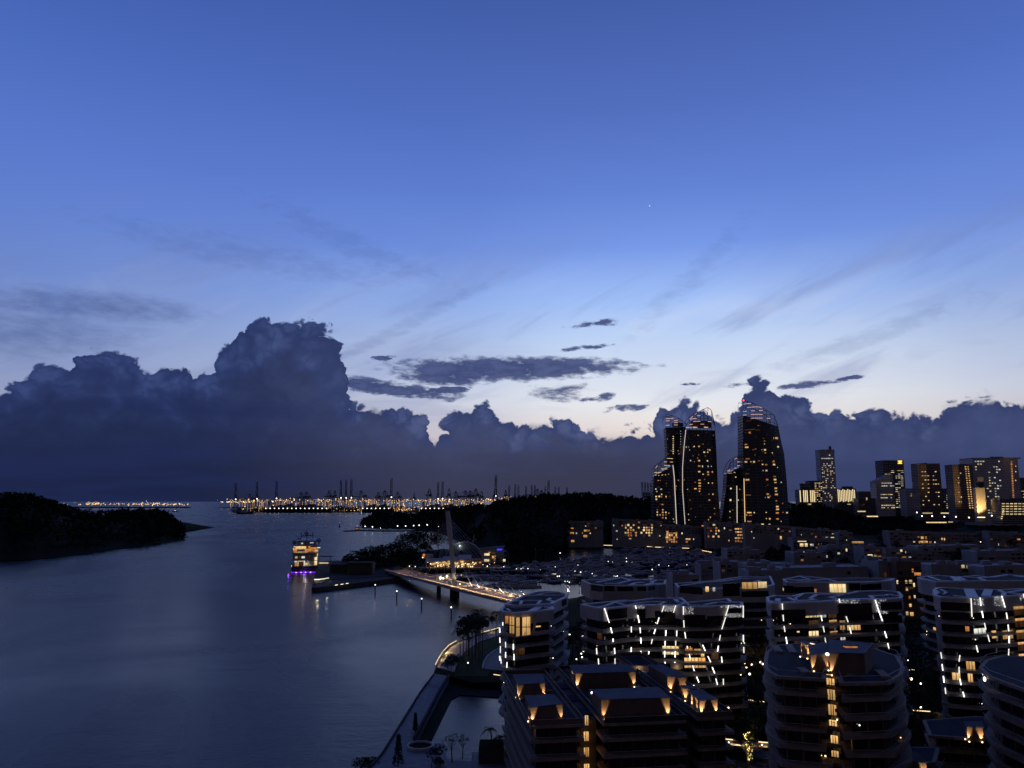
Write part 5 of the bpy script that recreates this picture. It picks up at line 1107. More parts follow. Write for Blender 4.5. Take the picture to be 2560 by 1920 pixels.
tower('tallest curved tower with a red beacon on its lattice sail', [(1232, 330), (1236, 700), (1245, 1100), (1254, 1440)], [(1600, 440), (1630, 600), (1660, 720), (1688, 1000), (1700, 1200), (1714, 1430)], (1233, 320), (1602, 440), [(1240, 170), (1290, 180), (1350, 205), (1410, 235), (1470, 268), (1530, 305), (1580, 342), (1600, 440)], YT - 10, 36, 13,
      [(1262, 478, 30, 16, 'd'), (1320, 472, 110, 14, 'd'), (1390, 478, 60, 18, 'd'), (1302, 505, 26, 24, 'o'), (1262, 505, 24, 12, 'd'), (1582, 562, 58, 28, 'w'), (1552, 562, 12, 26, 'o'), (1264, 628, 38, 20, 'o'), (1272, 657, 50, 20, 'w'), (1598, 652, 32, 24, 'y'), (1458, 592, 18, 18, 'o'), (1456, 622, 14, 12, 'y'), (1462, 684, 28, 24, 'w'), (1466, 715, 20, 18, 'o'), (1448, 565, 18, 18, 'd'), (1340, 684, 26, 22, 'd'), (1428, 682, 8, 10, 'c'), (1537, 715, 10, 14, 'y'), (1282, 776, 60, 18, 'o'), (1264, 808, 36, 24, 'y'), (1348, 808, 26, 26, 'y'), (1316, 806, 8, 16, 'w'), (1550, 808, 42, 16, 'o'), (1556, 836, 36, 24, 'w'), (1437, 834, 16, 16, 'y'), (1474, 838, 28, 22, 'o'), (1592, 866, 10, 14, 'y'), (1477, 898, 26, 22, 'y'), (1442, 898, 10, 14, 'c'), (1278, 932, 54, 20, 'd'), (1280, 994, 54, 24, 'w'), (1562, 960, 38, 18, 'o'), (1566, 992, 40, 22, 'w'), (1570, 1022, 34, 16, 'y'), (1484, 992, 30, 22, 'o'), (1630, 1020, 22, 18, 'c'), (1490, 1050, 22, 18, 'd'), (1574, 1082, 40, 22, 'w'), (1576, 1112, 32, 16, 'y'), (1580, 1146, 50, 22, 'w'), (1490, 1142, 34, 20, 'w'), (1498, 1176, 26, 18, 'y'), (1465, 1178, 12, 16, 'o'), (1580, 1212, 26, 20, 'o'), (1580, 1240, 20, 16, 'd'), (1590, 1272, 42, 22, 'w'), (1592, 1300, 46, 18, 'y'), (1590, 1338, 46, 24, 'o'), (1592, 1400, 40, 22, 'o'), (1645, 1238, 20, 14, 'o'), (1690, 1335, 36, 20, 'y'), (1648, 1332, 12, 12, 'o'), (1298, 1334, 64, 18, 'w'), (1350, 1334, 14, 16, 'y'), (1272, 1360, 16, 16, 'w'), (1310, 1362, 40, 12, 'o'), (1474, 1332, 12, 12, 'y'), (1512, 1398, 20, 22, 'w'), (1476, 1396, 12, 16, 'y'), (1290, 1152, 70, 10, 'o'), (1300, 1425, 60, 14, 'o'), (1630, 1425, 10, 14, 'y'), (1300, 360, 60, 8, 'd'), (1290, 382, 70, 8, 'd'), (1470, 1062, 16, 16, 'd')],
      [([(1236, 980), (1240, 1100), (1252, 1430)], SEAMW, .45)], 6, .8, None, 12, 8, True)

# ---- skyline to the right
c4 = crop(1960, 1060, 3.6867)
def skyscraper(label, x0, x1, ytop, ybot, Y, mat_, lits=(), depth=30, lean=0, roof=(), group='far skyline buildings', topr=None, strips=()):
    """box of a far building: edges measured at mid height (crop pixels)"""
    (a, ya), (b_, yb) = c4([(x0, ytop), (x1, topr if topr is not None else ytop)]); (_, y2), = c4([(0, ybot)])
    ym = (ya + y2) / 2; p, q_ = Vector(PY(a, ym, Y)), Vector(PY(b_, ym, Y)); zt = PY(a, ya, Y)[2]; ztr = PY(b_, yb, Y)[2]; zb = PY(a, y2, Y)[2] - 12
    t_ = thing('far_building', (p.x, Y, zb), label, 'building', group); org_ = (p.x, Y, zb); w = q_.x - p.x
    zf = lambda x, y: zt + (ztr - zt) * (x - p.x) / w
    pl = [(p.x, Y), (q_.x, Y), (q_.x - w * .06, Y + depth), (p.x + w * .02, Y + depth)]
    MB(org_).prism(pl, zb, zf).build('facade', mat_, t_)
    MB(org_).prism(offset(pl, .4), lambda x, y: zf(x, y) + .01, lambda x, y: zf(x, y) + 1.4).build('parapet', CDARK if mat_ is not CGREY else WALL2, t_)
    for (rx0, ry0, rx1, ry1) in roof:
        (a0, b0), (a1, b1) = c4([(rx0, ry0), (rx1, ry1)]); u, v_ = Vector(PY(a0, b0, Y + 8)), Vector(PY(a1, b1, Y + 8)); c = (u + v_) / 2
        piece('roof_plant', 'box', CDARK, t_, c, (max(1.2, abs(v_.x - u.x)), 8, max(1, abs(u.z - v_.z))))
    for l in lits:
        (a0, b0), = c4([(l[0], l[1])]); w_ = (l[2] if len(l) > 2 else 12) / 3.6867; h_ = (l[3] if len(l) > 3 else 10) / 3.6867
        c = Vector(PY(a0, b0, Y)); kd = l[4] if len(l) > 4 else 'y'
        m2 = LIT[kd] if kd in LIT else MATS[kd]
        piece('window' if kd in LIT else 'sign', 'box', m2, t_, (c.x, Y - .4, c.z), (w_ / FPX * Y * (.75 if kd in LIT else 1), .6, h_ / FPX * Y * (.75 if kd in LIT else 1)))  # fins painted as glowing share the sign name
    return t_
def grid(x0, x1, dx_, y0, y1, dy_, prob, seed, w=12, h=8, kinds='yc', lean=0.0):
    rnd = random.Random(seed); out = []; y = y0
    while y <= y1:
        x = x0 + lean * (y - y0)
        while x <= x1 + lean * (y - y0):
            if rnd.random() < prob: out.append((x, y, w * rnd.uniform(.6, 1.25), h, rnd.choice(kinds)))
            x += dx_
        y += dy_
    return out
STRIPE = glowmat('painted_floodlit_fin_glow', (1.0, .78, .42), .95)  # fins are no lamps: their floodlighting is put in as emission
skyscraper('small dim office tower glimpsed between the two tower pairs', -112, -58, 520, 740, 1750, CDARK, grid(-108, -62, 14, 530, 720, 22, .55, 3, 12, 7, 'ycd') + [(-92, 528, 34, 10, 'c')])
skyscraper('short block with glowing cream vertical fins, left of the tall office tower', 142, 286, 610, 770, 1900, CDARK, [(150 + 16 * k, 665, 8, 105, 'painted_floodlit_fin_glow') for k in range(9) if k not in (1, 5)] + [(235, 740, 40, 14, 'y')], roof=[(150, 550, 235, 612), (146, 548, 172, 566)])
skyscraper('dark stepped office block beside the tall office tower', 240, 352, 528, 760, 1940, CDARK, grid(290, 345, 18, 545, 715, 17, .7, 8, 18, 7, 'ycw'), roof=[(262, 522, 345, 530)])
skyscraper('tall office tower with lit top floors, left of the right skyline', 340, 478, 242, 760, 2050, CGREY, grid(350, 460, 14, 318, 330, 14, .8, 1, 12, 8, 'c') + grid(352, 470, 15, 350, 735, 17, .38, 5, 12, 7, 'ycyd', .04) + [(420, 288, 14, 12, 'c')], roof=[(345, 236, 460, 262), (415, 205, 432, 240)])
skyscraper('short block with glowing vertical fins, right of the tall office tower', 492, 668, 600, 785, 1880, CDARK, [(500 + 15 * k, 660, 7, 115 - (k % 3) * 10, 'painted_floodlit_fin_glow') for k in range(11)] + [(600, 740, 40, 8, 'y')], roof=[(535, 575, 630, 602)])
skyscraper('low dim block with a lit doorway between fin block and sloped tower', 690, 850, 690, 790, 1750, CDARK, [(762, 690, 14, 30, 'y'), (735, 745, 30, 10, 'd'), (712, 752, 10, 12, 'd')])
glowmat('rooftop_sign', (1.0, .62, .08), 1.6)
skyscraper('dark office slab with a glowing yellow sign on its top corner', 925, 1118, 340, 800, 1800, CDARK, [(1068, 342, 38, 10, 'rooftop_sign'), (1068, 362, 38, 10, 'rooftop_sign'), (1068, 352, 22, 10, 'rooftop_sign')] + grid(940, 1090, 30, 430, 470, 16, .6, 6, 34, 6, 'cyd') + grid(1035, 1110, 26, 480, 780, 18, .55, 7, 26, 6, 'cyy', .03), depth=40)
skyscraper('sloped roof office block with bright floors in front of the sign tower', 855, 1020, 535, 800, 1740, CGREY, grid(905, 1005, 20, 545, 575, 26, .9, 9, 22, 7, 'c') + grid(900, 1005, 22, 650, 690, 30, .75, 10, 24, 6, 'cy') + grid(905, 1030, 18, 750, 772, 22, .8, 12, 16, 8, 'y'), topr=465)
skyscraper('dark twin fronted residential slab standing alone, right of the sign tower', 1248, 1455, 370, 830, 1650, CBROWN, grid(1275, 1335, 26, 440, 760, 38, .42, 14, 16, 9, 'yw', .03) + grid(1375, 1430, 22, 440, 760, 38, .42, 15, 16, 9, 'yw', .03), roof=[(1270, 360, 1310, 372)])
skyscraper('brown slab with an amber lit stair column', 1572, 1760, 380, 850, 1560, CBROWN, [(1672 + .11 * (y - 395) + o, y, 14, 11, 'w') for y in range(395, 790, 21) for o in (0, 24)] + grid(1605, 1640, 20, 410, 800, 44, .5, 17, 12, 9, 'y', .03), roof=[(1620, 370, 1690, 384)])
skyscraper('broad pale slab block, tallest at the right edge of the skyline', 1758, 2180, 318, 880, 1620, CGREY, grid(1765, 2000, 24, 345, 820, 25, .27, 18, 16, 10, 'yc', .06) + [(2095 + .06 * (y - 350), y, 16, 20, 'o') for y in range(350, 690, 22)] + [(2135, y, 8, 10, 'y') for y in (390, 440, 520)], roof=[(1905, 302, 2010, 320), (2020, 310, 2170, 320)], depth=50)
skyscraper('slim wall slab washed in golden light in front of the pale slab', 1775, 1860, 590, 845, 1500, WALL, [], roof=[(1772, 490, 1835, 592)], depth=10)
p = Vector(PY(*c4([(1818, 860)])[0], 1485)); fl = thing('flood_lamp', (p.x, p.y, p.z - 4), 'ground floodlights washing the slim golden wall slab', 'floodlight'); piece('lamp_head', 'box', BULB, fl, p, (14, 1.2, .8)); rod('bracket', STEEL, fl, p - Vector((0, 0, 3)), p, .3)
lamp(fl, 'flood', p + Vector((0, -6, 3)), 210000, (1.0, .62, .2), 1.0, 110, (p.x, 1500, p.z + 42))
skyscraper('open carpark block with lit decks at the right edge', 2000, 2280, 700, 870, 1450, CDARK, [(x, y, 34, 9, 'y') for y in range(735, 850, 24) for x in range(2020, 2230, 38)] + [(2020 - 4 * k, 800 + 18 * k, 18, 10, 'y') for k in range(5)], roof=[(2070, 680, 2200, 702)])
skyscraper('narrow dark block at the far right edge behind the pale slab', 2190, 2290, 500, 860, 1700, CDARK, grid(2195, 2212, 14, 620, 780, 28, .6, 21, 10, 8, 'y'))
skyscraper('dim office podium between the sign tower and the twin slab', 1125, 1275, 600, 800, 1760, CGREY, grid(1150, 1265, 22, 645, 700, 18, .5, 22, 12, 6, 'dy') + grid(1130, 1270, 26, 710, 780, 24, .3, 23, 12, 6, 'yd'))
skyscraper('low cluttered block behind the amber stair slab', 1460, 1600, 600, 820, 1720, CDARK, grid(1480, 1600, 24, 640, 790, 19, .5, 24, 18, 7, 'ywc') + [(1630, 680, 50, 24, 'w'), (1550, 602, 22, 10, 'c')])
skyscraper('hazy distant low block beyond the twin towers', 690, 845, 625, 700, 2600, CDARK, [])
# canopies and street light lines among the trees
for k, (x, y, w_, lab) in enumerate([(1322, 822, 86, 'left of two bright canopy lights under the twin slab'), (1482, 822, 70, 'right of two bright canopy lights under the twin slab'), (815, 852, 100, 'pale curved canopy light among trees below the sloped block'), (1405, 908, 180, 'long bright canopy line on the slope below the twin slab'), (1535, 904, 40, 'short bright canopy right of the long one on the slope'), (715, 806, 70, 'white light row at the foot of the right fin block')]):
    p = Vector(PY(*c4([(x, y)])[0], 1290)); t_ = thing('lit_canopy', (p.x, p.y, p.z - 4), lab, 'canopy'); ww = w_ / 3.6867 / FPX * 1290
    piece('light_band', 'box', LIT['y'], t_, p, (ww, 1.0, 1.7)); piece('roof', 'box', CDARK, t_, p + Vector((0, .5, 1.6)), (ww * 1.1, 4, .7)); rod('post', STEEL, t_, p + Vector((-ww * .4, .5, -5)), p + Vector((-ww * .4, .5, 1)), .25); rod('post', STEEL, t_, p + Vector((ww * .4, .5, -5)), p + Vector((ww * .4, .5, 1)), .25)
for k, (x, y) in enumerate([(1225, 815), (1272, 848), (1365, 848), (1478, 855), (1585, 855), (1705, 862), (1915, 845), (25, 815)]):
    p = Vector(PY(*c4([(x, y)])[0], 1285)); t_ = thing('street_lamp', (p.x, p.y, p.z - 8), nth(k) + ' bright street lamp from the left on the far slope' if k < 7 else 'street lamp at the foot of the tallest curved tower', 'street lamp', 'street lamps on the slope'); rod('post', STEEL, t_, p - Vector((0, 0, 8)), p, .2); piece('bulb', 'ball', BULBC, t_, p, (2.0,) * 3)
# ------------------------------------------------------------------ inland plain so the sea stops at the shore
tag(MB().prism(ccw([(-60, 1500), (140, 1210), (480, 1195), (700, 1190), (2600, 1150), (9000, 3000), (9000, 16000), (2500, 9000), (900, 3500), (200, 2200)]), -4, 3.0).build('inland_ground', SOIL), kind='structure')
# ------------------------------------------------------------------ cable stayed bridge
BZ = 9.0
bp_ = [Vector(PZ(x, y, z)) for x, y, z in [(984, 1425.5, 6.0), (1004, 1430, 7.0), (1034, 1437, 8.2), (1085, 1449, BZ), (1137, 1462, BZ), (1215, 1481, BZ), (1300, 1501, 8.5), (1345, 1512, 7.5)]]
br = thing('cable_stayed_bridge', bp_[4], 'lit cable stayed road bridge with one tall pale pylon', 'bridge'); ob = bp_[4]
HW = 8.6
def across(k):
    a, b_ = bp_[max(0, k - 1)], bp_[min(len(bp_) - 1, k + 1)]; d = (b_ - a); d.z = 0; d.normalize(); return Vector((d.y, -d.x, 0)) * -1
for k in range(len(bp_) - 1):
    n0, n1 = across(k) * HW, across(k + 1) * HW; p, q_ = bp_[k], bp_[k + 1]
    def solid(name, m, o0, o1, zt, zb, par=br):
        vs_ = []
        for (c_, n_) in ((p, n0 / HW), (q_, n1 / HW)):
            for (s_, z_) in ((o0, zb), (o1, zb), (o1, zt), (o0, zt)): vs_.append(c_ + n_ * s_ + Vector((0, 0, z_)))
        return MB(ob).add(vs_, [(0, 1, 2, 3), (7, 6, 5, 4), (0, 4, 5, 1), (1, 5, 6, 2), (2, 6, 7, 3), (3, 7, 4, 0)]).build(name, m, par)
    solid('deck_girder', PALE, -HW + .6, HW - .6, -.2, -1.9); solid('roadway', mat('worn_concrete_road', (.17, .16, .15), .85, .25, .8, bump=.2), -HW + 1.6, HW - 1.6, 0, -.19); solid('footpath', PAVE, -HW, -HW + 1.59, .16, -.6); solid('footpath', PAVE, HW - 1.59, HW, .16, -.6)
    for s_ in (-HW + .08, HW - .08):
        a, b_ = p + n0 / HW * s_ + Vector((0, 0, .16)), q_ + n1 / HW * s_ + Vector((0, 0, .16)); m_ = max(2, int((b_ - a).length / 4))
        hr_ = rod('handrail', STEEL, br, a + Vector((0, 0, 1.1)), b_ + Vector((0, 0, 1.1)), .07)
        for j in range(m_): c_ = a.lerp(b_, j / m_); under(rod('rail_post', STEEL, br, c_, c_ + Vector((0, 0, 1.1)), .05), hr_)
        kk_ = k >= 3
        rod('rail_light', LEDW if kk_ else glowmat('dim_rail_led', (1, .5, .25), .35), br, a.lerp(b_, .02) + Vector((0, 0, .85)), b_.lerp(a, .02) + Vector((0, 0, .85)), .11 if kk_ else .07)
    for s_ in (-.06, .06): solid('lane_marking', PALE, s_ - .07, s_ + .07, .012, .004)
    m_ = max(1, int((q_ - p).length / 14))
    for j in range(m_):
        c_ = p.lerp(q_, (j + .5) / m_); kf = 1.0 if k >= 4 else .35
        if (c_ - bp_[4]).length < 7: continue
        for s_ in (-5.6, 5.6): lamp(br, 'deck_lamp', c_ + n0 / HW * s_ + Vector((0, 0, 3.4)), 2600 * kf, (1, .50, .18), .3, 150, tuple(c_ + n0 / HW * s_))
# pylon: two stage tapering mast, slightly raked
pb = Vector(PZ(1137, 1466, 0)); pb = bp_[4].copy(); pb.z = 0
ptop = Vector(PY(1119, 1277, pb.y)); pl0 = pb + across(4) * 0
def stage(z0, z1, w0, w1, d0, d1, name, m):
    f = lambda z: pb.lerp(Vector((ptop.x, pb.y, ptop.z)), 0) + Vector(((ptop.x - pb.x) * max(0, (z - BZ)) / (ptop.z - BZ), 0, z))
    vs_ = []
    for (z, w, d) in ((z0, w0, d0), (z1, w1, d1)):
        c_ = f(z); c_.z = z
        for (a, b_) in ((-1, -1), (1, -1), (1, 1), (-1, 1)): vs_.append(c_ + Vector((a * w / 2, b_ * d / 2, 0)))
    return MB(ob).add(vs_, [(0, 3, 2, 1), (4, 5, 6, 7), (0, 1, 5, 4), (1, 2, 6, 5), (2, 3, 7, 6), (3, 0, 4, 7)]).build(name, m, br)
stage(-3, BZ - 1.95, 7.0, 6.4, 6, 5.4, 'pylon_footing', STONE)
stage(BZ + .02, 44, 2.7, 3.0, 3.4, 3.2, 'pylon_leg', PYLON); stage(44.01, ptop.z, 3.7, 3.3, 3.4, 3.0, 'pylon_head', PYLON)
lamp(br, 'pylon_flood', bp_[4] + Vector((3.2, -7.0, 1.5)), 3000, (1, .70, .32), .3, 34, tuple(bp_[4] + Vector((0, 0, 7))))
piece('flood_fitting', 'box', BULB, br, bp_[4] + Vector((4.2, -6.2, 1.2)), (.8, .8, .5))
for k in (3,):
    c_ = bp_[k].lerp(bp_[4], .25); b_ = MB(ob); b_.bar((c_.x, c_.y, -3), (c_.x, c_.y, c_.z - 1.9), 1.7, 12); b_.build('pier', STONE, br)
c_ = bp_[6].lerp(bp_[5], .2); b_ = MB(ob); b_.bar((c_.x, c_.y, -3), (c_.x, c_.y, c_.z - 1.9), 1.7, 12); b_.build('pier', STONE, br)
# stays: fan of cables with lit anchor sheaths
tip = lambda s_: Vector((ptop.x + .5 * s_, pb.y, 44 + (ptop.z - 46) * s_))
for k in range(4):
    for s_ in (-1, 1):
        f = (k + 1) / 4.4; a = bp_[4].lerp(bp_[2], f * 1.0) if f < 2 else bp_[2]; a = a + across(3) * s_ * (HW - .9)
        rod('stay_cable', PALE, br, a, tip(.25 + .2 * k), .10)
        rod('anchor_sheath', PALE, br, a, a.lerp(tip(.25 + .2 * k), .08), .22)
for k in range(8):
    f = (k + 1) / 8.2; a = bp_[4].lerp(bp_[5], f * 2) if f < .5 else bp_[5].lerp(bp_[6], f * 2 - 1)
    for s_ in (1,):
        q_ = a + across(5) * s_ * -(HW - .9) * -1; tp_ = tip(.15 + .1 * k)
        rod('stay_cable', PALE, br, q_, tp_, .09); L = (tp_ - q_).length; rod('anchor_sheath', CANVAS, br, q_, q_ + (tp_ - q_).normalized() * min(11, L * .25), .36)
        lamp(br, 'anchor_lamp', q_ + Vector((-.7, -1.8, 1.6)), 420, (1, .8, .6), .2); piece('anchor_light', 'ball', BULBC, br, q_ + Vector((0, 0, .5)), (.5,) * 3)
# deck lamp posts
for k, (x, y) in enumerate([(1101, 1445), (1117, 1441), (1108, 1446)]): piece('deck_light', 'ball', BULB, br, PZ(x, y, BZ + 2.5), (1.3 if k else 2.0,) * 3)
# ------------------------------------------------------------------ mooring posts in the water
for k, (x, yt, yb, on) in enumerate([(891, 1452, 1461, 0), (938, 1464, 1487, 1), (992, 1480, 1503, 1), (1054, 1499, 1524, 1), (1128, 1521, 1549, 1)]):
    if k == 0: continue
    p = Vector(PZ(x, yb, 0)); t_ = Vector(PY(x, yt, p.y)); o = thing('mooring_post', p, nth(k - 1) + ' lamp topped mooring post from the left in the channel', 'mooring post', 'mooring posts in the channel')
    rod('pile', STEEL, o, p - Vector((0, 0, 3)), t_, .42); piece('cap', 'rod', PALE, o, t_ + Vector((0, 0, .1)), (1.1, 1.1, .25)); piece('bulb', 'ball', BULBC, o, t_ + Vector((0, 0, .6)), (.75,) * 3)
# ------------------------------------------------------------------ island with restaurant, arch hall and office
IZ = 3.0
land('islet', [(1000, 1434), (945, 1432), (880, 1436), (870, 1424), (880, 1412), (1000, 1388), (1060, 1378), (1110, 1372), (1200, 1382), (1290, 1400), (1306, 1412), (1280, 1422), (1180, 1424), (1100, 1424), (1050, 1428)], SOIL, IZ, -4)
land('islet_shore', [(846, 1404), (905, 1400), (960, 1396), (1010, 1385), (1040, 1385), (1040, 1430), (990, 1436), (900, 1440), (846, 1430)], SOIL, IZ - .2, -4)
land('jetty', [(779, 1469), (800, 1468), (980, 1447), (996, 1440), (990, 1430), (900, 1436), (824, 1442), (796, 1444)], STONE, 3.4, -4)
land('jetty_head', [(781, 1460), (794, 1410), (820, 1402), (1000, 1400), (1000, 1438), (830, 1448), (800, 1458)], STONE, 3.9, -4)
# jetty lighting and pavilions
jt = thing('jetty_pavilion', PZ(860, 1430, 3.9), 'dark flat roofed pavilion with pale panels on the jetty', 'pavilion'); jo = jt.location
for (x0, y0, x1, y1, m) in [(824, 1412, 868, 1432, CDARK), (868, 1408, 930, 1436, CDARK)]:
    p, q_ = Vector(PZ(x0, y1, 3.9)), Vector(PZ(x1, y1, 3.9)); zt = PY(x0, y0, p.y)[2]; c_ = (p + q_) / 2; c_.z = (3.9 + zt) / 2; piece('wall', 'box', FRAME, jt, c_ + Vector((0, 8, 0)), (q_.x - p.x, 16, zt - 3.9)); piece('roof', 'box', DECK, jt, (c_.x, c_.y + 7, zt + .3), (q_.x - p.x + 2, 19, .5))
for (x0, x1) in ((828, 840), (843, 855), (857, 863)):
    p, q_ = Vector(PZ(x0, 1429, 3.9)), Vector(PZ(x1, 1429, 3.9)); piece('window', 'box', GLASS, jt, ((p.x + q_.x) / 2, p.y - .1, 6.2), (q_.x - p.x, .2, 2.4))
gl = thing('jetty_lights', PZ(800, 1450, 4), 'row of yellowish deck lights at the outer jetty corner', 'deck light')
for (x0, y0, x1, y1, k) in [(786, 1449, 800, 1449, .5), (800, 1448, 812, 1447, .3), (813, 1446, 822, 1445, .22), (838, 1463, 844, 1462, .25), (852, 1461, 858, 1460, .25), (865, 1459, 871, 1458, .25)]:
    rod('light_strip', glowmat('jetty_led', (1, .88, .6), 1.5), gl, PZ(x0, y0, 4.2), PZ(x1, y1, 4.2), k)
lamp(gl, 'jetty_lamp', PZ(796, 1446, 6.5), 900, (1, .9, .55), .4); lamp(gl, 'jetty_lamp', PZ(820, 1444, 6.5), 300, (1, .9, .6), .4)
dk = thing('boarding_deck', PZ(806, 1408, 4), 'lit boarding terrace beside the moored ship', 'terrace'); p, q_ = Vector(PZ(794, 1409, 4)), Vector(PZ(830, 1408, 4)); piece('floor', 'box', TIMBER, dk, (p + q_) / 2, (q_.x - p.x, 14, .3)); piece('roof', 'box', DECK, dk, (p + q_) / 2 + Vector((0, 4, 7)), (q_.x - p.x, 12, .5)); lamp(dk, 'deck_lamp', (p + q_) / 2 + Vector((-2, -4, 4)), 700, (1, .8, .45), .4)
for s_ in (-.45, .45): rod('post', STEEL, dk, (p + q_) / 2 + Vector(((q_.x - p.x) * s_, -1, 0)), (p + q_) / 2 + Vector(((q_.x - p.x) * s_, -1, 7)), .2)
rod('light_strip', LEDW, dk, (p + q_) / 2 + Vector((-(q_.x - p.x) * .4, -2, .6)), (p + q_) / 2 + Vector(((q_.x - p.x) * .3, -2, .6)), .25)
# arch hall
ca_ = crop(980, 1270, 6.9125)
YA = PZ(1160, 1412, IZ)[1] + 22
a0, a1 = Vector(PY(*ca_([(925, 822)])[0], YA)), Vector(PY(*ca_([(1560, 905)])[0], YA)); apx = Vector(PY(*ca_([(1250, 585)])[0], YA))
ah = thing('arch_hall', ((a0.x + a1.x) / 2, YA, IZ), 'dark glass hall under a pale semicircular arch', 'hall'); oa = ah.location.copy(); cxA = (a0.x + a1.x) / 2; rA = (a1.x - a0.x) / 2; hA = apx.z - IZ - 3
arc = [(cxA - rA * math.cos(math.pi * k / 24), IZ + 3 + hA * math.sin(math.pi * k / 24)) for k in range(25)]
vs_ = [(x, YA + .5, z) for x, z in arc] + [(cxA + (x - cxA) * .86, YA + 24, IZ + (z - IZ) * .55) for x, z in arc]
MB(oa).add(vs_, [(i, i + 1, 26 + i, 25 + i) for i in range(24)] + [tuple(range(24, -1, -1))]).build('glass_vault', mat('blue_glass_vault', (.05, .06, .11), .35, .2, .3), ah)
for k in range(24): rod('arch_rib', PALE, ah, (arc[k][0], YA, arc[k][1]), (arc[k + 1][0], YA, arc[k + 1][1]), .7)
for s_ in (-1, 1): rod('arch_leg', PALE, ah, (cxA + s_ * rA, YA, IZ), (cxA + s_ * rA, YA, IZ + 3.2), .7)
for k in (6, 12, 18): rod('vault_rib', FRAME, ah, (arc[k][0], YA + .4, arc[k][1]), (cxA + (arc[k][0] - cxA) * .86, YA + 24, IZ + (arc[k][1] - IZ) * .55), .25)
p = Vector(PY(*ca_([(1390, 590)])[0], YA)); rod('flag_mast', PALE, ah, p, Vector(PY(*ca_([(1425, 460)])[0], YA)), .3); rod('flag_mast', PALE, ah, p + Vector((0, 0, .5)), Vector(PY(*ca_([(1452, 530)])[0], YA)), .25)
p = Vector(PY(*ca_([(1170, 650)])[0], YA - 1)); piece('arch_lamp', 'ball', BULBC, ah, p, (1.2,) * 3); lamp(ah, 'arch_flood', p + Vector((0, -2, -1)), 900, (.9, 1, .7), .3)
# restaurant terrace under canvas awnings
YR = PZ(1150, 1420, IZ)[1]
rs = thing('restaurant', PZ(1120, 1420, IZ), 'waterside restaurant with white awnings and golden lit terrace', 'restaurant')
def px3(x, y, Y): return Vector(PY(*ca_([(x, y)])[0], Y))
p, q_ = px3(640, 1020, YR + 10), px3(1540, 1010, YR + 10); piece('wall', 'box', BROWN, rs, ((p.x + q_.x) / 2, YR + 14, IZ + 4), (q_.x - p.x, 8, 8))
rnd = random.Random(5)
for k in range(34):
    u = rnd.random(); x = 690 + 860 * u; y = 955 + rnd.uniform(-25, 45); c_ = px3(x, y, YR + 9.6); piece('window', 'box', LIT['w' if u < .65 else rnd.choice('wod')], rs, c_, (rnd.uniform(1.6, 4.5), .2, rnd.uniform(1.2, 3.2)))
for (x0, x1, yt, yb) in [(575, 870, 870, 930), (870, 1130, 838, 905), (1140, 1370, 810, 880)]:
    a, b_ = px3(x0, yb, YR + 3), px3(x1, yb, YR + 3); h_ = px3(x0, yt, YR + 9).z; n_ = 8; b2 = MB(rs.location)
    for k in range(n_):
        xa, xb = a.x + (b_.x - a.x) * k / n_, a.x + (b_.x - a.x) * (k + 1) / n_; f = lambda k_: a.z + .7 * math.sin(math.pi * k_ / n_ * 2) ** 2
        b2.add([(xa, a.y, f(k)), (xb, a.y, f(k + 1)), (xb, a.y + 8, h_), (xa, a.y + 8, h_), (xa, a.y, f(k) - .5), (xb, a.y, f(k + 1) - .5), (xb, a.y + 8, h_ - .4), (xa, a.y + 8, h_ - .4)], [(0, 1, 2, 3), (7, 6, 5, 4), (0, 4, 5, 1)])
    b2.build('awning', CANVAS, rs)
    for x in (a.x + 1, (a.x + b_.x) / 2, b_.x - 1): rod('awning_post', PALE, rs, (x, a.y + .3, IZ), (x, a.y + .3, a.z), .18)
for k in range(64):
    x = rnd.uniform(620, 1850); y = 1000 + rnd.gauss(0, 40) + (20 if x > 1300 else 0); c_ = px3(x, min(1080, max(940, y)), YR + rnd.uniform(-2, 7)); piece('lantern', 'ball', BULB if rnd.random() < .7 else BULBC, rs, c_, (rnd.uniform(.35, .8),) * 3)
for (x, y) in [(665, 1015), (850, 980), (960, 960), (1200, 940), (1225, 1065), (715, 1070), (890, 1050), (1400, 1000), (1720, 960), (1850, 970)]: lamp(rs, 'terrace_lamp', px3(x, y, YR + 3), 420, (1, .62, .26), .4)
piece('terrace', 'box', TIMBER, rs, ((p.x + q_.x) / 2 + 10, YR + 3, IZ + .15), (q_.x - p.x + 40, 12, .3))
p, q_ = px3(530, 800, YR + 12), px3(700, 800, YR + 12); piece('roof_box', 'box', WALL2, rs, ((p.x + q_.x) / 2, YR + 14, p.z - 2), (q_.x - p.x, 8, 4)); piece('roof_sign', 'box', LIT['o'], rs, px3(548, 820, YR + 9.8), (2.4, .3, 3)); 
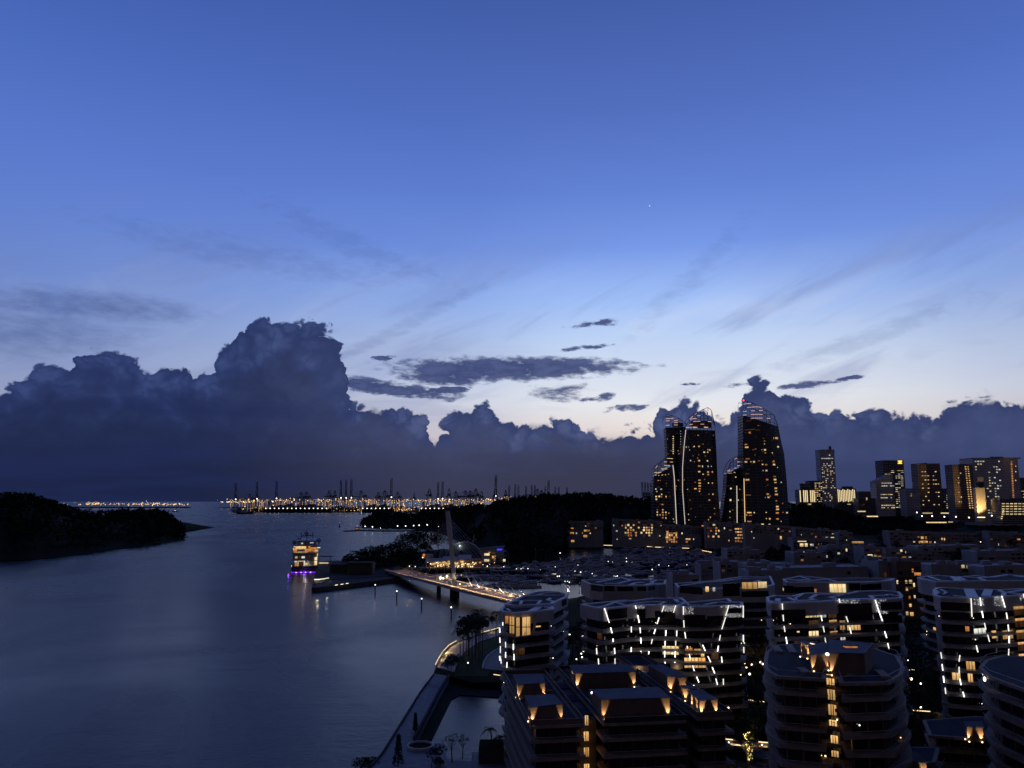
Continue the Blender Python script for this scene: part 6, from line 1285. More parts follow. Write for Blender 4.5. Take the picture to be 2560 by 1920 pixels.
# office with lit stair and blue sign
po, qo = px3(1535, 720, YA + 4), px3(1930, 680, YA + 4); of = thing('harbour_office', (po.x, YA + 4, IZ), 'pale harbour office with a lit stair and a blue sign', 'office')
zl, zr_ = px3(1535, 715, YA + 4).z, px3(1930, 672, YA + 4).z; zf_ = lambda x, y: zl + (zr_ - zl) * (x - po.x) / (qo.x - po.x)
MB(of.location).prism([(po.x, YA + 4), (qo.x, YA + 4), (qo.x, YA + 20), (po.x, YA + 20)], IZ - 1, zf_).build('wall', WALL, of)
MB(of.location).prism([(po.x - 1, YA + 3), (qo.x + 1.5, YA + 3), (qo.x + 1.5, YA + 21), (po.x - 1, YA + 21)], lambda x, y: zf_(x, y) + .01, lambda x, y: zf_(x, y) + .6).build('roof', ROOFBLUE, of)
for (x, y, w, h_, kd) in [(1640, 805, 90, 36, 'y'), (1640, 905, 90, 40, 'y'), (1745, 780, 60, 28, 'd'), (1760, 850, 60, 50, 'w'), (1705, 900, 50, 90, 'd'), (1680, 770, 40, 20, 'o'), (1940, 905, 40, 40, 'y'), (1775, 905, 30, 50, 'o')]:
    c_ = px3(x, y, YA + 3.9); s_ = YA / FPX / 6.9125; piece('window', 'box', LIT[kd], of, c_, (w * s_, .2, h_ * s_))
c_ = px3(1858, 718, YA + 3.8); s_ = YA / FPX / 6.9125; piece('sign_panel', 'box', BLUE, of, c_, (85 * s_, .3, 26 * s_))
for (x0, y0, x1, y1) in [(1700, 920, 1790, 850), (1790, 850, 1700, 780)]: rod('stair_flight', STEEL, of, px3(x0, y0, YA + 3.5), px3(x1, y1, YA + 3.5), .5)
piece('balcony', 'box', PALE, of, px3(1945, 745, YA + 6), (4, 6, .5)); piece('balcony', 'box', PALE, of, px3(1945, 820, YA + 6), (4, 6, .5))
# string of pier lights running right from the restaurant
pr_ = [(1640, 1060), (1700, 1055), (1740, 1045), (1900, 1028), (1930, 1015), (1985, 1020), (2022, 1045), (2058, 1028), (2085, 1050), (2110, 1035), (2150, 1052), (2178, 1040), (2070, 1145), (1970, 1112), (2005, 1122)]
for k, (x, y) in enumerate(pr_ + [(2230, 1052), (2262, 1042), (2300, 1050), (2350, 1046)]):
    p = px3(x, y, YR + 6 + 4 * (k % 3)); t_ = thing('pontoon_lamp', (p.x, p.y, 0), nth(k) + ' small white lamp in the string right of the restaurant', 'lamp', 'lamps along the restaurant pontoon'); rod('post', STEEL, t_, (p.x, p.y, 0), p, .1); piece('bulb', 'ball', BULBC, t_, p, (.75,) * 3)
# islet trees
TI = [(877, 1418, 9, 8), (900, 1415, 13, 9), (925, 1412, 14, 10), (950, 1410, 15, 11), (975, 1405, 17, 11), (1000, 1400, 17, 12), (1030, 1396, 24, 14), (1050, 1392, 26, 14), (1075, 1388, 24, 13), (1095, 1384, 22, 12), (1010, 1412, 15, 9), (985, 1418, 13, 8), (955, 1424, 12, 8), (930, 1426, 11, 8), (905, 1428, 10, 8), (1030, 1408, 13, 8), (1025, 1422, 11, 7), (1290, 1402, 12, 8), (1060, 1400, 16, 9), (1012, 1384, 22, 12), (1042, 1380, 26, 13)]
for k, (x, y, h_, r_) in enumerate(TI):
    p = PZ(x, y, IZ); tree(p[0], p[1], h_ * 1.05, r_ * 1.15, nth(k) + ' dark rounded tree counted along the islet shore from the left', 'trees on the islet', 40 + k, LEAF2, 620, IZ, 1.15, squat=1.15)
rnd = random.Random(77); b2 = MB((-100, 720, IZ))
for k in range(150):
    u = rnd.random(); x = 868 + 225 * u; y = 1438 - 48 * u * rnd.uniform(.5, 1.0) - rnd.uniform(0, 10); q_ = rnd.uniform(2.2, 5.5); p = PZ(x, max(1384, y), IZ); leafquads(b2, (p[0], p[1], IZ + q_ * .3), q_ * 1.4, q_ * 1.4, q_, 44, .9, rnd, .4)
for k in range(60):
    x = rnd.uniform(1215, 1330); p = PZ(x, rnd.uniform(1396, 1408), IZ); q_ = rnd.uniform(3, 7); leafquads(b2, (p[0], p[1], IZ + q_ * .3), q_ * 1.4, q_ * 1.4, q_, 44, 1.0, rnd, .4)
tag(b2.build('undergrowth', LEAF2), 'dark undergrowth covering the islet between its trees', 'undergrowth', kind='stuff')
for k, (x, y, h_) in enumerate([(1000, 1406, 22), (1010, 1405, 20), (1098, 1408, 14), (1150, 1408, 14), (1165, 1408, 15), (1110, 1410, 12), (1185, 1410, 12)]):
    p = PZ(x, y, IZ); palm(p[0], p[1], h_, nth(k) + ' palm from the left among the restaurant and islet trees', 'palms on the islet', 60 + k, IZ, 5.0)
# path steps glowing at the bridge head
sp = thing('garden_steps', px3(220, 1060, YR + 5), 'stepped terraces dimly lit at the bridge landing', 'steps')
for k in range(6):
    c_ = px3(215 + (k % 2) * 10, 1085 - 46 * k, YR + 6 + 7 * k); piece('step', 'box', STONE, sp, c_, (13 - k * 1.2, 4, 1.0)); 
lamp(sp, 'step_lamp', px3(300, 960, YR + 4), 1500, (1, .72, .34), .3); piece('bulb', 'ball', BULBC, sp, px3(305, 1008, YR + 4), (1.0,) * 3); piece('bulb', 'ball', BULB, sp, px3(530, 855, YR + 5), (.9,) * 3)
cr_ = thing('lit_car', px3(440, 1070, YR - 2), 'small car with bluish lamps near the bridge landing', 'car'); c_ = cr_.location.copy(); c_.z = max(c_.z, IZ + 1)
b2 = MB(c_); L, W_ = 2.2, .9
b2.add([(c_.x - L, c_.y - W_, c_.z), (c_.x + L, c_.y - W_, c_.z), (c_.x + L, c_.y + W_, c_.z), (c_.x - L, c_.y + W_, c_.z), (c_.x - L, c_.y - W_, c_.z + .7), (c_.x + L, c_.y - W_, c_.z + .6), (c_.x + L, c_.y + W_, c_.z + .6), (c_.x - L, c_.y + W_, c_.z + .7), (c_.x - L * .6, c_.y - W_ * .8, c_.z + 1.4), (c_.x + L * .35, c_.y - W_ * .8, c_.z + 1.4), (c_.x + L * .35, c_.y + W_ * .8, c_.z + 1.4), (c_.x - L * .6, c_.y + W_ * .8, c_.z + 1.4)],
       [(0, 3, 2, 1), (0, 1, 5, 4), (1, 2, 6, 5), (2, 3, 7, 6), (3, 0, 4, 7), (4, 5, 9, 8), (5, 6, 10, 9), (6, 7, 11, 10), (7, 4, 8, 11), (8, 9, 10, 11)])
b2.build('body', HULLB, cr_); 
for sx in (-1.3, 1.3):
    for sy in (-.9, .9): rod('wheel', FRAME, cr_, c_ + Vector((sx, sy - .1, 0)), c_ + Vector((sx, sy + .1, 0)), .34)
for sy in (-.6, .6): piece('headlight', 'ball', glowmat('blue_white_headlight', (.5, .45, 1), 4), cr_, c_ + Vector((-2.25, sy, .5)), (.8,) * 3)
# ------------------------------------------------------------------ moored ship seen from its stern, violet waterline lights
ks = crop(700, 1320, 11.85)
YS = PZ(758, 1433, 0)[1]; s_px = YS / FPX / 11.85
def sx(x, y, Y=None): return Vector(PY(*ks([(x, y)])[0], Y or YS))
so = sx(710, 1340); so.z = 0
ship = thing('cruise_ship', so, 'white multi deck ship moored by the jetty with violet waterline lights', 'ship')
hw = 330 * s_px; LEN = 70
# hull: stations from stern to bow
st_ = [(0, 1.0, .0), (.15, 1.0, .0), (.5, 1.0, .2), (.8, .72, .8), (.95, .25, 1.6), (1.0, .03, 2.2)]; b_ = MB(so); vs_ = []
for f, w, lift in st_:
    y = so.y + LEN * f
    for (k, z) in ((.62, -1.5), (.9, .8), (1.0, 3.4), (1.0, 5.6 + lift)): vs_.append((so.x - hw * w * k, y, z))
    for (k, z) in ((1.0, 5.6 + lift), (1.0, 3.4), (.9, .8), (.62, -1.5)): vs_.append((so.x + hw * w * k, y, z))
fs = [(j * 8 + i, (j + 1) * 8 + i, (j + 1) * 8 + i + 1, j * 8 + i + 1) for j in range(5) for i in range(7)] + [tuple(range(8))]
fs += [(j * 8 + 3, j * 8 + 4, (j + 1) * 8 + 4, (j + 1) * 8 + 3) for j in range(5)]
b_.add(vs_, fs).build('hull', mat('dark_hull_paint', (.05, .05, .08), .35, .2, .3), ship)
def deckbox(name, x0, y0, x1, y1, yoff, ln, m):
    p, q_ = sx(x0, y0), sx(x1, y1); piece(name, 'box', m, ship, ((p.x + q_.x) / 2, so.y + yoff + ln / 2, (p.z + q_.z) / 2), (abs(q_.x - p.x), ln, abs(p.z - q_.z)))
SHW = mat('ship_white_paint', (.34, .34, .38), .45, .12, .3, streak=True)
deckbox('main_deckhouse', 430, 1000, 1000, 1210, 7, 48, SHW); deckbox('upper_deckhouse', 420, 810, 1060, 1000, 4, 50, SHW); deckbox('promenade_deck', 430, 620, 1070, 800, 7, 42, SHW); deckbox('top_house', 540, 480, 1030, 600, 8, 34, SHW)
for (y, x0, x1, yo) in [(1000, 405, 1075, 2), (805, 400, 1130, 1), (605, 380, 1150, 2), (475, 540, 1040, 6)]:
    p, q_ = sx(x0, y), sx(x1, y); piece('deck_slab', 'box', SHW, ship, ((p.x + q_.x) / 2, so.y + yo + 24, p.z), (q_.x - p.x, 50, .5))
for (x, y, w, h_, kd, yo) in [(625, 665, 280, 75, 'w', 6.8), (585, 640, 60, 70, 'y', 6.7), (480, 740, 90, 90, 'o', 6.8), (900, 740, 330, 80, 'o', 6.8), (850, 650, 50, 90, 'o', 6.8), (960, 690, 150, 60, 'o', 6.8), (1040, 760, 90, 50, 'y', 6.8), (640, 780, 330, 16, 'y', 6.6), (510, 920, 60, 50, 'y', 3.8), (600, 912, 50, 36, 'd', 3.8), (690, 920, 80, 50, 'c', 3.8), (855, 915, 30, 70, 'd', 3.8), (640, 1105, 150, 150, 'd', 6.8), (555, 1100, 28, 180, 'y', 6.6), (715, 1100, 22, 180, 'c', 6.6), (640, 1025, 170, 20, 'y', 6.6), (500, 1150, 70, 140, 'o', 6.8), (495, 1030, 60, 60, 'c', 6.5), (770, 1110, 70, 60, 'y', 6.7), (800, 1160, 110, 30, 'o', 6.7), (1020, 1030, 70, 200, 'y', 3.5), (1062, 880, 24, 150, 'w', 3.4), (440, 700, 30, 60, 'w', 6.7), (460, 628, 34, 26, 'c', 6.6), (385, 1160, 16, 60, 'c', 3.0), (660, 550, 50, 34, 'c', 7.8), (915, 535, 90, 26, 'c', 7.8), (1100, 670, 80, 26, 'y', 6.4)]:
    c_ = sx(x, y); piece('window', 'box', LIT[kd], ship, (c_.x, so.y + yo, c_.z), (w * s_px, .25, h_ * s_px))
for (y, x0, x1, yo) in [(985, 405, 1075, 2.2), (790, 400, 1130, 1.2), (590, 380, 1150, 2.2)]:
    p, q_ = sx(x0, y), sx(x1, y); rod('rail', PALE, ship, (p.x, so.y + yo, p.z + 1), (q_.x, so.y + yo, q_.z + 1), .08)
    for k in range(9): x = p.x + (q_.x - p.x) * k / 8; rod('stanchion', PALE, ship, (x, so.y + yo, p.z), (x, so.y + yo, p.z + 1), .06)
for (x, y, r_, yo) in [(455, 530, 60, 20), (785, 290, 60, 26), (1110, 490, 58, 20)]:
    c_ = sx(x, y); b_ = MB(so); b_.ball((c_.x, so.y + yo, c_.z), r_ * s_px * 1.05, 14, 9); b_.build('radar_dome', SHW, ship, True); rod('dome_stem', STEEL, ship, (c_.x, so.y + yo, c_.z - r_ * s_px - 1.4), (c_.x, so.y + yo, c_.z), .3)
for (x0, y0, x1, y1, r_) in [(620, 475, 640, 290, .32), (960, 475, 940, 280, .32), (635, 370, 945, 360, .35), (785, 480, 785, 340, .4), (630, 370, 622, 270, .2), (945, 360, 955, 250, .2), (785, 240, 790, 200, .25), (560, 475, 560, 425, .8), (700, 365, 700, 330, .25), (880, 362, 880, 325, .25)]:
    p, q_ = sx(x0, y0), sx(x1, y1); rod('mast', STEEL, ship, (p.x, so.y + 26, p.z), (q_.x, so.y + 26, q_.z), r_)
# violet lights round the waterline
wl = [(-1.02, 14), (-1.02, 4), (-.98, -.6), (-.6, -1.0), (-.2, -1.2), (.2, -1.2), (.6, -1.0), (.98, -.6), (1.02, 4), (1.02, 14)]
for (a, ya), (b0, yb) in zip(wl, wl[1:]): rod('violet_strip', PURPLE, ship, (so.x + a * hw * .93, so.y + ya, .8), (so.x + b0 * hw * .93, so.y + yb, .8), .26)
for k, f in enumerate((-.6, -.22, .12, .5)): piece('violet_lamp', 'ball', glowmat('violet_hot_lamp', (.7, .4, 1), 2.2), ship, (so.x + f * hw, so.y - 1.3, .9), (1.5, .6, .8))
lamp(ship, 'violet_glow', (so.x - hw - 2.2, so.y + 1, 1.6), 600, (.22, .03, 1), .5); lamp(ship, 'violet_glow', (so.x, so.y - 2.6, 1.4), 500, (.22, .03, 1), .5)
lamp(ship, 'after_deck_lamp', sx(760, 1080) + Vector((0, 2.5, 0)), 500, (1, .85, .6), .4); lamp(ship, 'side_lamp', sx(1085, 960) + Vector((1, 4, 0)), 260, (1, .8, .5), .3)
ship.scale = (1.1,) * 3; ship.rotation_euler = (0, 0, math.atan2(-so.x, so.y))      # lies along the sight line, stern towards us
# ------------------------------------------------------------------ small craft and buoys on the strait
def launch(x, y, L, label, lit=True):
    p = Vector(PZ(x, y, 0)); t_ = thing('small_boat', p, label, 'boat'); b_ = MB(p); w = L * .14
    vs_ = []
    for f, k in ((-.5, .9), (0, 1), (.3, .75), (.5, .05)):
        for (a, z) in ((-.6, -.3), (-1, L * .09), (1, L * .09), (.6, -.3)): vs_.append((p.x + f * L, p.y + a * k * w, z))
    b_.add(vs_, [(j * 4 + i, j * 4 + i + 1, (j + 1) * 4 + i + 1, (j + 1) * 4 + i) for j in range(3) for i in range(3)] + [(0, 3, 2, 1)]).build('hull', HULLB, t_)
    piece('cabin', 'box', HULL, t_, p + Vector((-.1 * L, 0, L * .14)), (L * .35, w * 1.2, L * .12)); rod('mast', STEEL, t_, p + Vector((-.1 * L, 0, L * .2)), p + Vector((-.1 * L, 0, L * .36)), L * .008)
    if lit: piece('lamp', 'ball', BULBC, t_, p + Vector((-.1 * L, 0, L * .22)), (L * .09,) * 3)
launch(439, 1280, 38, 'tiny launch with a white light beyond the left island'); launch(905, 1286, 30, 'tiny launch with a light in front of the container port'); launch(613, 1285, 90, 'long dark lighter at the port entrance', False)
p = Vector(PZ(849, 1318, 0)); by = thing('channel_buoy', p, 'lone dark buoy left of the breakwater tip', 'buoy'); rod('body', STEEL, by, p, p + Vector((0, 0, 5)), 2.0); rod('cage', STEEL, by, p + Vector((0, 0, 5)), p + Vector((0, 0, 9)), .8)
# ------------------------------------------------------------------ marina: pontoons, boats, dock lamps
def boat_meshes():
    out = {}
    for nm, m in (('white', HULL), ('navy', HULLB)):
        b_ = MB(); vs_ = []
        for f, k, sh in ((-.5, .86, 0), (-.2, 1, 0), (.15, .95, .02), (.38, .6, .05), (.5, .04, .09)):
            for (a, z) in ((-.55, -.04), (-.9, .03), (-1, .11 + sh), (1, .11 + sh), (.9, .03), (.55, -.04)): vs_.append((a * k * .13, f, z))
        b_.add(vs_, [(j * 6 + i, (j + 1) * 6 + i, (j + 1) * 6 + i + 1, j * 6 + i + 1) for j in range(4) for i in range(5)] + [(0, 1, 2, 3, 4, 5)]); out['hull_' + nm] = b_.mesh('boat_hull_' + nm, m)
    def cab(z0, z1, y0, y1, w, rake):
        b_ = MB(); return b_.add([(-w, y0, z0), (w, y0, z0), (w * .9, y1, z0), (-w * .9, y1, z0), (-w * .86, y0 + .02, z1), (w * .86, y0 + .02, z1), (w * .7, y1 - rake, z1), (-w * .7, y1 - rake, z1)], [(0, 3, 2, 1), (4, 5, 6, 7), (0, 1, 5, 4), (1, 2, 6, 5), (2, 3, 7, 6), (3, 0, 4, 7)])
    out['cabin'] = cab(.112, .2, -.3, .26, .098, .12).mesh('boat_cabin', HULL); out['fly'] = cab(.202, .262, -.26, .08, .08, .07).mesh('boat_flybridge', HULL)
    out['glass'] = cab(.135, .178, -.28, .245, .1, .1).mesh('boat_windows', BOATGLASS)
    b_ = MB(); b_.bar((-.07, -.12, .262), (-.05, -.15, .33), .006, 4); b_.bar((.07, -.12, .262), (.05, -.15, .33), .006, 4); b_.bar((-.05, -.15, .33), (.05, -.15, .33), .008, 4); out['arch'] = b_.mesh('boat_radar_arch', HULL)
    b_ = MB(); b_.bar((0, .05, .1), (0, .05, 1.25), .008, 5, .005); out['mast'] = b_.mesh('boat_mast', PALE)
    b_ = MB(); b_.bar((0, .04, .26), (0, -.38, .25), .012, 5); out['boom'] = b_.mesh('boat_boom', CANVAS)
    out['low'] = cab(.112, .165, -.2, .2, .075, .1).mesh('boat_coachroof', HULL)
    return out
BMESH = boat_meshes()
def boat(p, L, rz, kind, label, navy=False):
    t_ = thing('motor_yacht' if kind != 'sail' else 'sailing_yacht', p, label, 'boat', 'boats in the marina', rz)
    for nm, key in ([('hull', 'hull_navy' if navy else 'hull_white'), ('coachroof', 'low'), ('mast', 'mast'), ('boom', 'boom')] if kind == 'sail' else [('hull', 'hull_navy' if navy else 'hull_white'), ('cabin', 'cabin'), ('windows', 'glass')] + ([('flybridge', 'fly'), ('radar_arch', 'arch')] if kind == 'fly' else [])):
        o = bpy.data.objects.new(nm, BMESH[key]); C.objects.link(o); o.parent = t_; o.scale = (L * (1.0 if L < 18 else .95),) * 3
    return t_
rnd = random.Random(11)
rows_m = [(1377, 1566, 1740, 30), (1384, 1575, 1785, 24), (1391, 1560, 1800, 20), (1398, 1470, 1806, 20), (1406, 1392, 1800, 18), (1414, 1300, 1780, 17), (1423, 1215, 1750, 16), (1433, 1165, 1725, 15), (1445, 1195, 1680, 14), (1457, 1262, 1610, 14), (1450, 1150, 1310, 13), (1467, 1205, 1345, 13)]
for r_, (y, x0, x1, L) in enumerate(rows_m):
    Yp = PZ(1500, y, 0)[1]; xa, xb = PZ(x0, y, 0)[0], PZ(x1, y, 0)[0]
    t_ = thing('pontoon', (xa, Yp, 0), nth(r_) + ' floating pontoon walkway counted from the far quay', 'pontoon', 'pontoons of the marina')
    piece('walkway', 'box', TIMBER, t_, ((xa + xb) / 2, Yp, .45), (xb - xa, 2.2, .5))
    for k in range(int((xb - xa) / 30) + 1): rod('pile', STEEL, t_, (xa + 30 * k, Yp + 1.3, -2), (xa + 30 * k, Yp + 1.3, 5.5), .3)
    x = xa + 3; k = 0
    while x < xb - 3:
        ln = L * rnd.uniform(.7, 1.3); kind = rnd.choice(['fly', 'fly', 'cab', 'sail'] if L < 22 else ['fly', 'fly', 'cab'])
        s_ = 1 if (k % 2) else -1
        lab = f"{nth(k)} boat from the left on the {nth(r_)} pontoon, a {'sailing yacht with bare mast' if kind == 'sail' else 'motor yacht with flybridge' if kind == 'fly' else 'low motor cruiser'}"
        boat((x, Yp + s_ * (L * .26 + rnd.uniform(2, 5)), 0), ln, rnd.choice((1, -1)) * (math.pi / 2 + rnd.uniform(-.45, .25)), kind, lab, rnd.random() < .22)
        x += ln * rnd.uniform(.46, .62); k += 1
        if rnd.random() < .06: x += rnd.uniform(4, 12)
# dock lamps
dl = c6([(1028, 638), (1030, 684), (778, 684), (838, 690), (1104, 696), (600, 668), (360, 734), (910, 746), (1228, 708), (1246, 700), (1350, 718), (1480, 732), (1612, 745), (1748, 756), (1064, 762), (1386, 795), (1660, 815), (245, 815), (318, 817), (396, 832), (556, 852), (1625, 578), (858, 886), (885, 890), (905, 884), (215, 958), (180, 958), (385, 980), (240, 972), (1865, 730), (50, 876), (75, 890), (100, 886), (20, 884), (-40, 880), (-80, 760), (-20, 700), (45, 762), (-120, 850), (-160, 800)])
for k, (x, y) in enumerate(dl):
    q_ = Vector(PZ(x, y + 5, .5)); p = Vector(PY(x, y, q_.y)); t_ = thing('dock_lamp', q_, nth(k) + ' white dock lamp among the moored boats' if k < 29 else f'{nth(k - 29)} white lamp of the near left dock cluster', 'lamp', 'dock lamps of the marina')
    rod('post', STEEL, t_, q_, p, .08); piece('bulb', 'ball', BULBC, t_, p, (rnd.uniform(.5, .95),) * 3)
fl = [Vector(PZ(x, y, 1.0)) for x, y in c6([(-370, 600), (-250, 640), (25, 655), (60, 640), (90, 628), (112, 612)])]
for k, p in enumerate(fl[2:]):
    t_ = thing('shore_lamp', p, nth(k) + ' lamp from the left on the black shore left of the marina water', 'lamp', 'lamps left of the marina'); rod('post', STEEL, t_, p, p + Vector((0, 0, 4)), .1); piece('bulb', 'ball', BULBC, t_, p + Vector((0, 0, 4)), (1.1,) * 3)
# yellow-lit floating bar at the left and lit flag mast at the near end
p = Vector(PZ(1385, 1441, 0)); t_ = thing('floating_kiosk', p, 'small yellow lit kiosk raft at the near side of the marina', 'kiosk'); piece('raft', 'box', TIMBER, t_, p + Vector((0, 0, .4)), (12, 4, .6)); piece('cabin', 'box', WALL2, t_, p + Vector((0, 0, 1.9)), (7, 3, 2.4)); piece('roof', 'box', DECK, t_, p + Vector((0, 0, 3.3)), (9, 4.4, .3)); piece('window', 'box', LIT['y'], t_, p + Vector((0, -1.6, 1.9)), (6, .1, 1.4))
p = Vector(PZ(1421, 1489, GZ)); t_ = thing('lit_mast', p, 'floodlit pale flagpole behind the promenade block', 'flagpole'); rod('pole', PALE, t_, p, Vector(PY(1419, 1461, p.y)), .25); lamp(t_, 'mast_lamp', p + Vector((.8, -1.2, 4)), 900, (1, .9, .75), .2); piece('fitting', 'ball', BULBC, t_, p + Vector((.4, -.8, 3.2)), (.6,) * 3)
# ------------------------------------------------------------------ container port on the horizon
YPT = PZ(800, 1281, 0)[1]
land('port_quay', None, STONE, 5, -4, [(PY(583, 1278, YPT)[0], YPT), (PY(1460, 1278, YPT)[0], YPT), (PY(1700, 1278, YPT + 3000)[0], YPT + 3000), (PY(575, 1278, YPT + 1200)[0], YPT + 1200)])
mpx = YPT / FPX
def crane_parts(up):
    """ship-to-shore crane, unit = metres of the port scale"""
    parts = {}
    b_ = MB()
    for s_ in (-1, 1):
        for y in (-12, 12): b_.bar((s_ * 11, y, 0), (s_ * 9, y, 74), 1.7, 4)
        b_.bar((s_ * 10, -12, 26), (s_ * 10, 12, 26), 1.4, 4); b_.bar((s_ * 9, -12, 74), (s_ * 9, 12, 74), 1.8, 4)
    b_.bar((-10, 12, 26), (10, 12, 26), 1.2, 4); b_.bar((-9, 12, 74), (9, 12, 74), 1.6, 4); b_.bar((-9, -12, 74), (9, -12, 74), 1.6, 4); parts['portal_frame'] = b_.mesh('crane_portal', STEEL)
    b_ = MB()
    for s_ in (-1, 1): b_.bar((s_ * 7, -10, 74), (s_ * 2.5, -2, 108), 1.5, 4); b_.bar((s_ * 7, 12, 74), (s_ * 2.5, -2, 108), 1.2, 4)
    parts['apex_frame'] = b_.mesh('crane_apex', STEEL)
    b_ = MB(); b_.bar((-4, 12, 72), (-4, 48, 72), 1.6, 4); b_.bar((4, 12, 72), (4, 48, 72), 1.6, 4); b_.bar((0, 48, 72), (0, -2, 108), .8, 4); parts['back_reach'] = b_.mesh('crane_back_reach', STEEL)
    b_ = MB()
    for s_ in (-1, 1):
        if up: b_.bar((s_ * 5, -14, 74), (s_ * 3.6, -26, 172), 2.1, 4)
        else: b_.bar((s_ * 5, -12, 74), (s_ * 4, -70, 78), 1.8, 4)
    if up:
        for k in range(9): z = 80 + k * 11; b_.bar((-4.6, -14 - k * 1.3, z), (4.6, -14 - k * 1.3, z + 5), 1.0, 4)
        b_.bar((0, -24, 160), (0, -2, 108), .8, 4)
    else: b_.bar((0, -60, 78), (0, -2, 108), .8, 4); b_.bar((0, -34, 77), (0, -2, 108), .8, 4)
    parts['boom'] = b_.mesh('crane_boom_up' if up else 'crane_boom_down', STEEL)
    b_ = MB(); b_.box((0, 22, 79), (12, 16, 9)); parts['machine_house'] = b_.mesh('crane_machinery', STEEL); return parts
CU, CD = crane_parts(True), crane_parts(False)
def crane(px, ytop, up, label, dist=0.0, rz=0.0):
    Y = YPT + 40 + dist; b0 = Vector(PY(px, 1280, Y)); b0.z = 5; zt = PY(px, ytop, Y)[2]; s_ = (zt - 5) / (172 if up else 108)
    t_ = thing('quay_crane', b0, label, 'crane', 'container port cranes', rz)
    for nm, me in (CU if up else CD).items():
        o = bpy.data.objects.new(nm, me); C.objects.link(o); o.parent = t_; o.scale = (s_ * (1.0 if up else 1.0), s_, s_)
    if up and px < 1300: o = bpy.data.objects.new('lamp', unit('ball', BULBC)); C.objects.link(o); o.parent = t_; o.location = (2, -14, 74 * s_); o.scale = (7,) * 3
    return t_
ups = [(588, 1208), (641, 1205), (690, 1203), (851, 1200), (864, 1200), (877, 1199), (977, 1196), (1094, 1205), (1105, 1204), (1238, 1189), (1272, 1213), (1287, 1211), (1295, 1213), (1314, 1215), (1328, 1213), (1336, 1214), (1362, 1216), (1370, 1201), (1387, 1217), (1396, 1218), (1416, 1219)]
for k, (x, y) in enumerate(ups): crane(x, y, True, nth(k) + ' raised boom quay crane from the left in the port', 900 if x > 1260 else 0, .15)
for k, (x, y) in enumerate([(1610, 1205), (1617, 1205), (1624, 1206), (1631, 1207)]): crane(x, y, True, nth(k) + ' of four raised cranes just left of the short tower', 1500, -.5)
downs = [(623, 1234), (752, 1230), (765, 1229), (822, 1226), (836, 1226), (902, 1226), (962, 1226), (994, 1229), (1073, 1222), (1122, 1221), (1164, 1226), (1176, 1226), (1190, 1221), (1204, 1228), (1264, 1225), (1345, 1222), (1355, 1225), (1440, 1228), (945, 1230), (1035, 1232), (1140, 1228)]
for k, (x, y) in enumerate(downs): crane(x, y, False, nth(k) + ' lowered boom quay crane counted along the port', 200 + (700 if x > 1260 else 0), -.9 + .25 * (k % 5))
# container stacks: long dark blocks, individually placed
rnd = random.Random(21)
STK = [mat('container_' + n_, c_, .7, .2, .02) for n_, c_ in (('rust', (.10, .035, .025)), ('blue', (.03, .05, .10)), ('grey', (.10, .10, .11)), ('green', (.03, .07, .05)))]
for k in range(34):
    x = 600 + 800 * (k + rnd.random() * .6) / 34; Y = YPT + rnd.choice((130, 260, 420)); p = Vector(PY(x, 1278, Y)); h_ = rnd.uniform(14, 34); w = rnd.uniform(40, 90)
    t_ = thing('container_stack', (p.x, Y, 5), nth(k) + ' stack of shipping containers from the left on the quay', 'containers', 'container stacks on the port quay'); nl = 4
    for j in range(nl): piece('container_row', 'box', STK[(k + j * 3) % 4], t_, (p.x + rnd.uniform(-5, 5), Y, 5 + h_ * (j + .5) / nl), (w * rnd.uniform(.75, 1), 24, h_ / nl - .6))
# container ship at the quay
def cargo(x0, x1, label, yb=1282):
    p, q_ = Vector(PY(x0, yb, YPT - 60)), Vector(PY(x1, yb, YPT - 60)); L = q_.x - p.x; c_ = (p + q_) / 2; c_.z = 0; t_ = thing('container_ship', c_, label, 'ship', 'container ships at the port'); b_ = MB(c_); w = 22; vs_ = []
    for f, k in ((-.5, .8), (-.45, 1), (.35, 1), (.45, .6), (.5, .05)):
        for (a, z) in ((-.8, -3), (-1, 22), (1, 22), (.8, -3)): vs_.append((c_.x + f * L, c_.y + a * k * w, z))
    b_.add(vs_, [(j * 4 + i, j * 4 + i + 1, (j + 1) * 4 + i + 1, (j + 1) * 4 + i) for j in range(4) for i in range(3)] + [(0, 3, 2, 1)]).build('hull', mat('ship_black_hull', (.02, .02, .024), .5, .2, .02), t_)
    for j in range(7): piece('container_bay', 'box', STK[j % 4], t_, (c_.x - L * .34 + j * L * .11, c_.y, 30 + (j % 3) * 3), (L * .095, 36, 18 + (j % 3) * 6))
    piece('bridge_house', 'box', PALE, t_, (c_.x - L * .42, c_.y, 44), (L * .05, 30, 42))
    for j in range(int(L / 26)): piece('deck_lamp', 'ball', BULBC, t_, (c_.x - L * .46 + j * 26, c_.y - 21, 25), (5.2,) * 3)
    return t_
cargo(660, 828, 'long container ship with a white lamp row at the left quay'); cargo(1050, 1160, 'container ship lying further right along the quay', 1281); cargo(905, 985, 'shorter container ship in the middle of the quay', 1281)
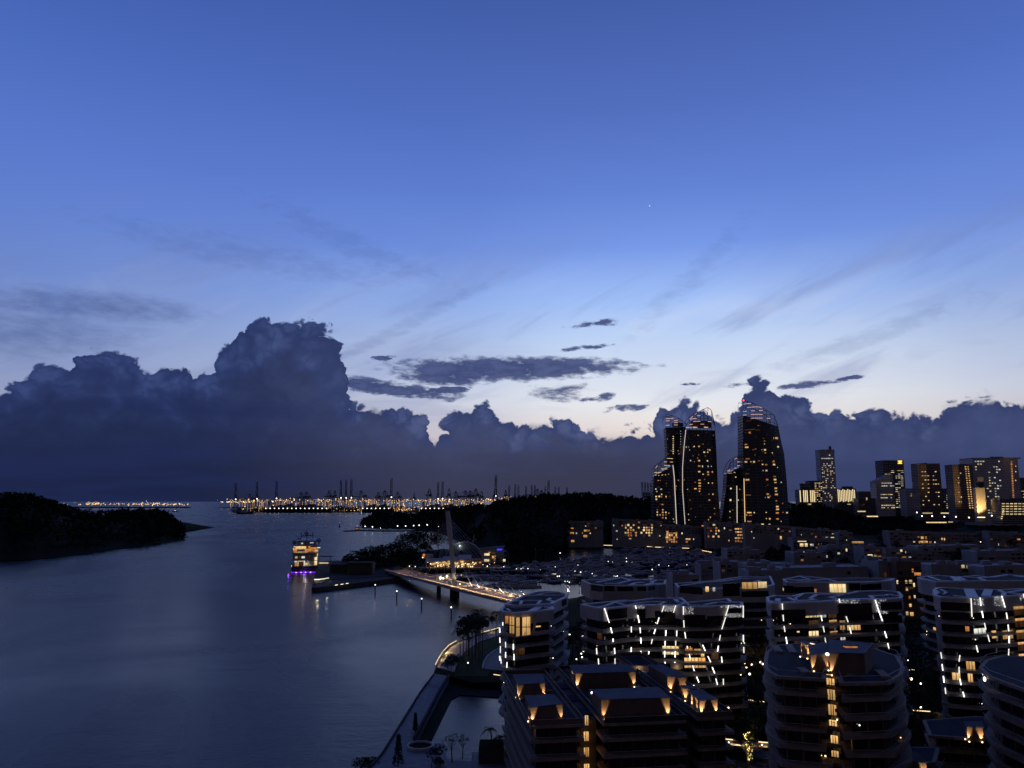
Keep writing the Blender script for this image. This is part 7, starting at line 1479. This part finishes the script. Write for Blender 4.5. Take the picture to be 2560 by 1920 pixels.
# lamps of the terminal: nobody could count them
LMP = {'port_white_lamps': (glowmat('port_lamp_white', (1, .86, .58), 2.2), 170), 'port_amber_lamps': (glowmat('port_lamp_amber', (1, .58, .18), 1.7), 640), 'port_dim_lamps_glow_masts': (glowmat('port_lamp_mast_glow', (.9, .5, .2), .5), 700)}
for nm, (m, cnt) in LMP.items():
    b_ = MB((0, YPT, 0))
    for k in range(cnt):
        x = rnd.uniform(575, 1465) if rnd.random() < .85 else rnd.gauss(1000, 220); band = rnd.random()
        y = rnd.gauss(1251, 2.2) if band < .42 else rnd.uniform(1252, 1279) if band < .85 else rnd.gauss(1272, 3)
        if x > 1250 and y > 1262: y = rnd.uniform(1240, 1255)
        if x < 600 and y > 1262: continue
        Y = YPT + rnd.uniform(20, 500); c_ = PY(x, min(1279, y), Y); r_ = {'port_white_lamps': 1.6, 'port_amber_lamps': 1.9, 'port_dim_lamps_glow_masts': 1.7}[nm] * rnd.uniform(.6, 1.5) * (2.0 if rnd.random() < .06 else 1)
        if c_[2] < 3: continue
        b_.ball(c_, r_, 6, 4)
        if nm == 'port_dim_lamps_glow_masts' and k % 3 == 0: b_.box((c_[0], c_[1], max(5, c_[2] - 18)), (2.2, 2.2, 36))  # masts emit as well: the light on them is put into the material
    tag(b_.build(nm, m), {'port_white_lamps': 'countless white floodlights over the container port', 'port_amber_lamps': 'countless amber yard lamps of the container port', 'port_dim_lamps_glow_masts': 'faintly lit masts and fittings of the container port'}[nm], 'lights', kind='stuff')
# far shore lights left of the strait and the far tip right of it
b_ = MB((0, 6000, 0)); YF = 7600
land('far_shore', None, SOIL, 6, -4, [(PY(90, 1262, YF)[0], YF), (PY(478, 1262, YF)[0], YF), (PY(470, 1262, YF + 900)[0], YF + 900), (PY(60, 1262, YF + 900)[0], YF + 900)])
for k in range(190):
    x = rnd.choice((rnd.uniform(100, 478), rnd.gauss(235, 10), rnd.gauss(400, 45), rnd.gauss(350, 60)))
    if not 95 < x < 480: continue
    y = rnd.gauss(1260.5, 1.6) - (4 * rnd.random() if abs(x - 235) < 14 else 0); b_.ball(PY(x, min(1265, y), YF + 10), 2.9 * rnd.uniform(.5, 1.6), 6, 4)
tag(b_.build('far_shore_lamps', glowmat('far_shore_lamp', (1, .62, .24), 1.7)), 'distant amber shore lights left of the strait', 'lights', kind='stuff')
b_ = MB((0, 6000, 0))
for k in range(46): b_.ball(PY(rnd.uniform(552, 640), rnd.gauss(1255, .9), YF), 3.0 * rnd.uniform(.6, 1.4), 6, 4)
tag(b_.build('far_point_lamps', glowmat('far_point_lamp', (1, .8, .4), 2.0)), 'thin line of far lights left of the port cranes', 'lights', kind='stuff')
YL = YPT + 2500
land('far_coast', None, SOIL, 5, -4, [(PY(548, 1262, YF)[0], YF - 30), (PY(720, 1262, YF)[0], YF - 30), (PY(720, 1262, YF)[0], YF + 600), (PY(548, 1262, YF)[0], YF + 300)])
# ------------------------------------------------------------------ promenade palms, trees, gardens between the blocks
pr = [(1170, 1652, 17, 5.4), (1188, 1648, 17.0, 5.2), (1158, 1648, 14.5, 5.2), (1180, 1660, 13.0, 5.0), (1200, 1630, 18, 5.2), (1150, 1655, 12, 4.8), (1196, 1655, 12, 4.8), (1206, 1640, 16.5, 5.0), (1166, 1640, 16, 5.0), (1240, 1606, 14, 3.4), (1254, 1600, 12, 3.2)]
for k, (x, y, h_, fr) in enumerate(pr):
    p = PZ(x, y, GZ); palm(p[0], p[1], h_, nth(sorted(q[0] for q in pr[:9]).index(x)) + ' palm from the left in the dark clump by the curved promenade' if k < 9 else ('tall palm left of the lit corner room' if k == 9 else 'shorter palm close to the lit corner room'), 'palms of the promenade', k, GZ, fr, 24)
for k, (x, y, h_, r_, lab) in enumerate([(1172, 1640, 16, 6.5, 'dense dark tree inside the promenade palm clump'), (1190, 1625, 15, 5.5, 'dense dark tree at the right of the promenade palm clump'), (1128, 1672, 5, 3.0, 'round bush tree at the near end of the lit promenade'), (1140, 1676, 5.5, 3.0, 'second bush tree beside the near end of the lit promenade'), (1214, 1578, 5.5, 2.0, 'young slender tree by the seawall, left one'), (1230, 1572, 6, 2.0, 'young slender tree by the seawall, right one'),
    (1118, 1678, 4, 2.6, 'small bush at the start of the pier')]):
    p = PZ(x, y, GZ); tree(p[0], p[1], h_, r_, lab, None, 200 + k, LEAF, 800 if r_ > 4 else 420, GZ, .85 if r_ > 4 else .35)
# cypress, saplings and palms at the near end of the pier
def cypress(x, y, h_, r_, lab, seed):
    t_ = thing('cypress_tree', (x, y, GZ), lab, 'tree'); rn = random.Random(seed); b_ = MB((x, y, GZ)); b_.bar((x, y, GZ - .2), (x, y, GZ + h_ * .9), .16, 6, .05); b_.build('trunk', BARK, t_); b_ = MB((x, y, GZ))
    for k in range(10): f = k / 9; leafquads(b_, (x, y, GZ + h_ * (.12 + .84 * f)), r_ * (1 - .75 * f) + .12, r_ * (1 - .75 * f) + .12, h_ * .09, 70, .28, rn)
    b_.build('crown', LEAF2, t_)
p = PZ(995, 1918, GZ); cypress(p[0], p[1], 7.6, 1.5, 'tall narrow cypress at the near end of the pier', 3)
p = PZ(1038, 1830, GZ); cypress(p[0], p[1], 5.2, .8, 'slim small conifer behind the ring planter on the pier', 4)
for k, (x, y, h_, r_, lab) in enumerate([(1130, 1905, 7.2, 2.6, 'thin bare looking sapling right of the ring planter'), (1156, 1895, 6.0, 1.6, 'smaller sapling by the basin edge'), (1100, 1915, 5.2, 2.0, 'leafy sapling at the lower edge between pier and block'), (1078, 1918, 4.5, 1.8, 'small tree at the lower edge below the ring planter')]):
    p = PZ(x, y, GZ); tree(p[0], p[1], h_, r_, lab, None, 300 + k, LEAF2, 130 if k < 2 else 240, GZ, .26)
p = PZ(918, 1922, .5); shrub(p[0], p[1], 3.2, 4.2, 'dark rounded bush overhanging the water at the bottom edge', 5, .3, n=900)
p = PZ(1092, 1912, GZ); shrub(p[0], p[1], 1.8, 2.0, 'low clipped bush below the saplings', 6)
b0 = PZ(1228, 1905, GZ); pb_ = thing('planter_wall', b0, 'dark raised planter block at the basin corner', 'planter'); piece('wall', 'box', STONE, pb_, (b0[0], b0[1] + 2, GZ + 2.0), (6.5, 7, 4.0)); piece('soil', 'box', SOIL, pb_, (b0[0], b0[1] + 2, GZ + 4.04), (6.0, 6.5, .1))
for k, (dx_, dy_, h_) in enumerate([(0, 1.5, 3.2), (1.9, -1.4, 1.2), (2.3, .9, 1.5)]): palm(b0[0] + dx_, b0[1] + 2 + dy_, h_, ['short palm silhouetted on the dark planter block', 'smallest palm at the right corner of the planter block', 'low palm leaning beside the planter block'][k], 'palms on the planter block', 90 + k, GZ + 4.0, 2.4, 11)
# steps and edge light near the round terrace
tr_ = thing('terrace_edge', PZ(1207, 1668, GZ), 'curved pale stone bench wall round the paved terrace', 'bench'); pts = [Vector(PZ(x, y, GZ + .2)) for x, y in [(1250, 1622), (1234, 1630), (1220, 1641), (1210, 1655), (1206, 1672)]]
for a, b_ in zip(pts, pts[1:]): m_ = MB(tr_.location); m_.ribbon([a, b_], .5, GZ + .2, GZ + .75); m_.build('bench_segment', PALE, tr_)
p, q_ = Vector(PZ(1234, 1686, GZ + .6)), Vector(PZ(1255, 1689, GZ + .6)); t_ = thing('low_light_wall', p, 'short glowing low wall beside the terraced block corner', 'light wall'); rod('light_strip', LEDW, t_, p, q_, .12); m_ = MB(t_.location); m_.ribbon([p, q_], .3, GZ, GZ + .45); m_.build('wall', STONE, t_)
# garden walk lights
def lightwall(pts, lab, r_=.13, gaps=True):
    q = [Vector(PZ(x, y, GZ + .9)) for x, y in pts]; t_ = thing('low_light_wall', q[0], lab, 'light wall')
    for a, b_ in zip(q, q[1:]):
        m_ = MB(t_.location); m_.ribbon([a, b_], .4, GZ, GZ + .75); m_.build('wall', STONE, t_); n_ = max(1, int((b_ - a).length / 4.5))
        for k in range(n_):
            if gaps and random.random() < .15: continue
            rod('light_strip', LEDW, t_, a.lerp(b_, (k + .06) / n_), a.lerp(b_, (k + .94) / n_), r_)
    c_ = q[0].lerp(q[-1], .5); lamp(t_, 'wash', c_ + Vector((0, -1.5, .6)), 220, (1, .6, .25), .3)
lightwall([(1780, 1742), (1850, 1747), (1915, 1755)], 'glowing garden wall right of the terraced block roofs')
lightwall([(2255, 1774), (2330, 1779), (2400, 1784), (2455, 1790)], 'long glowing garden wall between the tower block and the right block')
lightwall([(1808, 1847), (1840, 1850)], 'short upper glowing path edge near the bottom'); lightwall([(1816, 1860), (1860, 1864), (1922, 1868)], 'lower glowing path edge behind the golden tree'); lightwall([(1890, 1854), (1925, 1857)], 'short glowing path edge right of the golden tree')
land('garden_path', [(1800, 1846), (1925, 1858), (1930, 1874), (1812, 1866)], PAVE, GZ + .06, GZ + .01)
for x, y in [(1822, 1856), (1866, 1856), (1905, 1862)]:
    p = PZ(x, y, GZ + 2.4); t_ = thing('path_lamp', (p[0], p[1], GZ), {1822: 'left', 1866: 'middle', 1905: 'right'}[x] + ' lamp of the three on the lit garden path', 'lamp', 'lamps on the garden path'); rod('post', STEEL, t_, (p[0], p[1], GZ), p, .06); piece('bulb', 'ball', BULBC, t_, p, (.4,) * 3); lamp(t_, 'path_glow', p, 160, (1, .72, .4), .2)
# golden fairy-light tree
p = PZ(1872, 1935, GZ); g_ = tree(p[0], p[1], 11, 3.4, 'tree wrapped in golden lights at the bottom between the blocks', None, 500, LEAF, 420, GZ, .45); rn = random.Random(8); b_ = MB((p[0], p[1], GZ))
for k in range(70):
    f = rn.random(); b_.ball((p[0] + rn.gauss(0, .45) + .5 * math.sin(f * 7), p[1] + rn.gauss(0, .4), GZ + 3 + 7.5 * f), rn.uniform(.05, .12), 5, 3)
o = b_.build('fairy_lights', glowmat('fairy_light', (1, .72, .22), 3.0), g_); o['kind'] = 'stuff'
lamp(g_, 'tree_glow', Vector((p[0], p[1] - 1.6, GZ + 6)), 120, (1, .66, .18), .4); lamp(g_, 'tree_glow', Vector((p[0] + .5, p[1] - 1.6, GZ + 9)), 60, (1, .66, .18), .4)
# trees between the blocks
gt_ = [(1445, 1662, 12, 6, 'dark tree in the gap left of the wide striped block'), (1432, 1640, 10, 5, 'second dark tree in the gap left of the wide striped block'), (1452, 1628, 13, 5, 'taller tree behind the gap left of the wide striped block'), (1885, 1720, 13, 6, 'dark tree in the gap right of the wide striped block'), (1898, 1680, 15, 7, 'tall dark tree in front of the gap by the brown tower'), (2290, 1700, 14, 7, 'big dark tree left of the right edge block'), (2310, 1730, 12, 6, 'dark tree below the right edge block'), (2282, 1660, 16, 7, 'tall dark tree in the gap behind the brown tower'), (2272, 1745, 10, 6, 'dark tree beside the brown tower base'),
       (2340, 1760, 9, 5, 'low dark tree behind the long glowing wall'), (2400, 1762, 10, 6, 'broad dark tree behind the long glowing wall'), (2290, 1830, 12, 6, 'dark tree beside the low brown block'), (1800, 1770, 8, 5, 'dark garden tree right of the terraced block'), (1840, 1785, 9, 5, 'round garden tree beside the terraced block'), (1880, 1800, 9, 5, 'round garden tree near the brown tower base'), (1690, 1478, 14, 6, 'dark tree between two second-row blocks'), (1472, 1500, 10, 5, 'dark tree left of the low white second-row block'), (1448, 1484, 11, 5, 'dark waterside tree behind the promenade block'), (1895, 1870, 10, 4.5, 'dark tree right of the golden light tree'), (1925, 1480, 12, 5, 'dark tree beside the golden penthouse block')]
for k, (x, y, h_, r_, lab) in enumerate(gt_): p = PZ(x, y, GZ); tree(p[0], p[1], h_, r_, lab, 'garden trees between the blocks', 600 + k, LEAF2 if k % 3 else LEAF, 330, GZ, .55)
# small garden lamps seen in the gaps
for k, (x, y, s_, m) in enumerate([(1424, 1586, .7, BULBC), (1437, 1586, .55, BULBC), (1457, 1591, .85, BULBC), (1459, 1627, .8, BULBC), (1453, 1634, .6, BULBC), (1455, 1643, .6, BULBC), (1441, 1648, .5, BULBC), (1880, 1662, .9, BULB), (1866, 1668, .7, BULB), (1862, 1660, .6, BULB), (1874, 1685, .8, BULBC), (1870, 1740, .5, BULBC), (1888, 1742, .6, BULBC), (2278, 1697, 1.0, BULB), (2302, 1709, .6, BULBC), (2322, 1711, .6, BULBC), (2302, 1768, .7, BULBC), (2414, 1783, .8, BULBC), (2270, 1651, .5, BULBC), (1900, 1655, .8, BULB), (1907, 1660, .7, BULB), (1893, 1650, .6, BULB), (1170, 1657, .5, BULBC)]):
    p = Vector(PZ(x, y, GZ + 3.2)); t_ = thing('garden_lamp', (p.x, p.y, GZ), nth(k) + ' small garden lamp glimpsed between the front blocks', 'lamp', 'garden lamps between the blocks'); rod('post', STEEL, t_, (p.x, p.y, GZ), p, .06); piece('bulb', 'ball', m, t_, p, (s_,) * 3)
    if m is BULB: lamp(t_, 'garden_glow', p + Vector((0, 0, .3)), 120, (1, .62, .28), .3)
p, q_ = Vector(PZ(2273, 1675, GZ + 3)), Vector(PZ(2286, 1675, GZ + 3)); t_ = thing('shelter_light', p, 'short horizontal strip light of a garden shelter in the right gap', 'light'); rod('tube', LEDW, t_, p, q_, .2); piece('shelter_roof', 'box', DECK, t_, (p + q_) / 2 + Vector((0, .4, .5)), (4, 2, .2)); rod('post', STEEL, t_, (p.x, p.y, GZ), p + Vector((0, 0, .4)), .08)

# ------------------------------------------------------------------ trees and lamps among the quieter rows
rn = random.Random(91); spots = []
for k in range(46):
    x = rn.uniform(1800, 2540); y = rn.uniform(1362, 1440); Y = PZ(x, y, GZ)[1]; p = PZ(x, y, GZ + 0); spots.append((x, p))
spots.sort(key=lambda q: q[0])
for k, (x, p) in enumerate(spots): tree(p[0], p[1], rn.uniform(15, 24), rn.uniform(5, 8), nth(k) + ' dark tree from the left standing among the pale low rows', 'trees among the low rows', 900 + k, LEAF2, 220, GZ, 1.0)
lm = sorted((rn.uniform(1800, 2550), rn.uniform(1350, 1432)) for _ in range(34))
for k, (x, y) in enumerate(lm):
    Y = PZ(x, y + 14, GZ)[1]; p = Vector(PY(x, y, Y)); t_ = thing('estate_lamp', (p.x, p.y, GZ), nth(k) + ' tiny warm lamp from the left among the pale low rows', 'lamp', 'lamps among the low rows'); rod('post', STEEL, t_, (p.x, p.y, GZ), p, .1); piece('bulb', 'ball', BULB if k % 3 else BULBC, t_, p, (rn.uniform(.6, 1.1),) * 3)
